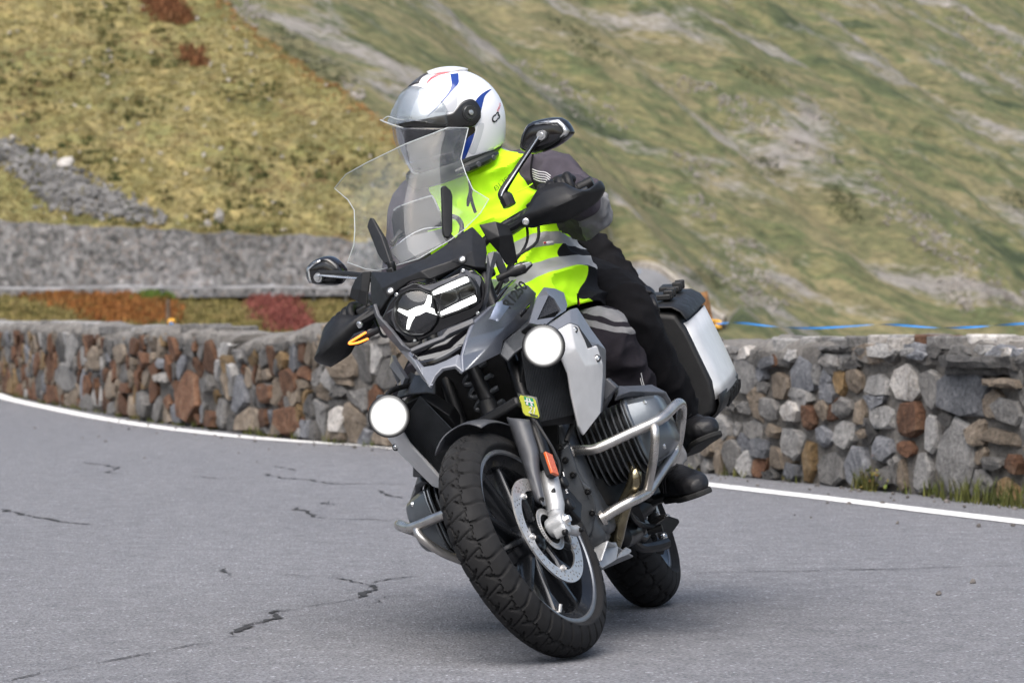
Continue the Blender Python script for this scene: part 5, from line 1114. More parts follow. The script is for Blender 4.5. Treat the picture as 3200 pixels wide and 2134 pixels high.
panel('wind_deflector', [(0.5, 0.1666, 1.1686), (0.5, 0.212, 1.1591), (0.49, 0.2389, 1.1369), (0.47, 0.2373, 1.1084), (0.45, 0.2261, 1.0756), (0.43, 0.2128, 1.035), (0.46, 0.1877, 1.0393), (0.49, 0.1862, 1.0755), (0.51, 0.173, 1.119), (0.515, 0.2084, 1.1139)], [(0, 1, 9), (1, 2, 3, 9), (3, 4, 7, 9), (4, 5, 6, 7), (7, 8, 9), (8, 0, 9)], K_MATTE, bike, .006, .003)
panel('wind_deflector', [(0.52, -0.1774, 1.1799), (0.53, -0.1518, 1.1707), (0.53, -0.1824, 1.1225), (0.54, -0.202, 1.0857), (0.51, -0.2252, 1.1116), (0.48, -0.2477, 1.1355), (0.49, -0.2314, 1.1548), (0.5, -0.2087, 1.1725), (0.53, -0.201, 1.1349)], [(0, 1, 2, 8), (2, 3, 4, 8), (4, 5, 6, 8), (6, 7, 0, 8)], K_MATTE, bike, .006, .003)
panel('cowl_pillar', [(0.625, 0.1799, 1.076), (0.62, 0.1988, 1.074), (0.61, 0.2039, 1.0615), (0.625, 0.1747, 1.0262), (0.64, 0.1336, 0.9566), (0.65, 0.1156, 0.9396), (0.67, 0.0853, 0.93), (0.67, 0.0978, 0.9411), (0.66, 0.1118, 0.9454), (0.64, 0.1448, 1.0017), (0.645, 0.1757, 1.038), (0.66, 0.1439, 0.977)], [(0, 1, 10), (1, 2, 3, 10), (3, 4, 11, 10), (4, 5, 6, 7, 8, 11), (8, 9, 10, 11), (9, 0, 10)], K_SATIN, bike, .012, .003)
panel('cowl_pillar', [(0.6, 0.1945, 1.0742), (0.59, 0.2055, 1.0653), (0.57, 0.2035, 1.0267), (0.55, 0.1928, 0.9875), (0.56, 0.1797, 0.9869), (0.59, 0.1855, 1.0343)], None, K_SATIN, bike, .010, .003)
panel('cowl_pillar', [(0.66, -0.1535, 1.0738), (0.68, -0.1517, 1.0396), (0.72, -0.1251, 0.9846), (0.75, -0.1061, 0.9333), (0.77, -0.0879, 0.9133), (0.768, -0.0901, 0.9093), (0.74, -0.1192, 0.9235), (0.7, -0.1442, 0.972), (0.67, -0.1613, 1.0188), (0.65, -0.1645, 1.0577)], None, K_SATIN, bike, .010, .002)
panel('lamp_sill', [(0.8, -0.0817, 0.9143), (0.81, -0.0326, 0.9136), (0.815, 0.0155, 0.9107), (0.81, 0.0371, 0.9217), (0.76, 0.1006, 0.9236), (0.765, 0.0998, 0.9096), (0.82, 0.0382, 0.9074), (0.825, 0.0195, 0.9001), (0.82, -0.0329, 0.9024), (0.81, -0.0778, 0.9042)], None, K_SATIN, bike, .014, .003)
# recess and nose of the beak
panel('beak_recess', [(0.775, -0.0865, 0.9107), (0.78, 0.012, 0.907), (0.75, 0.0967, 0.915), (0.76, 0.0747, 0.8836), (0.775, 0.0533, 0.8603), (0.79, 0.0148, 0.8506), (0.8, -0.0405, 0.853), (0.79, -0.0772, 0.8659), (0.78, -0.0841, 0.8892)], None, K_GLOSS, bike, .008, .003)
lip = tube(cr([(0.8, -0.0774, 0.8887), (0.815, -0.0669, 0.8659), (0.825, -0.0338, 0.8547), (0.82, 0.0068, 0.8546), (0.805, 0.0439, 0.8615), (0.8, 0.0569, 0.8632)], 5), [.006, .010, .011, .010, .009, .005], 10)
obj('recess_lip', lip, K_GLOSS, bike)
NOSE = [(0.8, -0.0919, 0.9101), (0.835, -0.0704, 0.8801), (0.855, -0.0604, 0.8537), (0.865, -0.0245, 0.8445), (0.865, 0.0122, 0.8428), (0.855, 0.0465, 0.846), (0.855, 0.0515, 0.8317), (0.9, 0.0475, 0.7934), (0.89, 0.0329, 0.8181), (0.89, -0.0039, 0.8259), (0.895, -0.0257, 0.816), (0.9, -0.0514, 0.7925), (0.88, -0.0598, 0.8317), (0.86, -0.0659, 0.8623)]
panel('beak', NOSE, [(0, 1, 13), (1, 2, 13), (2, 12, 13), (2, 3, 10, 11, 12), (3, 4, 9, 10), (4, 5, 8, 9), (5, 6, 7, 8)], K_GREY, bike, .012, .004)
# side blades of the beak, left and mirrored right
BL = [(0.761, 0.0973, 0.9107), (0.6585, 0.1398, 0.9394), (0.6054, 0.1485, 0.9418), (0.4992, 0.1757, 0.968), (0.3576, 0.2018, 0.9765), (0.2845, 0.2028, 0.9507), (0.3081, 0.1852, 0.9195), (0.3435, 0.1668, 0.891), (0.4284, 0.1437, 0.8696), (0.5641, 0.1132, 0.8474), (0.5918, 0.1002, 0.8187), (0.7652, 0.0771, 0.8048), (0.9036, 0.0489, 0.7929), (0.8681, 0.0556, 0.8342), (0.8291, 0.0766, 0.8712), (0.7348, 0.0969, 0.8367), (0.5764, 0.135, 0.8766), (0.405, 0.1747, 0.9219), (0.34, 0.1944, 0.9477), (0.5346, 0.1572, 0.938)]
BF = [(0, 1, 19, 16, 14), (1, 2, 19), (2, 3, 17, 19), (3, 4, 18, 17), (4, 5, 18), (5, 6, 18), (6, 7, 17, 18), (7, 8, 16, 17), (8, 9, 16), (9, 10, 15, 16), (10, 11, 15), (11, 12, 15), (12, 13, 15), (13, 14, 15), (14, 16, 15), (19, 17, 16)]
bl = panel('beak_blade', BL, BF, K_SLATE, bike, .012, .004, (1, .4, 0))
blr = panel('beak_blade', BL, BF, K_SLATE, bike, .012, .004, (1, -.4, 0), fn=my)
# black upper field with model lettering, pale badge
n_ = Vector((.006, .006, .002))
panel('blade_decal', [tuple(Vector(q)+n_*2.0) for q in ((0.6526, 0.1413, 0.9408), (0.5936, 0.1625, 0.97), (0.5051, 0.1834, 0.9878), (0.4697, 0.1889, 0.9878), (0.5464, 0.1696, 0.9704), (0.6231, 0.1463, 0.9428))], None, K_GLOSS, bl, .002, 0, (1, .4, 0))
def free_text(name, s, m, parent, ll, lr, ul, lift=.008, wide=1., fn=None, nrm=(1, .35, .1), bold=.0):
    """lettering stretched between three corner points (lower left, lower right, upper left)"""
    o0, x, y = Vector(ll), Vector(lr)-Vector(ll), Vector(ul)-Vector(ll); n = Vector(nrm).normalized()
    t = text(name, s, m, parent, (0, 0, 0), (1, 0, 0), (0, 1, 0), 1., extrude=0, bold=bold); w = max(v.co.x for v in t.data.vertices)
    for v in t.data.vertices: v.co = o0+x*(v.co.x/w)+y*(v.co.y/.7)+n*(lift+v.co.z*.03)
    if fn:
        for v in t.data.vertices: v.co = fn(v.co)
    return t
K_LET = mat('model_lettering', (.014, .014, .016), .35, var=.05)
free_text('model_lettering', 'R1250', K_LET, bl, (0.5169, 0.1514, 0.9187), (0.3635, 0.1971, 0.9678), (0.5795, 0.1504, 0.9376), .024, bold=.028)
panel('model_badge', [tuple(Vector(q)+n_*2.4) for q in ((0.742, 0.1264, 0.8988), (0.655, 0.1445, 0.9373), (0.62, 0.154, 0.9394), (0.625, 0.1517, 0.9279), (0.585, 0.1591, 0.9196), (0.7, 0.1371, 0.8864))], None, mat('pale_badge', (.26, .30, .40), .35, .2, var=.05), bl, .0015, 0, (1, .4, 0))
K_BL = mat('badge_white', (.55, .58, .66), .4, var=.03)
free_text('badge_lettering', 'Triple', K_BL, bl, (0.6715, 0.1205, 0.8993), (0.6243, 0.1379, 0.9239), (0.6892, 0.12, 0.9038), .0245)
free_text('badge_lettering', 'Black', K_BL, bl, (0.6196, 0.125, 0.8929), (0.5724, 0.1408, 0.9133), (0.6373, 0.1248, 0.8981), .0245)
panel('blade_vent', [tuple(Vector(q)+n_*1.1) for q in ((0.49, 0.1665, 0.9002), (0.395, 0.1907, 0.9235), (0.42, 0.1807, 0.9066), (0.48, 0.1656, 0.89))], None, K_GLOSS, bl, .002, 0, (1, .4, 0))
# intake duct with honeycomb mesh
for fn, tw in ((None, (1, .4, 0)), (my, (1, -.4, 0))):
    dk = panel('intake_frame', [(0.5, 0.1878, 0.8694), (0.4, 0.2194, 0.9336), (0.33, 0.235, 0.9546), (0.28, 0.2538, 0.943), (0.24, 0.2662, 0.9247), (0.25, 0.2628, 0.8891), (0.29, 0.2594, 0.874), (0.4, 0.2419, 0.8617), (0.47, 0.2179, 0.8471), (0.475, 0.2069, 0.87), (0.365, 0.2449, 0.927), (0.335, 0.2497, 0.9132), (0.325, 0.2531, 0.8768), (0.385, 0.2438, 0.8627)],
      [(0, 1, 10, 9), (1, 2, 10), (2, 3, 11, 10), (3, 4, 5, 12, 11), (5, 6, 12), (6, 7, 13, 12), (7, 8, 9, 13), (8, 0, 9)], K_GREY, bike, .012, .004, tw, fn=fn)
    MT = [Vector(q) for q in ((0.462, 0.2046, 0.8709), (0.352, 0.2427, 0.928), (0.312, 0.251, 0.8777), (0.372, 0.2416, 0.8636))]
    panel('intake_back', [tuple(q-Vector((.012, .004, 0))) for q in MT], None, K_DARK, dk, .004, 0, tw, fn=fn)
    hx = []
    for i in range(-2, 16):
        for j in range(-2, 14):
            u, v = (i+.5*(j % 2))*.085, j*.075
            def q_(u, v): return MT[0]+(MT[1]-MT[0])*v+(MT[2]-MT[0])*u
            def ok(u, v): return 0.02 < v < .98 and .02 < u < 1.05-v
            for du, dv in ((.085*.5, .025), (-.085*.5, .025), (0, -.05)):
                a, b = (u, v), (u+du, v+dv)
                if ok(*a) and ok(*b): hx.append(tube([tuple(q_(*a)), tuple(q_(*b))], .0013, 4))
    if hx: obj('honeycomb_mesh', join(*hx), K_SATIN, dk, fn=fn)['kind'] = 'stuff'
# silver side panels and their grey surround
SP = [(0.56, 0.2348, 0.8152), (0.5, 0.2926, 0.8238), (0.47, 0.3051, 0.8084), (0.45, 0.3022, 0.7668), (0.445, 0.3, 0.7452), (0.41, 0.3218, 0.744), (0.385, 0.3121, 0.6925), (0.385, 0.3001, 0.665), (0.41, 0.2558, 0.5702), (0.47, 0.1987, 0.5312), (0.5, 0.2023, 0.5568), (0.535, 0.2243, 0.6437), (0.55, 0.2406, 0.6979), (0.565, 0.2428, 0.7438), (0.575, 0.2399, 0.7827), (0.525, 0.2805, 0.7519), (0.49, 0.2809, 0.7008), (0.475, 0.2418, 0.6092)]
SF = [(0, 1, 15, 14), (1, 2, 3, 15), (3, 4, 16, 15), (4, 5, 6, 16), (6, 7, 17, 16), (7, 8, 17), (8, 9, 17), (9, 10, 11, 17), (11, 12, 16, 17), (12, 13, 15, 16), (13, 14, 15)]
GP = [(0.545, 0.2316, 0.8398), (0.43, 0.2947, 0.8635), (0.39, 0.3088, 0.8624), (0.37, 0.3177, 0.7938), (0.33, 0.3267, 0.7273), (0.335, 0.2933, 0.6521), (0.37, 0.2546, 0.573), (0.395, 0.2534, 0.5708), (0.37, 0.2977, 0.6657), (0.37, 0.3097, 0.6933), (0.395, 0.3194, 0.7449), (0.43, 0.2976, 0.7461), (0.435, 0.2998, 0.7676), (0.455, 0.3027, 0.8093), (0.485, 0.2901, 0.8248), (0.55, 0.2324, 0.8144)]
GF = [(0, 1, 14, 15), (1, 2, 13, 14), (2, 3, 12, 13), (3, 4, 10, 11, 12), (4, 5, 8, 9, 10), (5, 6, 7, 8)]
for fn, tw, sg in ((None, (1, .4, 0), 1), (my, (1, -.4, 0), -1)):
    sp = panel('side_panel', SP, SF, K_SILVER, bike, .010, .005, tw, fn=fn)
    panel('panel_surround', GP, GF, K_SATIN if sg < 0 else K_GREY, sp, .014, .004, tw, fn=fn)
    for q in ((0.492, 0.2929, 0.803), (0.418, 0.3081, 0.7112)): (obj('panel_screw', bolt(q, (1, .4, 0), .0062, .003), K_ALU, sp, fn=fn), obj('screw_recess', lathe([(.0062, .0005), (.0095, .0005), (.0105, -.003)], q, (1, .4, 0), 16), K_DARK, sp, fn=fn))
    panel('panel_inlay', [(0.475, 0.3046, 0.8076), (0.45, 0.3097, 0.7671), (0.43, 0.3109, 0.7446), (0.44, 0.2987, 0.7443), (0.452, 0.2979, 0.7687)], None, K_ENG, sp, .006, .001, tw, fn=fn)
for fn, tw in ((None, (1, .4, 0)), (my, (1, -.4, 0))): panel('fairing_infill', [(0.6, 0.0982, 0.8197), (0.56, 0.1153, 0.8494), (0.5, 0.1575, 0.867), (0.42, 0.1838, 0.8861), (0.46, 0.2215, 0.855), (0.5, 0.2349, 0.8283), (0.545, 0.1903, 0.8229), (0.585, 0.1355, 0.8053), (0.6, 0.1112, 0.7911)], [(0, 1, 7, 8), (1, 2, 6, 7), (2, 3, 4, 5, 6)], K_ENG, bike, .01, .004, tw, fn=fn)
# radiators: dark core with fine vertical fins
for fn in (None, my):
    rd = panel('radiator', [(0.55, 0.1589, 0.805), (0.53, 0.2292, 0.7994), (0.5, 0.2558, 0.7479), (0.48, 0.2398, 0.6823), (0.45, 0.2055, 0.5915), (0.45, 0.1809, 0.5731), (0.5, 0.093, 0.6019), (0.55, 0.1053, 0.7241)], None, K_DARK, bike, .05, .004, (1, .3, 0), fn=fn)
    a, b, c, d = [Vector(q) for q in ((0.575, 0.1454, 0.8041), (0.505, 0.2566, 0.7476), (0.455, 0.2032, 0.5926), (0.515, 0.0842, 0.617))]
    obj('cooling_fins', join(*[tube([tuple(a.lerp(b, u)+Vector((.008, .003, 0))), tuple(d.lerp(c, u)+Vector((.008, .003, 0)))], .0022, 4) for u in np.linspace(.04, .99, 30)]), K_ENG, rd, fn=fn)['kind'] = 'stuff'
# fog lamps: lenses oversized, their graded emission stands in for bloom
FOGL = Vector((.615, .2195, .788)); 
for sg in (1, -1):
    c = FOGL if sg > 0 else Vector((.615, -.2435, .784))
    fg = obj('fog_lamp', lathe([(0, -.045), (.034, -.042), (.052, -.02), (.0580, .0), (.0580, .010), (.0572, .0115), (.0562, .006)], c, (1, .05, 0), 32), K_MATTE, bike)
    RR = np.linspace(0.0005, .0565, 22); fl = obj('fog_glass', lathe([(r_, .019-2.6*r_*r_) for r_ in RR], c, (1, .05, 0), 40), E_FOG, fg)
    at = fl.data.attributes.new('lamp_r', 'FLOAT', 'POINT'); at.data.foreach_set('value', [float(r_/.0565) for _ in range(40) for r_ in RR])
    obj('fog_bracket', join(tube(cr([tuple(c+Vector((-.02, 0, .045))), tuple(c+Vector((-.06, -sg*.02, .065))), tuple(c+Vector((-.12, -sg*.07, .06)))], 3), .008, 8), box(tuple(c+Vector((-.015, 0, .052))), (.03, .03, .014))), K_MATTE, fg, bevel=.003)
# indicators
def indicator(sg, base, tip, top, lit):
    b, t = Vector(base), Vector(tip); d = (t-b); up = Vector((.1, 0, 1)); P = [b, b+d*.35, b+d*.48, b+d*.75, t]
    o = obj('indicator', tube([tuple(q) for q in P], [.0085, .0095, .016, .017, .005], 10, sq=(1., .8)), K_MATTE, bike)
    return o
il = indicator(1, (0.6, 0.1707, 1.0052), (0.58, 0.2722, 1.0056), None, False)
panel('indicator_lens', [(0.599, 0.2165, 1.0131), (0.599, 0.2308, 1.0185), (0.592, 0.2699, 1.0123), (0.59, 0.2735, 1.004), (0.597, 0.2421, 0.9948), (0.6, 0.2225, 0.9971)], None, mat('smoked_lens', (.22, .23, .25), .15, .3, var=.05, coat=.6), il, .006, .002)
ir = indicator(-1, (0.64, -0.1701, 1.0065), (0.615, -0.2681, 1.0094), None, True)
obj('indicator_light', tube(cr([(0.648, -0.2057, 1.0137), (0.64, -0.2372, 1.0106), (0.632, -0.26, 1.0087), (0.632, -0.2626, 1.0047), (0.64, -0.2385, 0.9977), (0.648, -0.2071, 0.9959)], 3), [.003, .0032, .003, .003, .0032, .003], 8), E_SIG, ir)
panel('indicator_lens', [(0.634, -0.2079, 1.0171), (0.628, -0.2413, 1.0135), (0.622, -0.2648, 1.0098), (0.622, -0.2649, 1.0027), (0.634, -0.2117, 0.9936)], None, mat('amber_lens', (.30, .07, .01), .3, emit=(1, .16, .004), es=.45), ir, .004, .001)

# ------------------------------------------------------------------ windscreen
WSO = [(0.27, 0.2064, 1.451), (0.33, 0.1645, 1.4673), (0.365, 0.0471, 1.4704), (0.36, -0.0779, 1.4687), (0.315, -0.1559, 1.4697), (0.27, -0.2112, 1.4534), (0.31, -0.1799, 1.402), (0.345, -0.1678, 1.3642), (0.4, -0.1759, 1.3083), (0.42, -0.1901, 1.2699), (0.42, -0.2268, 1.2307), (0.5, -0.17, 1.1849), (0.545, -0.1319, 1.1632), (0.585, -0.0777, 1.1519), (0.61, -0.0015, 1.1397), (0.57, 0.0928, 1.155), (0.53, 0.1299, 1.1699), (0.47, 0.1777, 1.1983), (0.42, 0.206, 1.229), (0.4, 0.1725, 1.2733), (0.365, 0.1654, 1.3265), (0.335, 0.1643, 1.3727)]
# inside points down the middle and quarter lines make the curved face
WSI = [(0.385, 0.0381, 1.4489), (0.45, 0.0435, 1.3728), (0.495, 0.0114, 1.3151), (0.54, -0.0107, 1.2493), (0.58, -0.0282, 1.1866), (0.385, -0.0677, 1.4251), (0.44, -0.0749, 1.3554), (0.49, -0.0921, 1.2866), (0.525, -0.1121, 1.2203), (0.37, 0.1295, 1.4176), (0.42, 0.1132, 1.343), (0.46, 0.091, 1.281), (0.51, 0.0725, 1.222)]
WF = [(0, 1, 31), (1, 2, 22, 31), (2, 3, 27, 22), (3, 4, 27), (4, 5, 6, 27), (6, 7, 28, 27), (7, 8, 29, 28), (8, 9, 30, 29), (9, 10, 11, 30), (11, 12, 30), (12, 13, 26, 30), (13, 14, 26), (14, 15, 34, 25, 26), (15, 16, 34), (16, 17, 33, 34), (17, 18, 19, 33), (19, 20, 32, 33), (20, 21, 31, 32), (21, 0, 31), (22, 23, 32, 31), (23, 24, 33, 32), (24, 25, 34, 33), (22, 27, 28, 23), (23, 28, 29, 24), (24, 29, 30, 25), (25, 30, 26)]
scr = obj('windscreen', (WSO+WSI, WF), K_SCREEN, bike, sub=0, angle=180)
sm = scr.modifiers.new('sub', 'SUBSURF'); sm.levels = sm.render_levels = 2; sm.boundary_smooth = 'PRESERVE_CORNERS'; sm.subdivision_type = 'SIMPLE'
obj('screen_edge', tube(WSO+[WSO[0]], .0015, 6, cap=False), K_EDGE, scr)
for P, x in (([(0.545, 0.1213, 1.2993), (0.55, 0.1329, 1.3), (0.545, 0.1422, 1.2792), (0.535, 0.1385, 1.2659), (0.555, 0.1032, 1.1746), (0.57, 0.0913, 1.1618), (0.572, 0.0802, 1.1675), (0.57, 0.0804, 1.1822)], 0), ([(0.525, -0.1163, 1.2876), (0.52, -0.0999, 1.3076), (0.525, -0.0913, 1.3037), (0.56, -0.08, 1.2424), (0.585, -0.0772, 1.2038), (0.61, -0.0755, 1.1628), (0.6, -0.0962, 1.1668), (0.575, -0.108, 1.2002)], 0)):
    panel('screen_stay', P, None, K_MATTE, bike, .022, .004)
obj('screen_mount', join(tube(cr([(0.6, -0.0772, 1.1645), (0.6, -0.0814, 1.1448), (0.59, -0.0912, 1.1232)], 3), .012, 8), box((0.6, -0.0859, 1.1294), (.03, .02, .04))), K_DARK, bike, bevel=.003)
obj('screen_mount', join(tube(cr([(0.555, 0.0858, 1.1671), (0.55, 0.0933, 1.1466), (0.53, 0.0997, 1.1311)], 3), .012, 8)), K_DARK, bike)
# instrument display behind the screen
dsp = panel('display', [(0.4, -0.0716, 1.2932), (0.4, -0.0596, 1.3101), (0.4, -0.038, 1.3182), (0.4, 0.0495, 1.3112), (0.4, 0.0635, 1.3019), (0.4, 0.0619, 1.2518), (0.4, 0.0511, 1.2168), (0.4, -0.0484, 1.2321), (0.4, -0.0867, 1.2379)], None, K_MATTE, bike, .03, .006)
obj('display_trim', tube(cr([(0.412, -0.0521, 1.3099), (0.412, -0.028, 1.3134), (0.412, 0.052, 1.3052), (0.412, 0.0641, 1.2968), (0.412, 0.0639, 1.2572)], 4), .0022, 6), K_ALU, dsp)
obj('display_trim', tube(cr([(0.47, -0.0909, 1.2084), (0.47, -0.066, 1.2141), (0.46, -0.0281, 1.224), (0.45, 0.0148, 1.225), (0.44, 0.0597, 1.2098)], 5), .0016, 6), K_ALU, dsp)
panel('display_hood', [(0.49, -0.0906, 1.2027), (0.48, -0.0631, 1.2148), (0.47, -0.027, 1.221), (0.45, 0.0607, 1.2069), (0.48, 0.076, 1.1644), (0.5, -0.0095, 1.1624), (0.52, -0.0691, 1.1578)], None, K_SATIN, dsp, .006, .002, (1, 0, 1))
obj('brake_line', tube(cr([(0.36, -0.0078, 1.3061), (0.38, -0.0337, 1.277), (0.4, -0.0688, 1.2477), (0.42, -0.0929, 1.2225)], 5), .006, 8), K_RUBHOSE, dsp)
obj('brake_line', tube(cr([(0.37, 0.0852, 1.2335), (0.38, 0.0989, 1.2183), (0.4, 0.1039, 1.1935), (0.42, 0.0906, 1.168)], 5), .007, 8), K_RUBHOSE, dsp)
obj('brake_line', tube(cr([(0.44, -0.0856, 1.2277), (0.43, -0.0644, 1.2406), (0.42, -0.0518, 1.2441)], 5), .006, 8), K_RUBHOSE, dsp)

# ------------------------------------------------------------------ tank, seat, frame, engine
def hull(rows, name, m, parent, nu=4, nv=4, **kw):
    V, F = smoothgrid(rows, nu, nv); n = len(cr(rows[0], nu)); k = len(V)//n
    F = list(F)+[tuple(range(n)), tuple((k-1)*n+i for i in range(n))]
    return obj(name, (V, F), m, parent, **kw)
def arch(x, w, z0, z1, n=9, p=2.6):
    out = []
    for i in range(n):
        a = math.pi*i/(n-1); c, s = math.cos(a), math.sin(a); out.append((x, w*(1 if c > 0 else -1)*abs(c)**(2/p), z0+(z1-z0)*abs(s)**(2/p)))
    return out
hull([arch(.40, .09, .82, .98), arch(.30, .17, .76, 1.04), arch(.15, .20, .76, 1.06), arch(.0, .17, .76, 1.01), arch(-.10, .12, .78, .90)], 'fuel_tank', K_SLATE, bike)
hull([arch(-.08, .10, .76, .89), arch(-.2, .16, .76, .875), arch(-.36, .18, .76, .88), arch(-.45, .16, .78, .94), arch(-.6, .16, .8, .955), arch(-.78, .12, .8, .95)], 'seat', K_RUB, bike)
hull([arch(-.4, .13, .68, .80), arch(-.7, .13, .70, .86), arch(-1.0, .08, .74, .86)], 'tail', K_MATTE, bike)
obj('frame_tubes', join(*[tube(cr(P, 4), .016, 8) for P in ([(.35, .06, .9), (.2, .16, .75), (-.05, .17, .55), (-.15, .16, .38)], [(.3, .06, .8), (.2, .14, .62), (.0, .15, .45)], [(-.1, .15, .72), (-.5, .14, .70), (-.95, .12, .80)], [(-.15, .16, .5), (-.5, .15, .68)])]+[mirror_y(tube(cr(P, 4), .016, 8)) for P in ([(.35, .06, .9), (.2, .16, .75), (-.05, .17, .55), (-.15, .16, .38)], [(-.1, .15, .72), (-.5, .14, .70), (-.95, .12, .80)])]), K_DARK, bike)
eng = obj('engine_block', join(box((.20, 0, .43), (.36, .30, .34)), box((-.10, 0, .40), (.34, .26, .28)), box((.33, 0, .36), (.14, .26, .24))), K_ENG, bike, bevel=.03, seg=3)
panel('front_cover', [(0.43, 0.1142, 0.5251), (0.42, 0.1473, 0.5347), (0.43, 0.1409, 0.4594), (0.43, 0.1434, 0.4161), (0.425, 0.1551, 0.3957), (0.42, 0.1498, 0.3645), (0.42, 0.1399, 0.3265), (0.41, 0.1061, 0.2827), (0.41, 0.0731, 0.2635), (0.44, 0.0783, 0.3117), (0.46, 0.0978, 0.4251)], None, K_ENG, eng, .05, .008, (1, .2, 0))
for q in ((0.45, 0.1217, 0.4912), (0.455, 0.1267, 0.4457), (0.445, 0.1437, 0.3891), (0.435, 0.13, 0.3311), (0.45, 0.1226, 0.5285)): obj('cover_bolt', bolt(q, (1, .1, 0), .0095, .006), K_DARK, eng)
panel('inner_engine', [(0.3, 0.1177, 0.4625), (0.22, 0.2345, 0.427), (0.18, 0.2385, 0.38), (0.22, 0.1797, 0.3302), (0.33, 0.1245, 0.3301), (0.36, 0.1436, 0.3968)], None, K_DARK, eng, .05, .01)
shock = obj('front_shock', tube([(.47, 0, .93), (.52, 0, .66)], .022, 14), K_DARK, bike, fn=st)
obj('shock_spring', tube([(.47+.05*t, .042*math.cos(t*44), .93-.27*t+.042*math.sin(t*44)*.18) for t in np.linspace(0, 1, 110)], .0075, 7), K_ENG, shock, fn=st)
obj('suspension_arm', join(*[tube(cr([(.15, s*.13, .60), (.40, s*.11, .62), (.56, s*.02, .66)], 4), [.022, .022, .026], 10) for s in (1, -1)]), K_DARK, bike)
panel('inner_fairing', [(.44, -.15, .86), (.46, -.11, .90), (.46, 0, .92), (.46, .11, .90), (.44, .15, .86), (.42, .15, .62), (.38, .10, .52), (.38, -.10, .52), (.42, -.15, .62)], None, K_MATTE, bike, .02, .004)
CYL_X, CYL_Z = .200, .486
def rrect(cx, cz, hx, hz, y, r=.35, n=24):
    out = []
    for k in range(n):
        a = 2*math.pi*k/n; c, s = math.cos(a), math.sin(a); q = (abs(c)**(2/r/2 if False else 4)+abs(s)**4)**(-1/4); out.append((cx+hx*c*q, y, cz+hz*s*q))
    return out
for sg, fn in ((1, None), (-1, my)):
    cy = obj('cylinder', grid([rrect(CYL_X, CYL_Z, .082, .082, y) for y in (.10, .30)], True), K_DARK, bike, fn=fn)
    for k in range(10):
        y = .125+k*.0172; a = rrect(CYL_X, CYL_Z-.006, .113, .104, y-.0022); b = rrect(CYL_X, CYL_Z-.006, .113, .104, y+.0022); V, F = grid([a, b], True); F += [tuple(range(24)), tuple(range(47, 23, -1))]
        obj('cooling_fin', (V, F), K_ENG, cy, fn=fn, angle=60)
    V, F = grid([rrect(CYL_X, CYL_Z, .116, .100, .293), rrect(CYL_X, CYL_Z, .120, .104, .297), rrect(CYL_X, CYL_Z, .120, .104, .310), rrect(CYL_X, CYL_Z, .112, .097, .314), rrect(CYL_X-.006, CYL_Z, .100, .088, .352), rrect(CYL_X-.012, CYL_Z+.004, .086, .074, .382), rrect(CYL_X-.014, CYL_Z+.004, .074, .062, .390), rrect(CYL_X-.014, CYL_Z+.004, .04, .034, .392)], True); F.append(tuple(range(7*24, 8*24)))
    vc = obj('valve_cover', (V, F), K_VALVE, bike, fn=fn, angle=32)
    obj('cover_seam', tube([tuple(q) for q in rrect(CYL_X, CYL_Z, .1212, .1052, .3035)]+[rrect(CYL_X, CYL_Z, .1212, .1052, .3035)[0]], .003, 6, cap=False), K_DARK, vc, fn=fn)
    for (dx, dz) in ((.072, .066), (-.08, .066), (.072, -.062), (-.08, -.062)): obj('cover_bolt', bolt((CYL_X+dx, .358, CYL_Z+dz), (dx*2, 1, dz*2), .009, .006), K_ALU, vc, fn=fn)
    panel('cylinder_guard_plate', [(.315, .30, .60), (.27, .31, .628), (.20, .33, .612), (.12, .375, .600), (.085, .395, .555), (.10, .405, .51), (.13, .40, .56), (.19, .36, .585), (.27, .335, .60)], None, K_SATIN, vc, .02, .004, (.5, .8, 1), fn=fn)
    obj('injector_cover', join(tube(cr([(.30, .24, .585), (.315, .27, .615), (.312, .295, .635)], 3), [.014, .022, .017], 10), box((.315, .283, .628), (.045, .05, .04), Matrix.Rotation(R(25), 3, 'X'))), K_SATIN, bike, fn=fn, bevel=.006, seg=3)
    obj('throttle_body', join(cyl((.16, .20, .60), (.05, .17, .68), .034), cyl((.28, .19, .60), (.26, .17, .68), .012), box((.24, .20, .63), (.05, .03, .05))), K_CAST, bike, fn=fn, bevel=.003)
    # crash bars
    main = cr([(0.372, 0.132, 0.5124), (0.385, 0.1654, 0.4997), (0.39, 0.1928, 0.4897), (0.385, 0.2281, 0.488), (0.35, 0.3001, 0.4906), (0.318, 0.3663, 0.492), (0.285, 0.3944, 0.498), (0.225, 0.4268, 0.5157), (0.19, 0.4347, 0.5143), (0.155, 0.4286, 0.5018), (0.12, 0.4121, 0.4798), (0.1, 0.3875, 0.4429), (0.1, 0.363, 0.4083), (0.12, 0.3454, 0.3918), (0.2, 0.2992, 0.3538), (0.255, 0.269, 0.3283), (0.29, 0.2502, 0.3216), (0.33, 0.2219, 0.3193), (0.35, 0.1772, 0.3151), (0.36, 0.1406, 0.3085)], 4)
    cb = obj('crash_bar', tube(main, [.0145]*4+[.0150]*8, 14), K_TUBE, bike, fn=fn)
    obj('bar_strut', tube(cr([(0.318, 0.3631, 0.4861), (0.335, 0.3621, 0.4726), (0.34, 0.3513, 0.444), (0.325, 0.3215, 0.3952), (0.285, 0.2828, 0.3486), (0.27, 0.2686, 0.3324)], 4), .0125, 12), K_TUBE, cb, fn=fn)
    for q, ax in (((0.372, 0.13, 0.5127), (-.2, 1, 0)), ((0.36, 0.1365, 0.3082), (-.2, 1, .1))): obj('bar_flange', lathe([(0, .008), (.017, .008), (.024, .006), (.024, -.006), (0, -.006)], q, ax, 20), K_TUBE, cb, fn=fn)
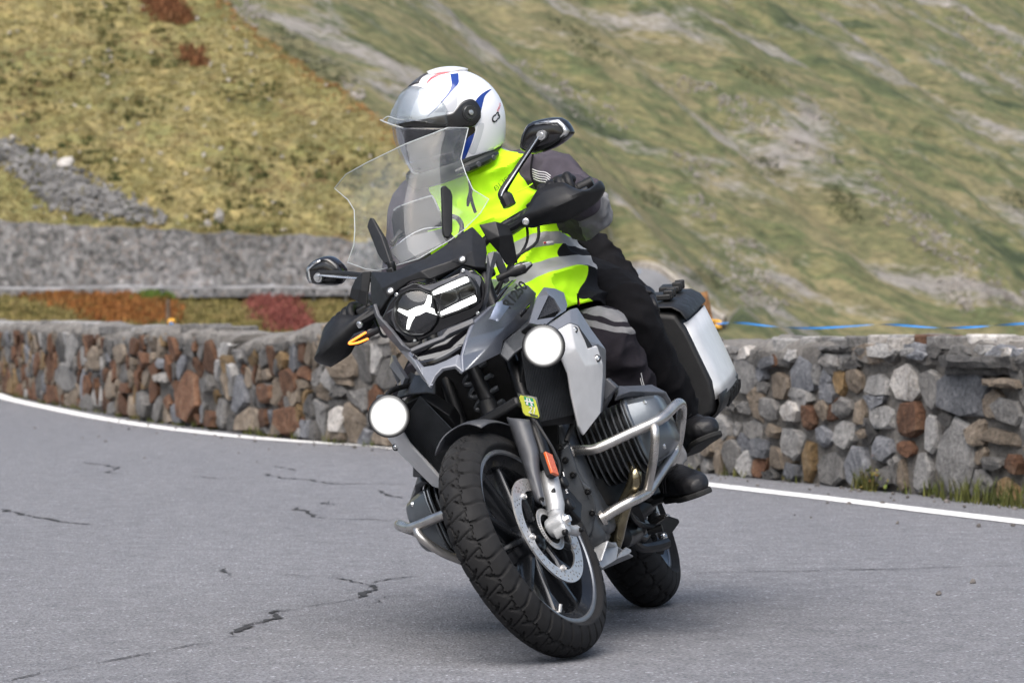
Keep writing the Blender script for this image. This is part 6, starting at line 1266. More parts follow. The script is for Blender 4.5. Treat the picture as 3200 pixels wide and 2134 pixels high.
    pp = obj('header_pipe', join(tube(cr([(0.24, 0.2532, 0.4262), (0.275, 0.2579, 0.3984), (0.285, 0.2496, 0.3719), (0.275, 0.224, 0.3455), (0.26, 0.191, 0.3187), (0.235, 0.1517, 0.2815), (0.205, 0.1189, 0.247), (0.165, 0.0825, 0.216)], 4), [.017, .0185, .0195, .020, .021, .025, .027, .027], 16)), K_PIPE, bike, fn=fn)
    obj('clutch_line', tube(cr([(0.4, 0.1801, 0.5834), (0.41, 0.1544, 0.5555), (0.42, 0.1395, 0.5381)], 4), .008, 8), K_RUBHOSE, bike, fn=fn)
bash = panel('bash_plate', [(0.33, 0.0814, 0.2473), (0.3, 0.1173, 0.2392), (0.28, 0.1326, 0.2338), (0.27, 0.1294, 0.2162), (0.3, 0.1173, 0.1883), (0.38, 0.087, 0.1829), (0.4, 0.0812, 0.2055), (0.39, 0.0755, 0.2327)], None, K_CAST, bike, .006, .003, (.3, 1, -.3))
panel('bash_bracket', [(0.28, 0.1143, 0.1895), (0.26, 0.1223, 0.2001), (0.22, 0.1409, 0.2101), (0.21, 0.1502, 0.1986), (0.21, 0.1488, 0.1918), (0.23, 0.1385, 0.1883)], None, K_CAST, bike, .005, .002, (.3, 1, 0))
panel('bash_plate_lower', [(.42, .10, .20), (.42, -.10, .20), (.38, -.13, .24), (.05, -.12, .175), (.05, .12, .175), (.38, .13, .24)], [(0, 1, 2, 5), (2, 3, 4, 5)], K_CAST, bike, .006, .003, (0, 0, -1))
# foot rests, levers, stand
for sg, fn in ((1, None), (-1, my)):
    obj('foot_peg', join(tube([(-.13, .20, .30), (-.13, .31, .295)], .016, 8), tube([(-.10, .14, .36), (-.13, .21, .30)], .014, 8)), K_DARK, bike, fn=fn)
    pk = obj('pillion_peg', join(tube([(-0.38, 0.133, 0.2409), (-0.38, 0.1662, 0.2392), (-0.38, 0.1843, 0.2393)], [.014, .016, .014], 10), tube(cr([(-.36, .17, .62), (-.39, .19, .50), (-.38, .22, .42), (-0.38, 0.1324, 0.2395)], 3), .012, 8)), K_RUB, bike, fn=fn)
    obj('peg_bolt', bolt((-0.37, 0.1877, 0.2408), (.3, 1, 0), .0085, .006), K_ALU, pk, fn=fn)
    panel('heel_plate', [(-0.3, 0.154, 0.2332), (-0.33, 0.1983, 0.2429), (-0.35, 0.2195, 0.2215), (-0.35, 0.2183, 0.2109), (-0.33, 0.1718, 0.1821), (-0.3, 0.1519, 0.1899)], None, K_MATTE, bike, .006, .004, (.4, 1, 0), fn=fn)
panel('side_bracket', [(-0.02, 0.1571, 0.3107), (-0.04, 0.1788, 0.3057), (-0.06, 0.1775, 0.2726), (-0.08, 0.1675, 0.2323), (-0.08, 0.1483, 0.2134), (-0.04, 0.1372, 0.2479), (-0.02, 0.1387, 0.281)], None, K_DARK, bike, .02, .005, (.5, 1, 0))
obj('side_stand', join(tube(cr([(-0.02, 0.1172, 0.2256), (-0.1, 0.1237, 0.1898), (-0.2, 0.1452, 0.1757), (-0.28, 0.1667, 0.1715)], 4), [.014, .013, .016, .018], 8), tube([(0, 0.1309, 0.2427), (-0.1, 0.1429, 0.2087), (-0.15, 0.1499, 0.2184)], .010, 8)), K_DARK, bike)
obj('shift_lever', join(tube(cr([(0.1, 0.1669, 0.2984), (0.05, 0.1623, 0.2704), (-0.02, 0.1676, 0.2473), (-0.06, 0.1995, 0.2229)], 4), .008, 8), cyl((-0.05, 0.1695, 0.2255), (-0.05, 0.2126, 0.2181), .011)), K_DARK, bike)
panel('stand_bracket', [(0.02, 0.1448, 0.2918), (0.02, 0.1602, 0.296), (-0.01, 0.168, 0.2693), (-0.02, 0.1676, 0.2473), (-0.02, 0.1567, 0.2411), (0.01, 0.149, 0.2679)], None, K_ENG, bike, .012, .003, (.4, 1, 0))
panel('mud_flap', [(-0.4, 0.1062, 0.1766), (-0.42, 0.1562, 0.1791), (-0.42, 0.1239, 0.1413), (-0.41, 0.1092, 0.1522)], None, K_MATTE, bike, .006, .003)
obj('flap_bolt', bolt((-0.3, 0.1684, 0.193), (.6, 1, 0), .010, .006), K_ALU, bike)
obj('swing_arm', join(tube(cr([(-.12, .0, .40), (-.25, -.06, .36), (-.45, -.13, .34), (-.7625, -.14, .318)], 4), [.07, .06, .05, .055], 14), cyl((-.7625, -.17, .318), (-.7625, -.09, .318), .075)), K_ENG, bike)
obj('exhaust_silencer', tube(cr([(-.15, .10, .28), (-.30, .16, .32), (-.45, -.15, .40) if False else (-.42, .17, .42), (-.60, .19, .50), (-.95, .22, .60)], 4), [.03, .045, .058, .06, .055], 18), K_DARK, bike)
obj('engine_lower', join(box((.05, 0, .27), (.50, .22, .12)), tube([(.10, .11, .24), (-.2, .13, .24)], .035, 12)), K_DARK, bike, bevel=.02)

# ------------------------------------------------------------------ panniers
K_CASE = mat('case_plastic', (.0085, .0088, .0098), .5, spec=.35, var=.2, scale=80, bump=.0007, bscale=600)
K_CASEAL = mat('case_aluminium', (.66, .665, .67), .38, .35, var=.06, scale=18, rvar=.08)
def pannier(fn0):
    def fn(v):
        d = -(v[0]+.62); w = (v[0], v[1]+.045*d, v[2]+.12*d+.002); return fn0(w) if fn0 else w
    xf_, xr = -.60, -1.01
    # section in the y-z plane: inner side, sloping top, outer side
    def ring(x, k):
        P = [(.225, .815), (.30, .832), (.375, .828), (.425, .800), (.437, .745), (.445, .56), (.435, .505), (.41, .462), (.33, .452), (.235, .455)]
        cy, cz = .335, .64; return [(x, cy+(y-cy)*k, cz+(z-cz)*k) for y, z in P]
    rows = [ring(xf_+.012, .90), ring(xf_-.0, .955), ring(xf_-.03, 1.), ring((xf_+xr)/2, 1.015), ring(xr+.03, 1.), ring(xr, .955), ring(xr-.012, .90)]
    V, F = grid(rows, True); n = 10; F += [tuple(range(n)), tuple(6*n+i for i in range(n))]
    p = obj('pannier', (V, F), K_CASE, bike, fn=fn, bevel=.012, seg=3, angle=25)
    # metal wrap on the outer face, bent over the front edge
    al = []
    for x, dy in ((xf_+.006, -.035), (xf_+.002, -.012), (xf_-.012, .006), (xf_-.05, .014), ((xf_+xr)/2, .019), (xr+.05, .014), (xr+.012, .006), (xr-.002, -.012)):
        al.append([(x, .436+dy, .757), (x, .4395+dy, .70), (x, .4435+dy, .62), (x, .4455+dy, .545), (x, .441+dy, .508)])
    obj('case_skin', grid(al), K_CASEAL, p, fn=fn, solid=.004, angle=60)
    obj('case_seam', tube([tuple(q) for q in ring(xf_-.034, 1.012)]+[ring(xf_-.034, 1.012)[0]], .0022, 6, cap=False), K_GLOSS, p, fn=fn)
    # top and bottom corner caps with ribs
    for z, s in ((.795, 1), (.490, -1)):
        cap_ = []
        for x, k in ((xf_+.014, .985), (xf_-.002, 1.0), (xf_-.05, 1.012), (xr+.05, 1.012), (xr+.002, 1.0), (xr-.014, .985)):
            cap_.append([(x, .30, z+s*.034*k), (x, .380*k, z+s*.036*k), (x, .422*k, z+s*.018), (x, .441*k, z-s*.004), (x, .447*k, z-s*.030)])
        obj('corner_cap', grid(cap_), K_CASE, p, fn=fn, solid=.006, off=1., bevel=.003)
        if s < 0:
            for k in range(4): x = xf_-.16-k*.07; obj('cap_rib', tube(cr([(x, .425, z-.030), (x, .446, z-.012), (x, .456, z+.012)], 3), .005, 6), K_CASE, p, fn=fn)
    for x in (xf_-.10, xf_-.30): obj('lid_latch', join(box((x, .385, .852), (.085, .065, .018), Matrix.Rotation(R(-20), 3, 'X')), box((x+.03, .41, .850), (.014, .03, .028), Matrix.Rotation(R(-20), 3, 'X')), box((x-.03, .41, .850), (.014, .03, .028), Matrix.Rotation(R(-20), 3, 'X'))), K_CASE, p, fn=fn, bevel=.004)
    obj('case_handle', tube(cr([(xf_-.06, .285, .835), (xf_-.07, .275, .862), (xf_-.15, .27, .868), (xf_-.24, .275, .862), (xf_-.25, .285, .835)], 4), .012, 10), K_CASE, p, fn=fn)
    obj('case_rack', join(tube(cr([(-.45, .15, .72), (-.58, .215, .74), (-.95, .215, .76)], 4), .010, 8), tube(cr([(-.42, .16, .52), (-.60, .215, .50), (-.9, .215, .52)], 4), .010, 8)), K_DARK, p, fn=fn)
pannier(None); pannier(my)
obj('rear_rack', join(*[tube(cr([(-.55, s*.13, .94), (-.75, s*.15, .965), (-1.0, s*.12, .965)], 4), .012, 8) for s in (1, -1)]+[tube([(-.98, .12, .965), (-.98, -.12, .965)], .011, 8)]), K_DARK, bike)

# =================================================================== RIDER AND PASSENGER (built in the bike frame)
F_JACK = mat('jacket_fabric', (.050, .044, .056), .85, spec=.12, var=.2, scale=18, bump=.0012, bscale=700)
F_PALE = mat('pale_grey_fabric', (.30, .30, .305), .75, var=.12, scale=20, bump=.001, bscale=500)
F_TROU = mat('trouser_fabric', (.017, .015, .019), .85, spec=.12, var=.25, scale=18, bump=.0012, bscale=700)
F_BLACK = mat('black_fabric', (.0065, .0063, .0075), .85, spec=.10, var=.25, scale=18, bump=.001, bscale=700)
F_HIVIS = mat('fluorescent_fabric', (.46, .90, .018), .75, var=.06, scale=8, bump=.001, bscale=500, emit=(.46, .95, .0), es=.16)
def m_vest(b1, b2):
    m, N, L, b, tc = newmat('vest_fabric', .75); b.inputs['Specular IOR Level'].default_value = .15
    def attr(n): a = N.new('ShaderNodeAttribute'); a.attribute_name = n; return a.outputs['Fac']
    def mth(op, x, y=None, c=False):
        q = N.new('ShaderNodeMath'); q.operation = op; q.use_clamp = c
        for k, v in enumerate((x, y)):
            if v is None: continue
            if hasattr(v, 'links'): L.new(v, q.inputs[k])
            else: q.inputs[k].default_value = v
        return q.outputs[0]
    z, sd = attr('vz'), attr('side')
    band = mth('MAXIMUM', mth('LESS_THAN', mth('ABSOLUTE', mth('SUBTRACT', z, b1)), .0215), mth('LESS_THAN', mth('ABSOLUTE', mth('SUBTRACT', z, b2)), .0215))
    yoke = mth('MULTIPLY', mth('GREATER_THAN', z, 1.385), mth('LESS_THAN', sd, 17.)); band = mth('MAXIMUM', band, yoke)
    wv = mth('ADD', mth('MULTIPLY', mth('SINE', mth('ADD', mth('MULTIPLY', z, 44.), 1.2)), 11.), 25.)
    gus = mth('MULTIPLY', mth('LESS_THAN', sd, wv), mth('LESS_THAN', z, b1))
    nz = noise_node(N, L, tc, 9, 4)
    base = ramp(N, L, nz, [(.3, (.43, .80, .016)), (.7, (.50, .88, .022))])
    col = mixc(N, L, gus, base, (.012, .012, .014)); col = mixc(N, L, band, col, (.36, .365, .375)); L.new(col, b.inputs['Base Color'])
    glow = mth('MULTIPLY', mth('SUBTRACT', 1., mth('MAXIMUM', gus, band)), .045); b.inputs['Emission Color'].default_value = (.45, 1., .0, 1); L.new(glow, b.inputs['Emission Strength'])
    bump_to(N, L, b, noise_node(N, L, tc, 500, 2), .0008); return m
F_REFL = mat('reflective_band', (.36, .365, .375), .5, .15, var=.12, scale=10)
F_LEATH = mat('boot_leather', (.0085, .0085, .010), .42, spec=.4, var=.25, scale=30, bump=.002, bscale=60)
F_GLOVE = mat('glove_leather', (.007, .007, .0085), .5, spec=.3, var=.25, scale=40, bump=.001, bscale=200)
F_SOLE = mat('boot_sole', (.012, .012, .012), .8, var=.2)
def person(name, label):
    o = empty(name); o.matrix_world = BIKE_M; return tag(o, label, 'person')
def limb(P, r, n=14, k=4): return tube(cr(P, k), list(np.interp(np.linspace(0, 1, (len(P)-1)*k+1), np.linspace(0, 1, len(r)), r)), n)
def ring(c, u, v, a, b, n=20, p=2.3):
    c, u, v = Vector(c), Vector(u).normalized(), Vector(v).normalized(); out = []
    for k in range(n):
        t = 2*math.pi*k/n; cc, ss = math.cos(t), math.sin(t)
        out.append(tuple(c+u*(a*(1 if cc > 0 else -1)*abs(cc)**(2/p))+v*(b*(1 if ss > 0 else -1)*abs(ss)**(2/p))))
    return out
def solidrings(rows):
    V, F = grid(rows, True); n = len(rows[0]); m = len(rows); return V, list(F)+[tuple(range(n)), tuple((m-1)*n+i for i in range(n))]
def wrinkle(V, Nn, amp, sc, zones=()):
    """cloth folds: sharp creases, strongest where the garment bunches"""
    out = V.copy()
    for i, (p_, n_) in enumerate(zip(V, Nn)):
        a = amp
        for (c, r_, k) in zones:
            d = math.dist(p_, c)
            if d < r_: a += k*(1-d/r_)**.7
        q = Vector(p_); q = q+.035*noise.noise_vector(q*5.)
        f = 1-2.2*abs(noise.noise(q*sc)); g = 1-2.2*abs(noise.noise(q*sc*2.1+Vector((7, 3, 1)))); out[i] = p_+n_*(a*(.7*f*abs(f)+.35*g)-a*.2)
    return out
def m_body(name, base, spec=.12):
    """fabric in three tones, split along seams stored on the mesh"""
    m, N, L, b, tc = newmat(name, .85); b.inputs['Specular IOR Level'].default_value = spec
    def attr(n):
        a = N.new('ShaderNodeAttribute'); a.attribute_name = n; q = N.new('ShaderNodeMath'); q.operation = 'GREATER_THAN'; q.inputs[1].default_value = 0; L.new(a.outputs['Fac'], q.inputs[0]); return q.outputs[0]
    nz = noise_node(N, L, tc, 22, 5); v = ramp(N, L, nz, [(.3, (.78, .78, .78)), (.7, (1.2, 1.2, 1.2))])
    col = mixc(N, L, attr('trouser'), base, (.0165, .0145, .0185)); col = mixc(N, L, attr('pale'), col, (.19, .19, .195)); L.new(mixc(N, L, 1., col, v, 'MULTIPLY'), b.inputs['Base Color'])
    bump_to(N, L, b, noise_node(N, L, tc, 700, 2), .0012); return m
def body(name, shape, m, classify, parent, voxel=.010, sm=5, amp=.003, sc=9., zones=()):
    V, F, Nn = remesh(shape, voxel, sm); V2 = wrinkle(V, Nn, amp, sc, zones)
    me = bpy.data.meshes.new(name); me.from_pydata([tuple(v) for v in V2], [], F); me.materials.append(m)
    if classify:
        pr = [classify(Vector(v)) for v in V]
        for n_, k in (('pale', 0), ('trouser', 1)): q = me.attributes.new(n_, 'FLOAT', 'POINT'); q.data.foreach_set('value', [float(p_[k]) for p_ in pr])
    me.shade_smooth(); me.update(); return link(bpy.data.objects.new(name, me), parent)

# ---- passenger (behind)
pas = person('person', 'passenger in black behind the rider, gloved hand resting on the thigh')
PK, PA = (-.15, .352, .818), (-.345, .345, .50)
sh = [solidrings([ring((-.62, .02, .93), (0, 1, 0), (1, 0, 0), .19, .15), ring((-.60, .03, 1.05), (0, 1, 0), (1, 0, .1), .19, .14), ring((-.58, .045, 1.14), (0, 1, 0), (1, 0, .1), .19, .14), ring((-.56, .045, 1.22), (0, 1, 0), (1, 0, .1), .18, .13), ring((-.54, .045, 1.29), (0, 1, 0), (1, 0, .1), .11, .10), ring((-.52, .05, 1.36), (0, 1, 0), (1, 0, .1), .06, .06)]),
      limb([(-.55, .155, 1.21), (-.55, .195, 1.18), (-.55, .245, 1.10), (-.55, .278, 1.01), (-.47, .325, .925), (-.395, .368, .855)], [.07, .074, .066, .064, .054, .043]),
      limb([(-.52, -.10, 1.27), (-.52, -.16, 1.24), (-.53, -.20, 1.12), (-.50, -.21, 1.02), (-.40, -.16, 1.0)], [.075, .08, .065, .06, .045]),
      limb([(-.58, .10, .98), (-.42, .20, .95), (-.27, .29, .90), (-.16, .345, .835), (-.165, .352, .77), (-.235, .348, .65), (-.31, .345, .54), (-.345, .345, .485)], [.12, .115, .10, .086, .080, .072, .064, .056]),
      limb([(-.58, -.10, .98), (-.42, -.18, .95), (-.27, -.25, .90), (-.16, -.30, .835), (-.165, -.31, .77), (-.235, -.315, .65), (-.345, -.31, .485)], [.12, .115, .10, .086, .08, .072, .056]),
      ellipsoid((-.48, .05, 1.50), (.085, .075, .10))]
body('body', join(*sh), F_BLACK, None, pas, .0085, 6, .0035, 9., (((-.55, .27, 1.03), .26, .022), (PK, .18, .012), (PA, .24, .022)))
panel('sleeve_patch', [(-0.5, 0.2849, 1.1707), (-0.53, 0.3091, 1.1635), (-0.55, 0.307, 1.1451), (-0.57, 0.3035, 1.0903), (-0.56, 0.297, 1.0864), (-0.51, 0.3009, 1.1409)], [(0, 1, 2, 5), (2, 3, 4, 5)], F_PALE, pas, .01, .004, (.3, 1, 0))
hp = ellipsoid((-.49, .055, 1.515), (.125, .105, .125), None, 32, 20)
hl2 = obj('helmet', hp, mat('passenger_helmet', (.05, .05, .055), .15, coat=.5), pas); obj('visor', ellipsoid((-.465, .045, 1.51), (.115, .09, .07), None, 28, 16), K_GLOSS, hl2)
def boot(ank, heel, toe, up, parent, fn=None):
    a, h, t = Vector(ank), Vector(heel), Vector(toe); d = (t-h).normalized(); u = Vector(up).normalized(); s = d.cross(u).normalized()
    L_ = (t-h).length
    rows = []
    for (f, w, hh, z) in ((0., .026, .030, .030), (.06, .034, .045, .045), (.2, .038, .055, .055), (.4, .040, .050, .050), (.6, .046, .040, .040), (.78, .050, .034, .034), (.92, .042, .028, .030), (1.0, .018, .016, .024)):
        c = h+d*(L_*f)+u*z; rows.append(ring(c, s, u, w, hh, 18, 2.6))
    shape = join(solidrings(rows), limb([tuple(h+d*L_*.20+u*.06), tuple(h+d*L_*.18+u*.11), tuple(a)], [.042, .043, .044], 16))
    V, F, Nn = remesh(shape, .006, 5); V = wrinkle(V, Nn, .0012, 14., ((tuple(h+d*L_*.3+u*.10), .09, .006),))
    b = obj('boot', (V, F), F_LEATH, parent, fn=fn)
    so = [ring(h+d*(L_*f)+u*-.004, s, d, w, .0, 2) for f, w in ()]
    pts = [(0, .024), (.05, .034), (.25, .036), (.45, .036), (.65, .048), (.8, .050), (.93, .040), (1.01, .012)]
    top = [tuple(h+d*(L_*f)+s*w+u*.010) for f, w in pts]+[tuple(h+d*(L_*f)-s*w+u*.010) for f, w in reversed(pts)]; bot = [tuple(Vector(q)-u*.016) for q in top]; n = len(top)
    obj('sole', (top+bot, [tuple(range(n)), tuple(range(2*n-1, n-1, -1))]+[(i, (i+1) % n, n+(i+1) % n, n+i) for i in range(n)]), F_SOLE, b, fn=fn, bevel=.004)
    for f in (.33, .42): obj('boot_seam', tube(cr([tuple(h+d*(L_*f)+s*.047+u*.03), tuple(h+d*(L_*(f+.12))+s*.040+u*.075), tuple(h+d*(L_*(f+.16))+u*.092)], 4), .0025, 6), F_LEATH, b, fn=fn)
    return b
boot((-.345, .345, .50), (-.40, .320, .385), (-.205, .425, .405), (-.02, 0.05, 1), pas)
boot((-.345, .31, .50), (-.40, .295, .385), (-.18, .36, .39), (-.02, 0, 1), pas, fn=my)
# passenger glove: closed hand lying on the thigh
def fingers(paths, r=.0105, m=F_GLOVE): return [tube(cr(P, 4), [r*1.0, r*1.08, r, r*.9], 10) for P in paths]
pg = [ellipsoid((-.355, .385, .832), (.030, .032, .026)), limb([(-.41, .378, .868), (-.375, .383, .848)], [.036, .034])]
for k in range(4):
    y = .362+k*.0155; pg += [tube(cr([(-.345, y, .852), (-.318, y+.002, .842-k*.002), (-.306, y+.002, .820), (-.318, y, .802)], 4), [.011, .0115, .011, .010], 9)]
pg.append(tube(cr([(-.37, .360, .835), (-.345, .350, .818), (-.322, .352, .806)], 4), [.013, .012, .010], 9))
V, F, Nn = remesh(join(*pg), .0032, 3); obj('glove', (V, F), F_GLOVE, pas)

# ---- rider
rid = person('person', 'rider in neon yellow reflective vest and white helmet, looking into the bend')
LW = Vector(st((.150, .372, 1.150))); RWr = Vector(st((.150, -.372, 1.150)))
U_, V_ = (0, .985, -.12), (1, 0, .25)
TOR = [((-.20, .045, .84), .17, .15), ((-.17, .055, .92), .185, .15), ((-.145, .07, 1.02), .185, .145), ((-.115, .085, 1.13), .19, .14), ((-.095, .10, 1.23), .195, .135), ((-.09, .11, 1.31), .185, .12), ((-.085, .115, 1.37), .145, .10), ((-.07, .12, 1.42), .075, .075), ((-.04, .13, 1.47), .065, .068)]
ELL = Vector((.03, .378, 1.125)); SHL = Vector((-.08, .268, 1.300)); SHR = Vector((-.06, -.075, 1.345)); ELR = Vector((-.02, -.225, 1.12))
KN, AN = Vector((.050, .292, .772)), Vector((-.085, .290, .375))
sh = [solidrings([ring(c, U_, V_, a, b) for c, a, b in TOR]),
      limb([tuple(SHL+Vector((0, -.06, 0))), tuple(SHL), tuple(SHL.lerp(ELL, .5)+Vector((-.01, .02, .02))), tuple(ELL), tuple(ELL.lerp(LW, .5)+Vector((0, .01, -.005))), tuple(LW)], [.075, .080, .068, .068, .056, .043], 16),
      limb([tuple(SHR+Vector((0, .06, 0))), tuple(SHR), tuple(SHR.lerp(ELR, .5)), tuple(ELR), tuple(ELR.lerp(RWr, .5)), tuple(RWr)], [.08, .085, .072, .07, .056, .043], 16),
      limb([(-.26, .10, .86), (-.12, .20, .815), (-.02, .262, .79), tuple(KN+Vector((0, 0, .008))), tuple(KN+Vector((.01, 0, -.05))), tuple(KN.lerp(AN, .42)), tuple(KN.lerp(AN, .75)), tuple(AN)], [.105, .095, .086, .078, .077, .071, .066, .070], 16),
      limb([(-.26, -.10, .90), (-.12, -.19, .875), (-.02, -.25, .845), tuple(my(KN+Vector((0, 0, .02)))), tuple(my(KN+Vector((.01, 0, -.05)))), tuple(my(KN.lerp(AN, .42))), tuple(my(KN.lerp(AN, .75))), tuple(my(AN))], [.115, .105, .092, .080, .079, .072, .064, .064], 16),
      ellipsoid((0, 0.1229, 1.5246), (.09, .08, .11))]
def cls(c):
    pale = -1.
    for e, w, s in ((ELL, LW, 1), (ELR, RWr, -1)):
        d = c-e; pale = max(pale, min(.125-d.length, d.dot(Vector((.15, s*.8, -.75)).normalized())-.026))
    if abs(c.y) > .17: pale = max(pale, .445-c.z)
    q = Vector((c.x, abs(c.y), c.z)); f = q.z+.7*(q.y-.285)          # two reflective bars across the knee
    if (q-KN).length < .2: pale = max(pale, min(.010-abs(f-.820), q.x), min(.015-abs(f-.862), q.x+.02))
    tr = max(.93-c.z if abs(c.y) < 9 else -1, -1)
    return pale, tr
body('body', join(*sh), m_body('rider_suit', (.062, .055, .068)), cls, rid, .0075, 6, .004, 10., ((tuple(ELL), .2, .022), (tuple(SHL.lerp(ELL, .5)), .17, .020), (tuple(KN+Vector((0, 0, -.09))), .19, .024), (tuple(AN+Vector((0, 0, .06))), .16, .018)))
boot((-.085, .288, .40), (-.125, .262, .282), (.115, .378, .262), (0, .04, 1), rid); boot((-.085, .288, .40), (-.125, .262, .30), (.125, .30, .335), (-.1, 0, 1), rid, fn=my)
# reflective piping on the left sleeve and shin
def lerp_lines(A, B, n): return [[tuple(Vector(p_).lerp(Vector(q_), k/(n-1))) for p_, q_ in zip(A, B)] for k in range(n)]
F_PIPE = mat('piping_white', (.62, .62, .63), .5, var=.05)
for P in lerp_lines([(0.03, 0.2885, 1.2997), (0.055, 0.3066, 1.2833), (0.07, 0.3262, 1.271), (0.075, 0.3368, 1.2552)], [(0.03, 0.2804, 1.2743), (0.055, 0.298, 1.2568), (0.07, 0.3164, 1.2451), (0.075, 0.3231, 1.2339)], 5): obj('sleeve_piping', tube(cr(P, 4), .0014, 6), F_PIPE, rid)
for P in lerp_lines([(0.075, 0.3418, 0.6458), (0.07, 0.3361, 0.6231), (0.06, 0.3317, 0.5965)], [(0.075, 0.3514, 0.6417), (0.07, 0.3457, 0.619), (0.06, 0.3414, 0.5924)], 3): obj('leg_piping', tube(cr(P, 4), .0014, 6), F_PIPE, rid)
# gloves closed round the grips
def glove(fn):
    a, b = Vector((.242, .325, 1.128)), Vector((.220, .412, 1.1215)); ax = (b-a).normalized(); X = (Vector((1, 0, 0))-ax*ax.x).normalized(); Z = ax.cross(X); Z = Z if Z.z > 0 else -Z
    def P(t, x, z): return tuple(a.lerp(b, t)+X*x+Z*z)
    L_ = [limb([P(.5, -.085, .022), P(.5, -.055, .026), P(.5, -.03, .030)], [.040, .040, .034], 14), ellipsoid(P(.5, -.012, .036), (.036, .046, .018)), ellipsoid(P(.1, -.012, .034), (.03, .02, .015)), ellipsoid(P(.9, -.012, .034), (.03, .02, .015))]
    for k, (t, l) in enumerate(((.06, .95), (.35, 1.05), (.65, 1.0), (.93, .88))):
        L_.append(tube(cr([P(t, -.012, .040), P(t, .016*l, .044), P(t, .038*l, .022), P(t, .034*l, -.010), P(t, .012, -.028)], 4), [.0135, .0140, .0125, .0115, .0100], 10)); L_.append(ellipsoid(P(t, .012*l, .047), (.012, .012, .009), None, 12, 8))
    L_.append(tube(cr([P(.1, -.04, .015), P(-.08, -.022, -.006), P(-.02, .006, -.024), P(.1, .022, -.026)], 4), [.016, .015, .013, .011], 10))
    V, F, Nn = remesh(join(*L_), .0034, 2); g = obj('glove', (V, F), F_GLOVE, rid, fn=fn)
    obj('glove_cuff', limb([P(.5, -.075, .024), P(.5, -.10, .024), P(.5, -.125, .022)], [.042, .047, .047], 16), F_GLOVE, g, fn=fn)
glove(st); glove(stm)
# hi-vis vest: shell over the torso, coloured in bands and side gussets
rows = []; NV = 120
VES = [((-.125, .075, .835), .235, .235), ((-.130, .075, .88), .235, .225), ((-.135, .075, .93), .228, .205), ((-.135, .076, 1.0), .220, .185), ((-.125, .08, 1.08), .214, .172), ((-.110, .09, 1.16), .208, .158), ((-.098, .10, 1.24), .208, .150), ((-.092, .108, 1.31), .198, .134), ((-.088, .113, 1.365), .168, .116), ((-.080, .117, 1.405), .118, .096), ((-.065, .122, 1.435), .082, .084)]
cs = cr([c for c, a, b in VES], 10); ab = cr([(a, b) for c, a, b in VES], 10)
for j, (c, (a, b)) in enumerate(zip(cs, ab)):
    rw = []; uj = (0, 1, .10-.24*min(1, max(0, (c[2]-1.0)/.35)))
    for q, k in zip(ring(c, uj, V_, a, b, NV), range(NV)):
        q = Vector(q); d = (q-Vector(c)).normalized(); w_ = q+.04*noise.noise_vector(q*4.); g_ = 1-2.2*abs(noise.noise(Vector((w_.x*6, w_.y*6+w_.z*3.5, w_.z*9)))); f = .006*noise.noise(q*9)+.026*g_*abs(g_)+.008*(1-2*abs(noise.noise(w_*17)))-.010
        if j < 14: f += .012*math.sin(k*.33)*(1-j/14)
        rw.append(tuple(q+d*f))
    rows.append(rw)
V, F = grid(rows, True)
B1, B2 = (0.05, 0.2736, 1.1092)[2]-.044, (0.06, 0.2408, 1.0296)[2]-.050
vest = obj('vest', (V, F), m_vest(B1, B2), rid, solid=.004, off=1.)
me = vest.data
vz, vs = [], []
for j in range(len(cs)):
    for k in range(NV): t = (360*k/NV+180) % 360-180; vz.append(cs[j][2]); vs.append(min(abs(t), 180-abs(t)))
for n_, d_ in (('vz', vz), ('side', vs)): q = me.attributes.new(n_, 'FLOAT', 'POINT'); q.data.foreach_set('value', [float(x) for x in d_])
vest.data.update()
free_text('vest_lettering', 'BÜSE', mat('vest_ink', (.16, .30, .02), .7, var=.05), vest, (0.075, 0.172, 1.2781), (0.065, 0.2336, 1.2962), (0.085, 0.1731, 1.2909), .006, nrm=(1, .2, .1))
lb = panel('vest_tag', [(0.095, 0.2432, 1.0795), (0.097, 0.2457, 1.0909), (0.083, 0.2716, 1.083), (0.082, 0.2688, 1.072)], None, mat('tag_white', (.50, .50, .50), .6), vest, .0015, 0)
panel('tag_mark', [(0.099, 0.2456, 1.0848), (0.1, 0.2469, 1.0899), (0.097, 0.2539, 1.088), (0.096, 0.2521, 1.0827)], None, mat('tag_red', (.45, .03, .03), .6), lb, .001, 0)
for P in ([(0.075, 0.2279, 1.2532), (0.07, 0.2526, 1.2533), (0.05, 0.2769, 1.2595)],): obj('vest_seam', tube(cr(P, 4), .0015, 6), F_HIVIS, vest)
obj('vest_binding', tube(cr([(0, 0.3033, 1.3417), (0.03, 0.2906, 1.3104), (0.055, 0.2832, 1.28), (0.07, 0.2842, 1.25), (0.08, 0.2898, 1.2291)], 5), .0032, 6), F_BLACK, vest)
# strap with adjuster hanging inside the screen
obj('vest_strap', tube(cr([(0.1, 0.1202, 1.3351), (0.11, 0.1153, 1.3073), (0.11, 0.0988, 1.285), (0.11, 0.0888, 1.2697)], 4), [.004, .006, .006, .003], 6), F_BLACK, rid)
obj('vest_strap', tube(cr([(0.115, 0.1111, 1.2991), (0.115, 0.1059, 1.2718), (0.115, 0.1035, 1.2433)], 4), .005, 6), F_BLACK, rid)
# toggle of the zip pull beside the tank
obj('zip_pull', tube([(0.12, 0.2821, 0.9159), (0.12, 0.2698, 0.8819)], [.006, .007], 6, sq=(1, .5)), F_BLACK, rid)
panel('zip_pull_tip', [(0.128, 0.2807, 0.8993), (0.128, 0.2782, 0.8854), (0.128, 0.2727, 0.8842)], None, mat('zip_orange', (.45, .10, .03), .6), rid, .001, 0)

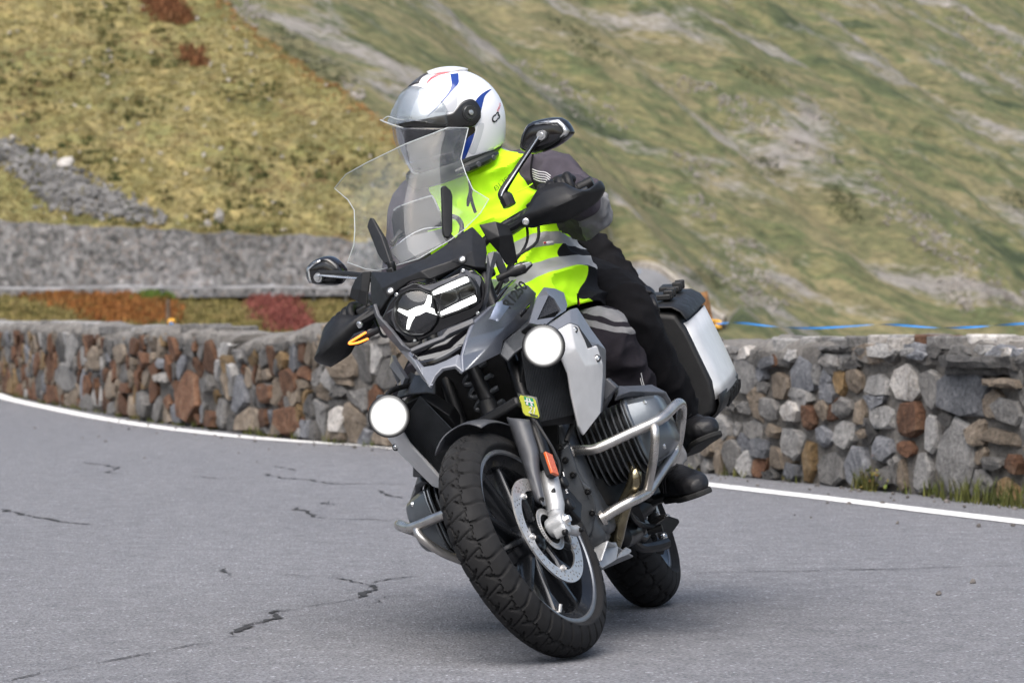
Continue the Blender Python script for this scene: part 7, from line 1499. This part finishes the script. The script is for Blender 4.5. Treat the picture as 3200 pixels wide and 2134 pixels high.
# ---- helmet
HC, HF, HL, HU = Vector((0, 0.1229, 1.5246)), Vector((0.666, -0.7138, 0.2168)), Vector((0.7437, 0.6126, -0.2676)), Vector((0.0583, 0.3394, 0.9388)); HS = (0.166, 0.129, 0.15, 0.225)
HM = Matrix((HF, HL, HU)).transposed()
def h_local(p_): return HM.transposed() @ (Vector(p_)-HC)
def h_snap(p_, k):
    q = h_local(p_); s = Vector((HS[0], HS[1], HS[2] if q.z >= 0 else HS[3])); r_ = math.sqrt(sum((q[i]/s[i])**2 for i in range(3))); return tuple(HC+HM @ (q*(k/r_)))
def base_n(f): return -.112-.30*f
W_HEL = mat('helmet_white', (.78, .79, .82), .10, coat=.6, var=.015, scale=6, rvar=.03)
rows = []
for i in range(49):
    row = []
    for k in range(80):
        th = 2*math.pi*k/80; el = math.pi/2-(math.pi*.5+.95)*i/48; q = Vector((HS[0]*math.cos(el)*math.cos(th), HS[1]*math.cos(el)*math.sin(th), (HS[2] if el >= 0 else HS[3])*math.sin(el)))
        if q.z < base_n(q.x): 
            q.z = base_n(q.x)
        row.append(tuple(HC+HM @ q))
    rows.append(row)
V, F = grid(rows, True)
hel = obj('helmet', (V, F), W_HEL, rid, angle=60)
def decal(name, pairs, m, k, sub=5, nw=6, thick=.0):
    """strip given by left and right edge points, laid on the shell"""
    L_ = cr([a for a, b in pairs], sub); R_ = cr([b for a, b in pairs], sub); rows = []
    for a, b in zip(L_, R_): rows.append([h_snap(Vector(a).lerp(Vector(b), t/nw), k) for t in range(nw+1)])
    return obj(name, grid(rows), m, hel, angle=60, solid=thick, off=0.)
H_BLUE = mat('helmet_blue', (.012, .04, .22), .12, coat=.5, var=.04, rvar=.03); H_RED = mat('helmet_red', (.62, .12, .14), .15, coat=.5, var=.03); H_BLK = mat('helmet_black', (.012, .012, .013), .3, var=.1); H_GREY = mat('helmet_grey', (.42, .43, .46), .15, coat=.5, var=.03)
decal('blue_stripe', [((0.0665, 0.1854, 1.6392), (0.0494, 0.2054, 1.6345)), ((0.0823, 0.1856, 1.6252), (0.0704, 0.204, 1.6191)), ((0.101, 0.1819, 1.6039), (0.0868, 0.2002, 1.603)), ((0.1169, 0.1692, 1.587), (0.1077, 0.1824, 1.5898)), ((0.1311, 0.1482, 1.5727), (0.1276, 0.1565, 1.573)), ((0.1429, 0.1176, 1.5553), (0.1416, 0.1237, 1.5552)), ((0.1464, 0.0894, 1.545), (0.1465, 0.0909, 1.5443))], H_BLUE, 1.006)
decal('blue_stripe', [((0.0022, 0.2662, 1.5611), (0.0006, 0.2667, 1.5602)), ((0.0411, 0.2527, 1.5558), (0.0387, 0.2549, 1.5486)), ((0.0687, 0.2362, 1.5468), (0.0534, 0.2473, 1.5403)), ((0.0834, 0.2244, 1.5359), (0.0638, 0.2403, 1.528)), ((0.0798, 0.2271, 1.5232), (0.0699, 0.235, 1.5193)), ((0.0789, 0.2252, 1.5064), (0.0774, 0.2263, 1.5055))], H_BLUE, 1.006)
decal('blue_stripe', [((0.1054, 0.1634, 1.4471), (0.0919, 0.1897, 1.457)), ((0.106, 0.1491, 1.4319), (0.0938, 0.1756, 1.4397)), ((0.1032, 0.1344, 1.4132), (0.0954, 0.1515, 1.4149)), ((0.0965, 0.1209, 1.393), (0.094, 0.1268, 1.393))], H_BLUE, 1.006)
decal('red_stripe', [((0.0291, 0.207, 1.643), (0.0358, 0.2073, 1.6401)), ((0.0536, 0.1776, 1.6519), (0.0616, 0.1796, 1.6463)), ((0.07, 0.1492, 1.6554), (0.0804, 0.1528, 1.6474)), ((0.0847, 0.1313, 1.6509), (0.0921, 0.1351, 1.6443)), ((0.1035, 0.1169, 1.638), (0.105, 0.1181, 1.6363))], H_RED, 1.006)
decal('grey_field', [((0.1113, 0.1776, 1.5886), (0.0992, 0.1941, 1.5897)), ((0.1257, 0.1609, 1.5724), (0.113, 0.1862, 1.5643)), ((0.1369, 0.1388, 1.5601), (0.12, 0.1791, 1.5443)), ((0.1445, 0.112, 1.5476), (0.129, 0.1619, 1.5286))], H_GREY, 1.004)
decal('grey_field', [((0.0797, 0.2132, 1.4756), (0.0712, 0.2193, 1.4714)), ((0.086, 0.2036, 1.4694), (0.071, 0.2131, 1.4584)), ((0.0924, 0.1721, 1.4324), (0.0773, 0.1839, 1.4229)), ((0.0953, 0.1525, 1.4157), (0.0789, 0.1658, 1.4042)), ((0.0883, 0.1526, 1.4046), (0.0817, 0.1584, 1.4006))], mat('helmet_pale_grey', (.55, .57, .60), .15, coat=.5, var=.03), 1.004)
decal('face_opening', [((0.101, -0.0026, 1.5632), (0.0935, 0.1953, 1.4702)), ((0.1107, -0.0007, 1.5394), (0.0926, 0.1887, 1.4567)), ((0.1113, -0.0034, 1.5152), (0.1048, 0.1648, 1.4477)), ((0.1027, -0.0118, 1.4889), (0.1059, 0.1476, 1.43)), ((0.0909, -0.0187, 1.462), (0.1027, 0.133, 1.4114)), ((0.0778, -0.0215, 1.4332), (0.0975, 0.1205, 1.3944))], mat('visor_dark', (.006, .0065, .009), .12, var=.1, coat=.5, rvar=.03), 1.008, 5, 24)
decal('visor_arm', [((0.0948, -0.0055, 1.5674), (0.0931, -0.0082, 1.5621)), ((0.1439, 0.0624, 1.5467), (0.1425, 0.0545, 1.5293)), ((0.1451, 0.1096, 1.536), (0.144, 0.0974, 1.5087)), ((0.1324, 0.154, 1.5264), (0.1319, 0.1379, 1.4899)), ((0.1249, 0.1705, 1.5327), (0.126, 0.1498, 1.4849)), ((0.1128, 0.19, 1.5454), (0.1185, 0.1628, 1.4803)), ((0.0959, 0.2112, 1.5466), (0.1052, 0.1812, 1.4733)), ((0.0849, 0.223, 1.5349), (0.0929, 0.1989, 1.4757)), ((0.0792, 0.2258, 1.5106), (0.0819, 0.217, 1.489))], H_BLK, 1.016, 4, 10, .006)
pv = Vector(h_snap((0.105, 0.1977, 1.511), 1.02)); pn = (pv-HC).normalized(); pn = (pn*.3+HL*.9).normalized()
obj('visor_pivot', lathe([(0, .010), (.008, .010), (.009, .007), (.019, .007), (.021, .004), (.0235, .004), (.0245, 0)], pv, pn, 32), mat('pivot_black', (.02, .02, .021), .2, var=.1, coat=.4), hel)
obj('pivot_screw', lathe([(0, .0125), (.007, .012), (.0078, .009)], pv, pn, 24), K_ALU, hel)
decal('top_vent', [((0.0571, 0.0518, 1.6633), (0.0893, 0.0957, 1.6501)), ((0.0531, 0.0676, 1.6718), (0.0621, 0.1045, 1.6647)), ((0.0469, 0.0894, 1.6803), (0.0364, 0.1155, 1.677)), ((0.0426, 0.1026, 1.6831), (0.0347, 0.1211, 1.6789))], mat('vent_grey', (.045, .045, .05), .35, var=.1), 1.012, 4, 6, .006)
decal('spoiler', [((0.0352, 0.1197, 1.6785), (0.0726, 0.1304, 1.6586)), ((0.017, 0.164, 1.6701), (0.0624, 0.1713, 1.6506)), ((0.0033, 0.1951, 1.6591), (0.0444, 0.1997, 1.6421)), ((-0.0101, 0.2232, 1.6438), (-0.0046, 0.2225, 1.6375))], W_HEL, 1.022, 4, 6, .010)
# clear visor: a lip standing off the brow and the sheet in front of the eyes
K_VIS = glassy('visor_clear', (.93, .95, .96), .05, .14, .06)
def off(a, b, k): return h_snap(a, k)
rows = []
for pts in ([(0.071, -0.0085, 1.6218), (0.0608, 0.0376, 1.6554), (0.1099, 0.097, 1.6328), (0.1314, 0.1414, 1.5808), (0.1347, 0.1491, 1.5316)], [(0.0746, -0.0251, 1.6086), (0.079, 0.0085, 1.6085), (0.1425, 0.0707, 1.5663), (0.145, 0.1106, 1.5381), (0.1367, 0.1432, 1.529)], [(0.0685, -0.0218, 1.587), (0.0958, -0.0014, 1.5762), (0.142, 0.0549, 1.5482), (0.1448, 0.1017, 1.5181), (0.1346, 0.1329, 1.4946)]):
    rows.append([h_snap(q, k) for q, k in zip(pts, (1.08, 1.07, 1.06, 1.05, 1.04))])
rows[2][0] = h_snap((0.0685, -0.0218, 1.587), 1.17); rows[2][1] = h_snap((0.0949, -0.0053, 1.5678), 1.13); rows[1][0] = h_snap((0.0744, -0.027, 1.6044), 1.12)
def keep_out(p_, k=1.05):
    q = h_local(p_); r_ = math.sqrt(sum((q[i]/(HS[i] if i < 2 or q.z >= 0 else HS[3]))**2 for i in range(3))); return h_snap(p_, k) if r_ < k else tuple(p_)
obj('visor', smoothgrid(rows, 4, 4), K_VIS, hel, solid=.002, fn=keep_out)
obj('visor_edge', tube(cr([(0.12, -0.0431, 1.5966), (0.125, -0.0247, 1.5773), (0.13, 0.0127, 1.5443)], 5), .0022, 6), K_EDGE, hel)
obj('visor_edge', tube(cr([(0.122, -0.0368, 1.5931), (0.125, -0.0168, 1.5954), (0.13, 0.0069, 1.5755), (0.135, 0.0557, 1.5482), (0.13, 0.0982, 1.518), (0.12, 0.1325, 1.4956)], 5), .0014, 6), K_EDGE, hel)
rows = []
for pts in ([(0.0964, -0.0062, 1.5618), (0.1338, 0.0308, 1.5392), (0.1439, 0.097, 1.5076), (0.1214, 0.1572, 1.4806)], [(0.0971, -0.0132, 1.5305), (0.1283, 0.0187, 1.5145), (0.1408, 0.0867, 1.4858), (0.1192, 0.1485, 1.4618)], [(0.0974, -0.0163, 1.4937), (0.1216, 0.0109, 1.4828), (0.1351, 0.0746, 1.4612), (0.1206, 0.1327, 1.4486)], [(0.0973, -0.0132, 1.4592), (0.1137, 0.0082, 1.4514), (0.1276, 0.063, 1.4389), (0.1184, 0.1166, 1.4306)]):
    rows.append([h_snap(q, k) for q, k in zip(pts, (1.12, 1.07, 1.05, 1.045))])
obj('visor', smoothgrid(rows, 4, 4), glassy('visor_lower', (.9, .91, .93), .02, .10, .012), hel, solid=.002, fn=keep_out)
# lower collar with the intercom
def collar(dn, k, w):
    out = []
    for j in range(100):
        th = 2*math.pi*j/100; q = Vector((HS[0]*math.cos(th)*k, HS[1]*math.sin(th)*k, 0)); q.z = base_n(q.x)+dn; out.append(tuple(HC+HM @ q))
    return out
obj('helmet_collar', grid([collar(.012, .885, 0), collar(.004, .905, 0), collar(-.016, .875, 0), collar(-.034, .80, 0), collar(-.04, .66, 0)], True), mat('collar_black', (.012, .014, .012), .5, var=.2, scale=40), hel)
for a in (.62, .82, 1.45):
    pass
ic = []
for j in range(9):
    th = 1.15+j*.13; q = Vector((HS[0]*math.cos(th)*.90, HS[1]*math.sin(th)*.90, 0)); q.z = base_n(q.x)-.016; ic.append(tuple(HC+HM @ q))
icm = obj('intercom', tube(cr(ic, 3), [.008, .015, .016, .016, .016, .015, .009], 10), mat('intercom_black', (.016, .018, .017), .3, var=.1), hel)
for j in (1.6, 3.4, 6.2):
    th = 1.15+j*.13; q = Vector((HS[0]*math.cos(th)*.90, HS[1]*math.sin(th)*.90, 0)); q.z = base_n(q.x)-.016; n_ = HM @ Vector((math.cos(th)*.6, math.sin(th), -.1)).normalized(); obj('intercom_button', lathe([(0, .018), (.007, .0178), (.008, .0155), (.008, .010)], HC+HM @ q, n_, 18), K_SATIN, hel)
def helm_text(name, s, m, ll, lr, ul):
    t = free_text(name, s, m, hel, ll, lr, ul, .0, nrm=tuple(HL), bold=.03 if s != 'SCHUBERTH' else .01)
    for v in t.data.vertices: v.co = Vector(h_snap(v.co, 1.012))
    return t
helm_text('helmet_lettering', 'C3', H_BLK, (0.0407, 0.2379, 1.463), (0.0059, 0.2594, 1.4772), (0.0503, 0.239, 1.4798)); helm_text('helmet_lettering', 'PRO', H_RED, (0.0159, 0.2605, 1.4914), (-0.0145, 0.2722, 1.5136), (0.0219, 0.2591, 1.4954))
t = helm_text('helmet_lettering', 'SCHUBERTH', H_BLK, (0.1115, 0.0121, 1.5773), (0.1387, 0.0484, 1.5589), (0.1109, 0.0137, 1.5812))
for v in t.data.vertices: v.co = Vector(h_snap(v.co, 1.03))
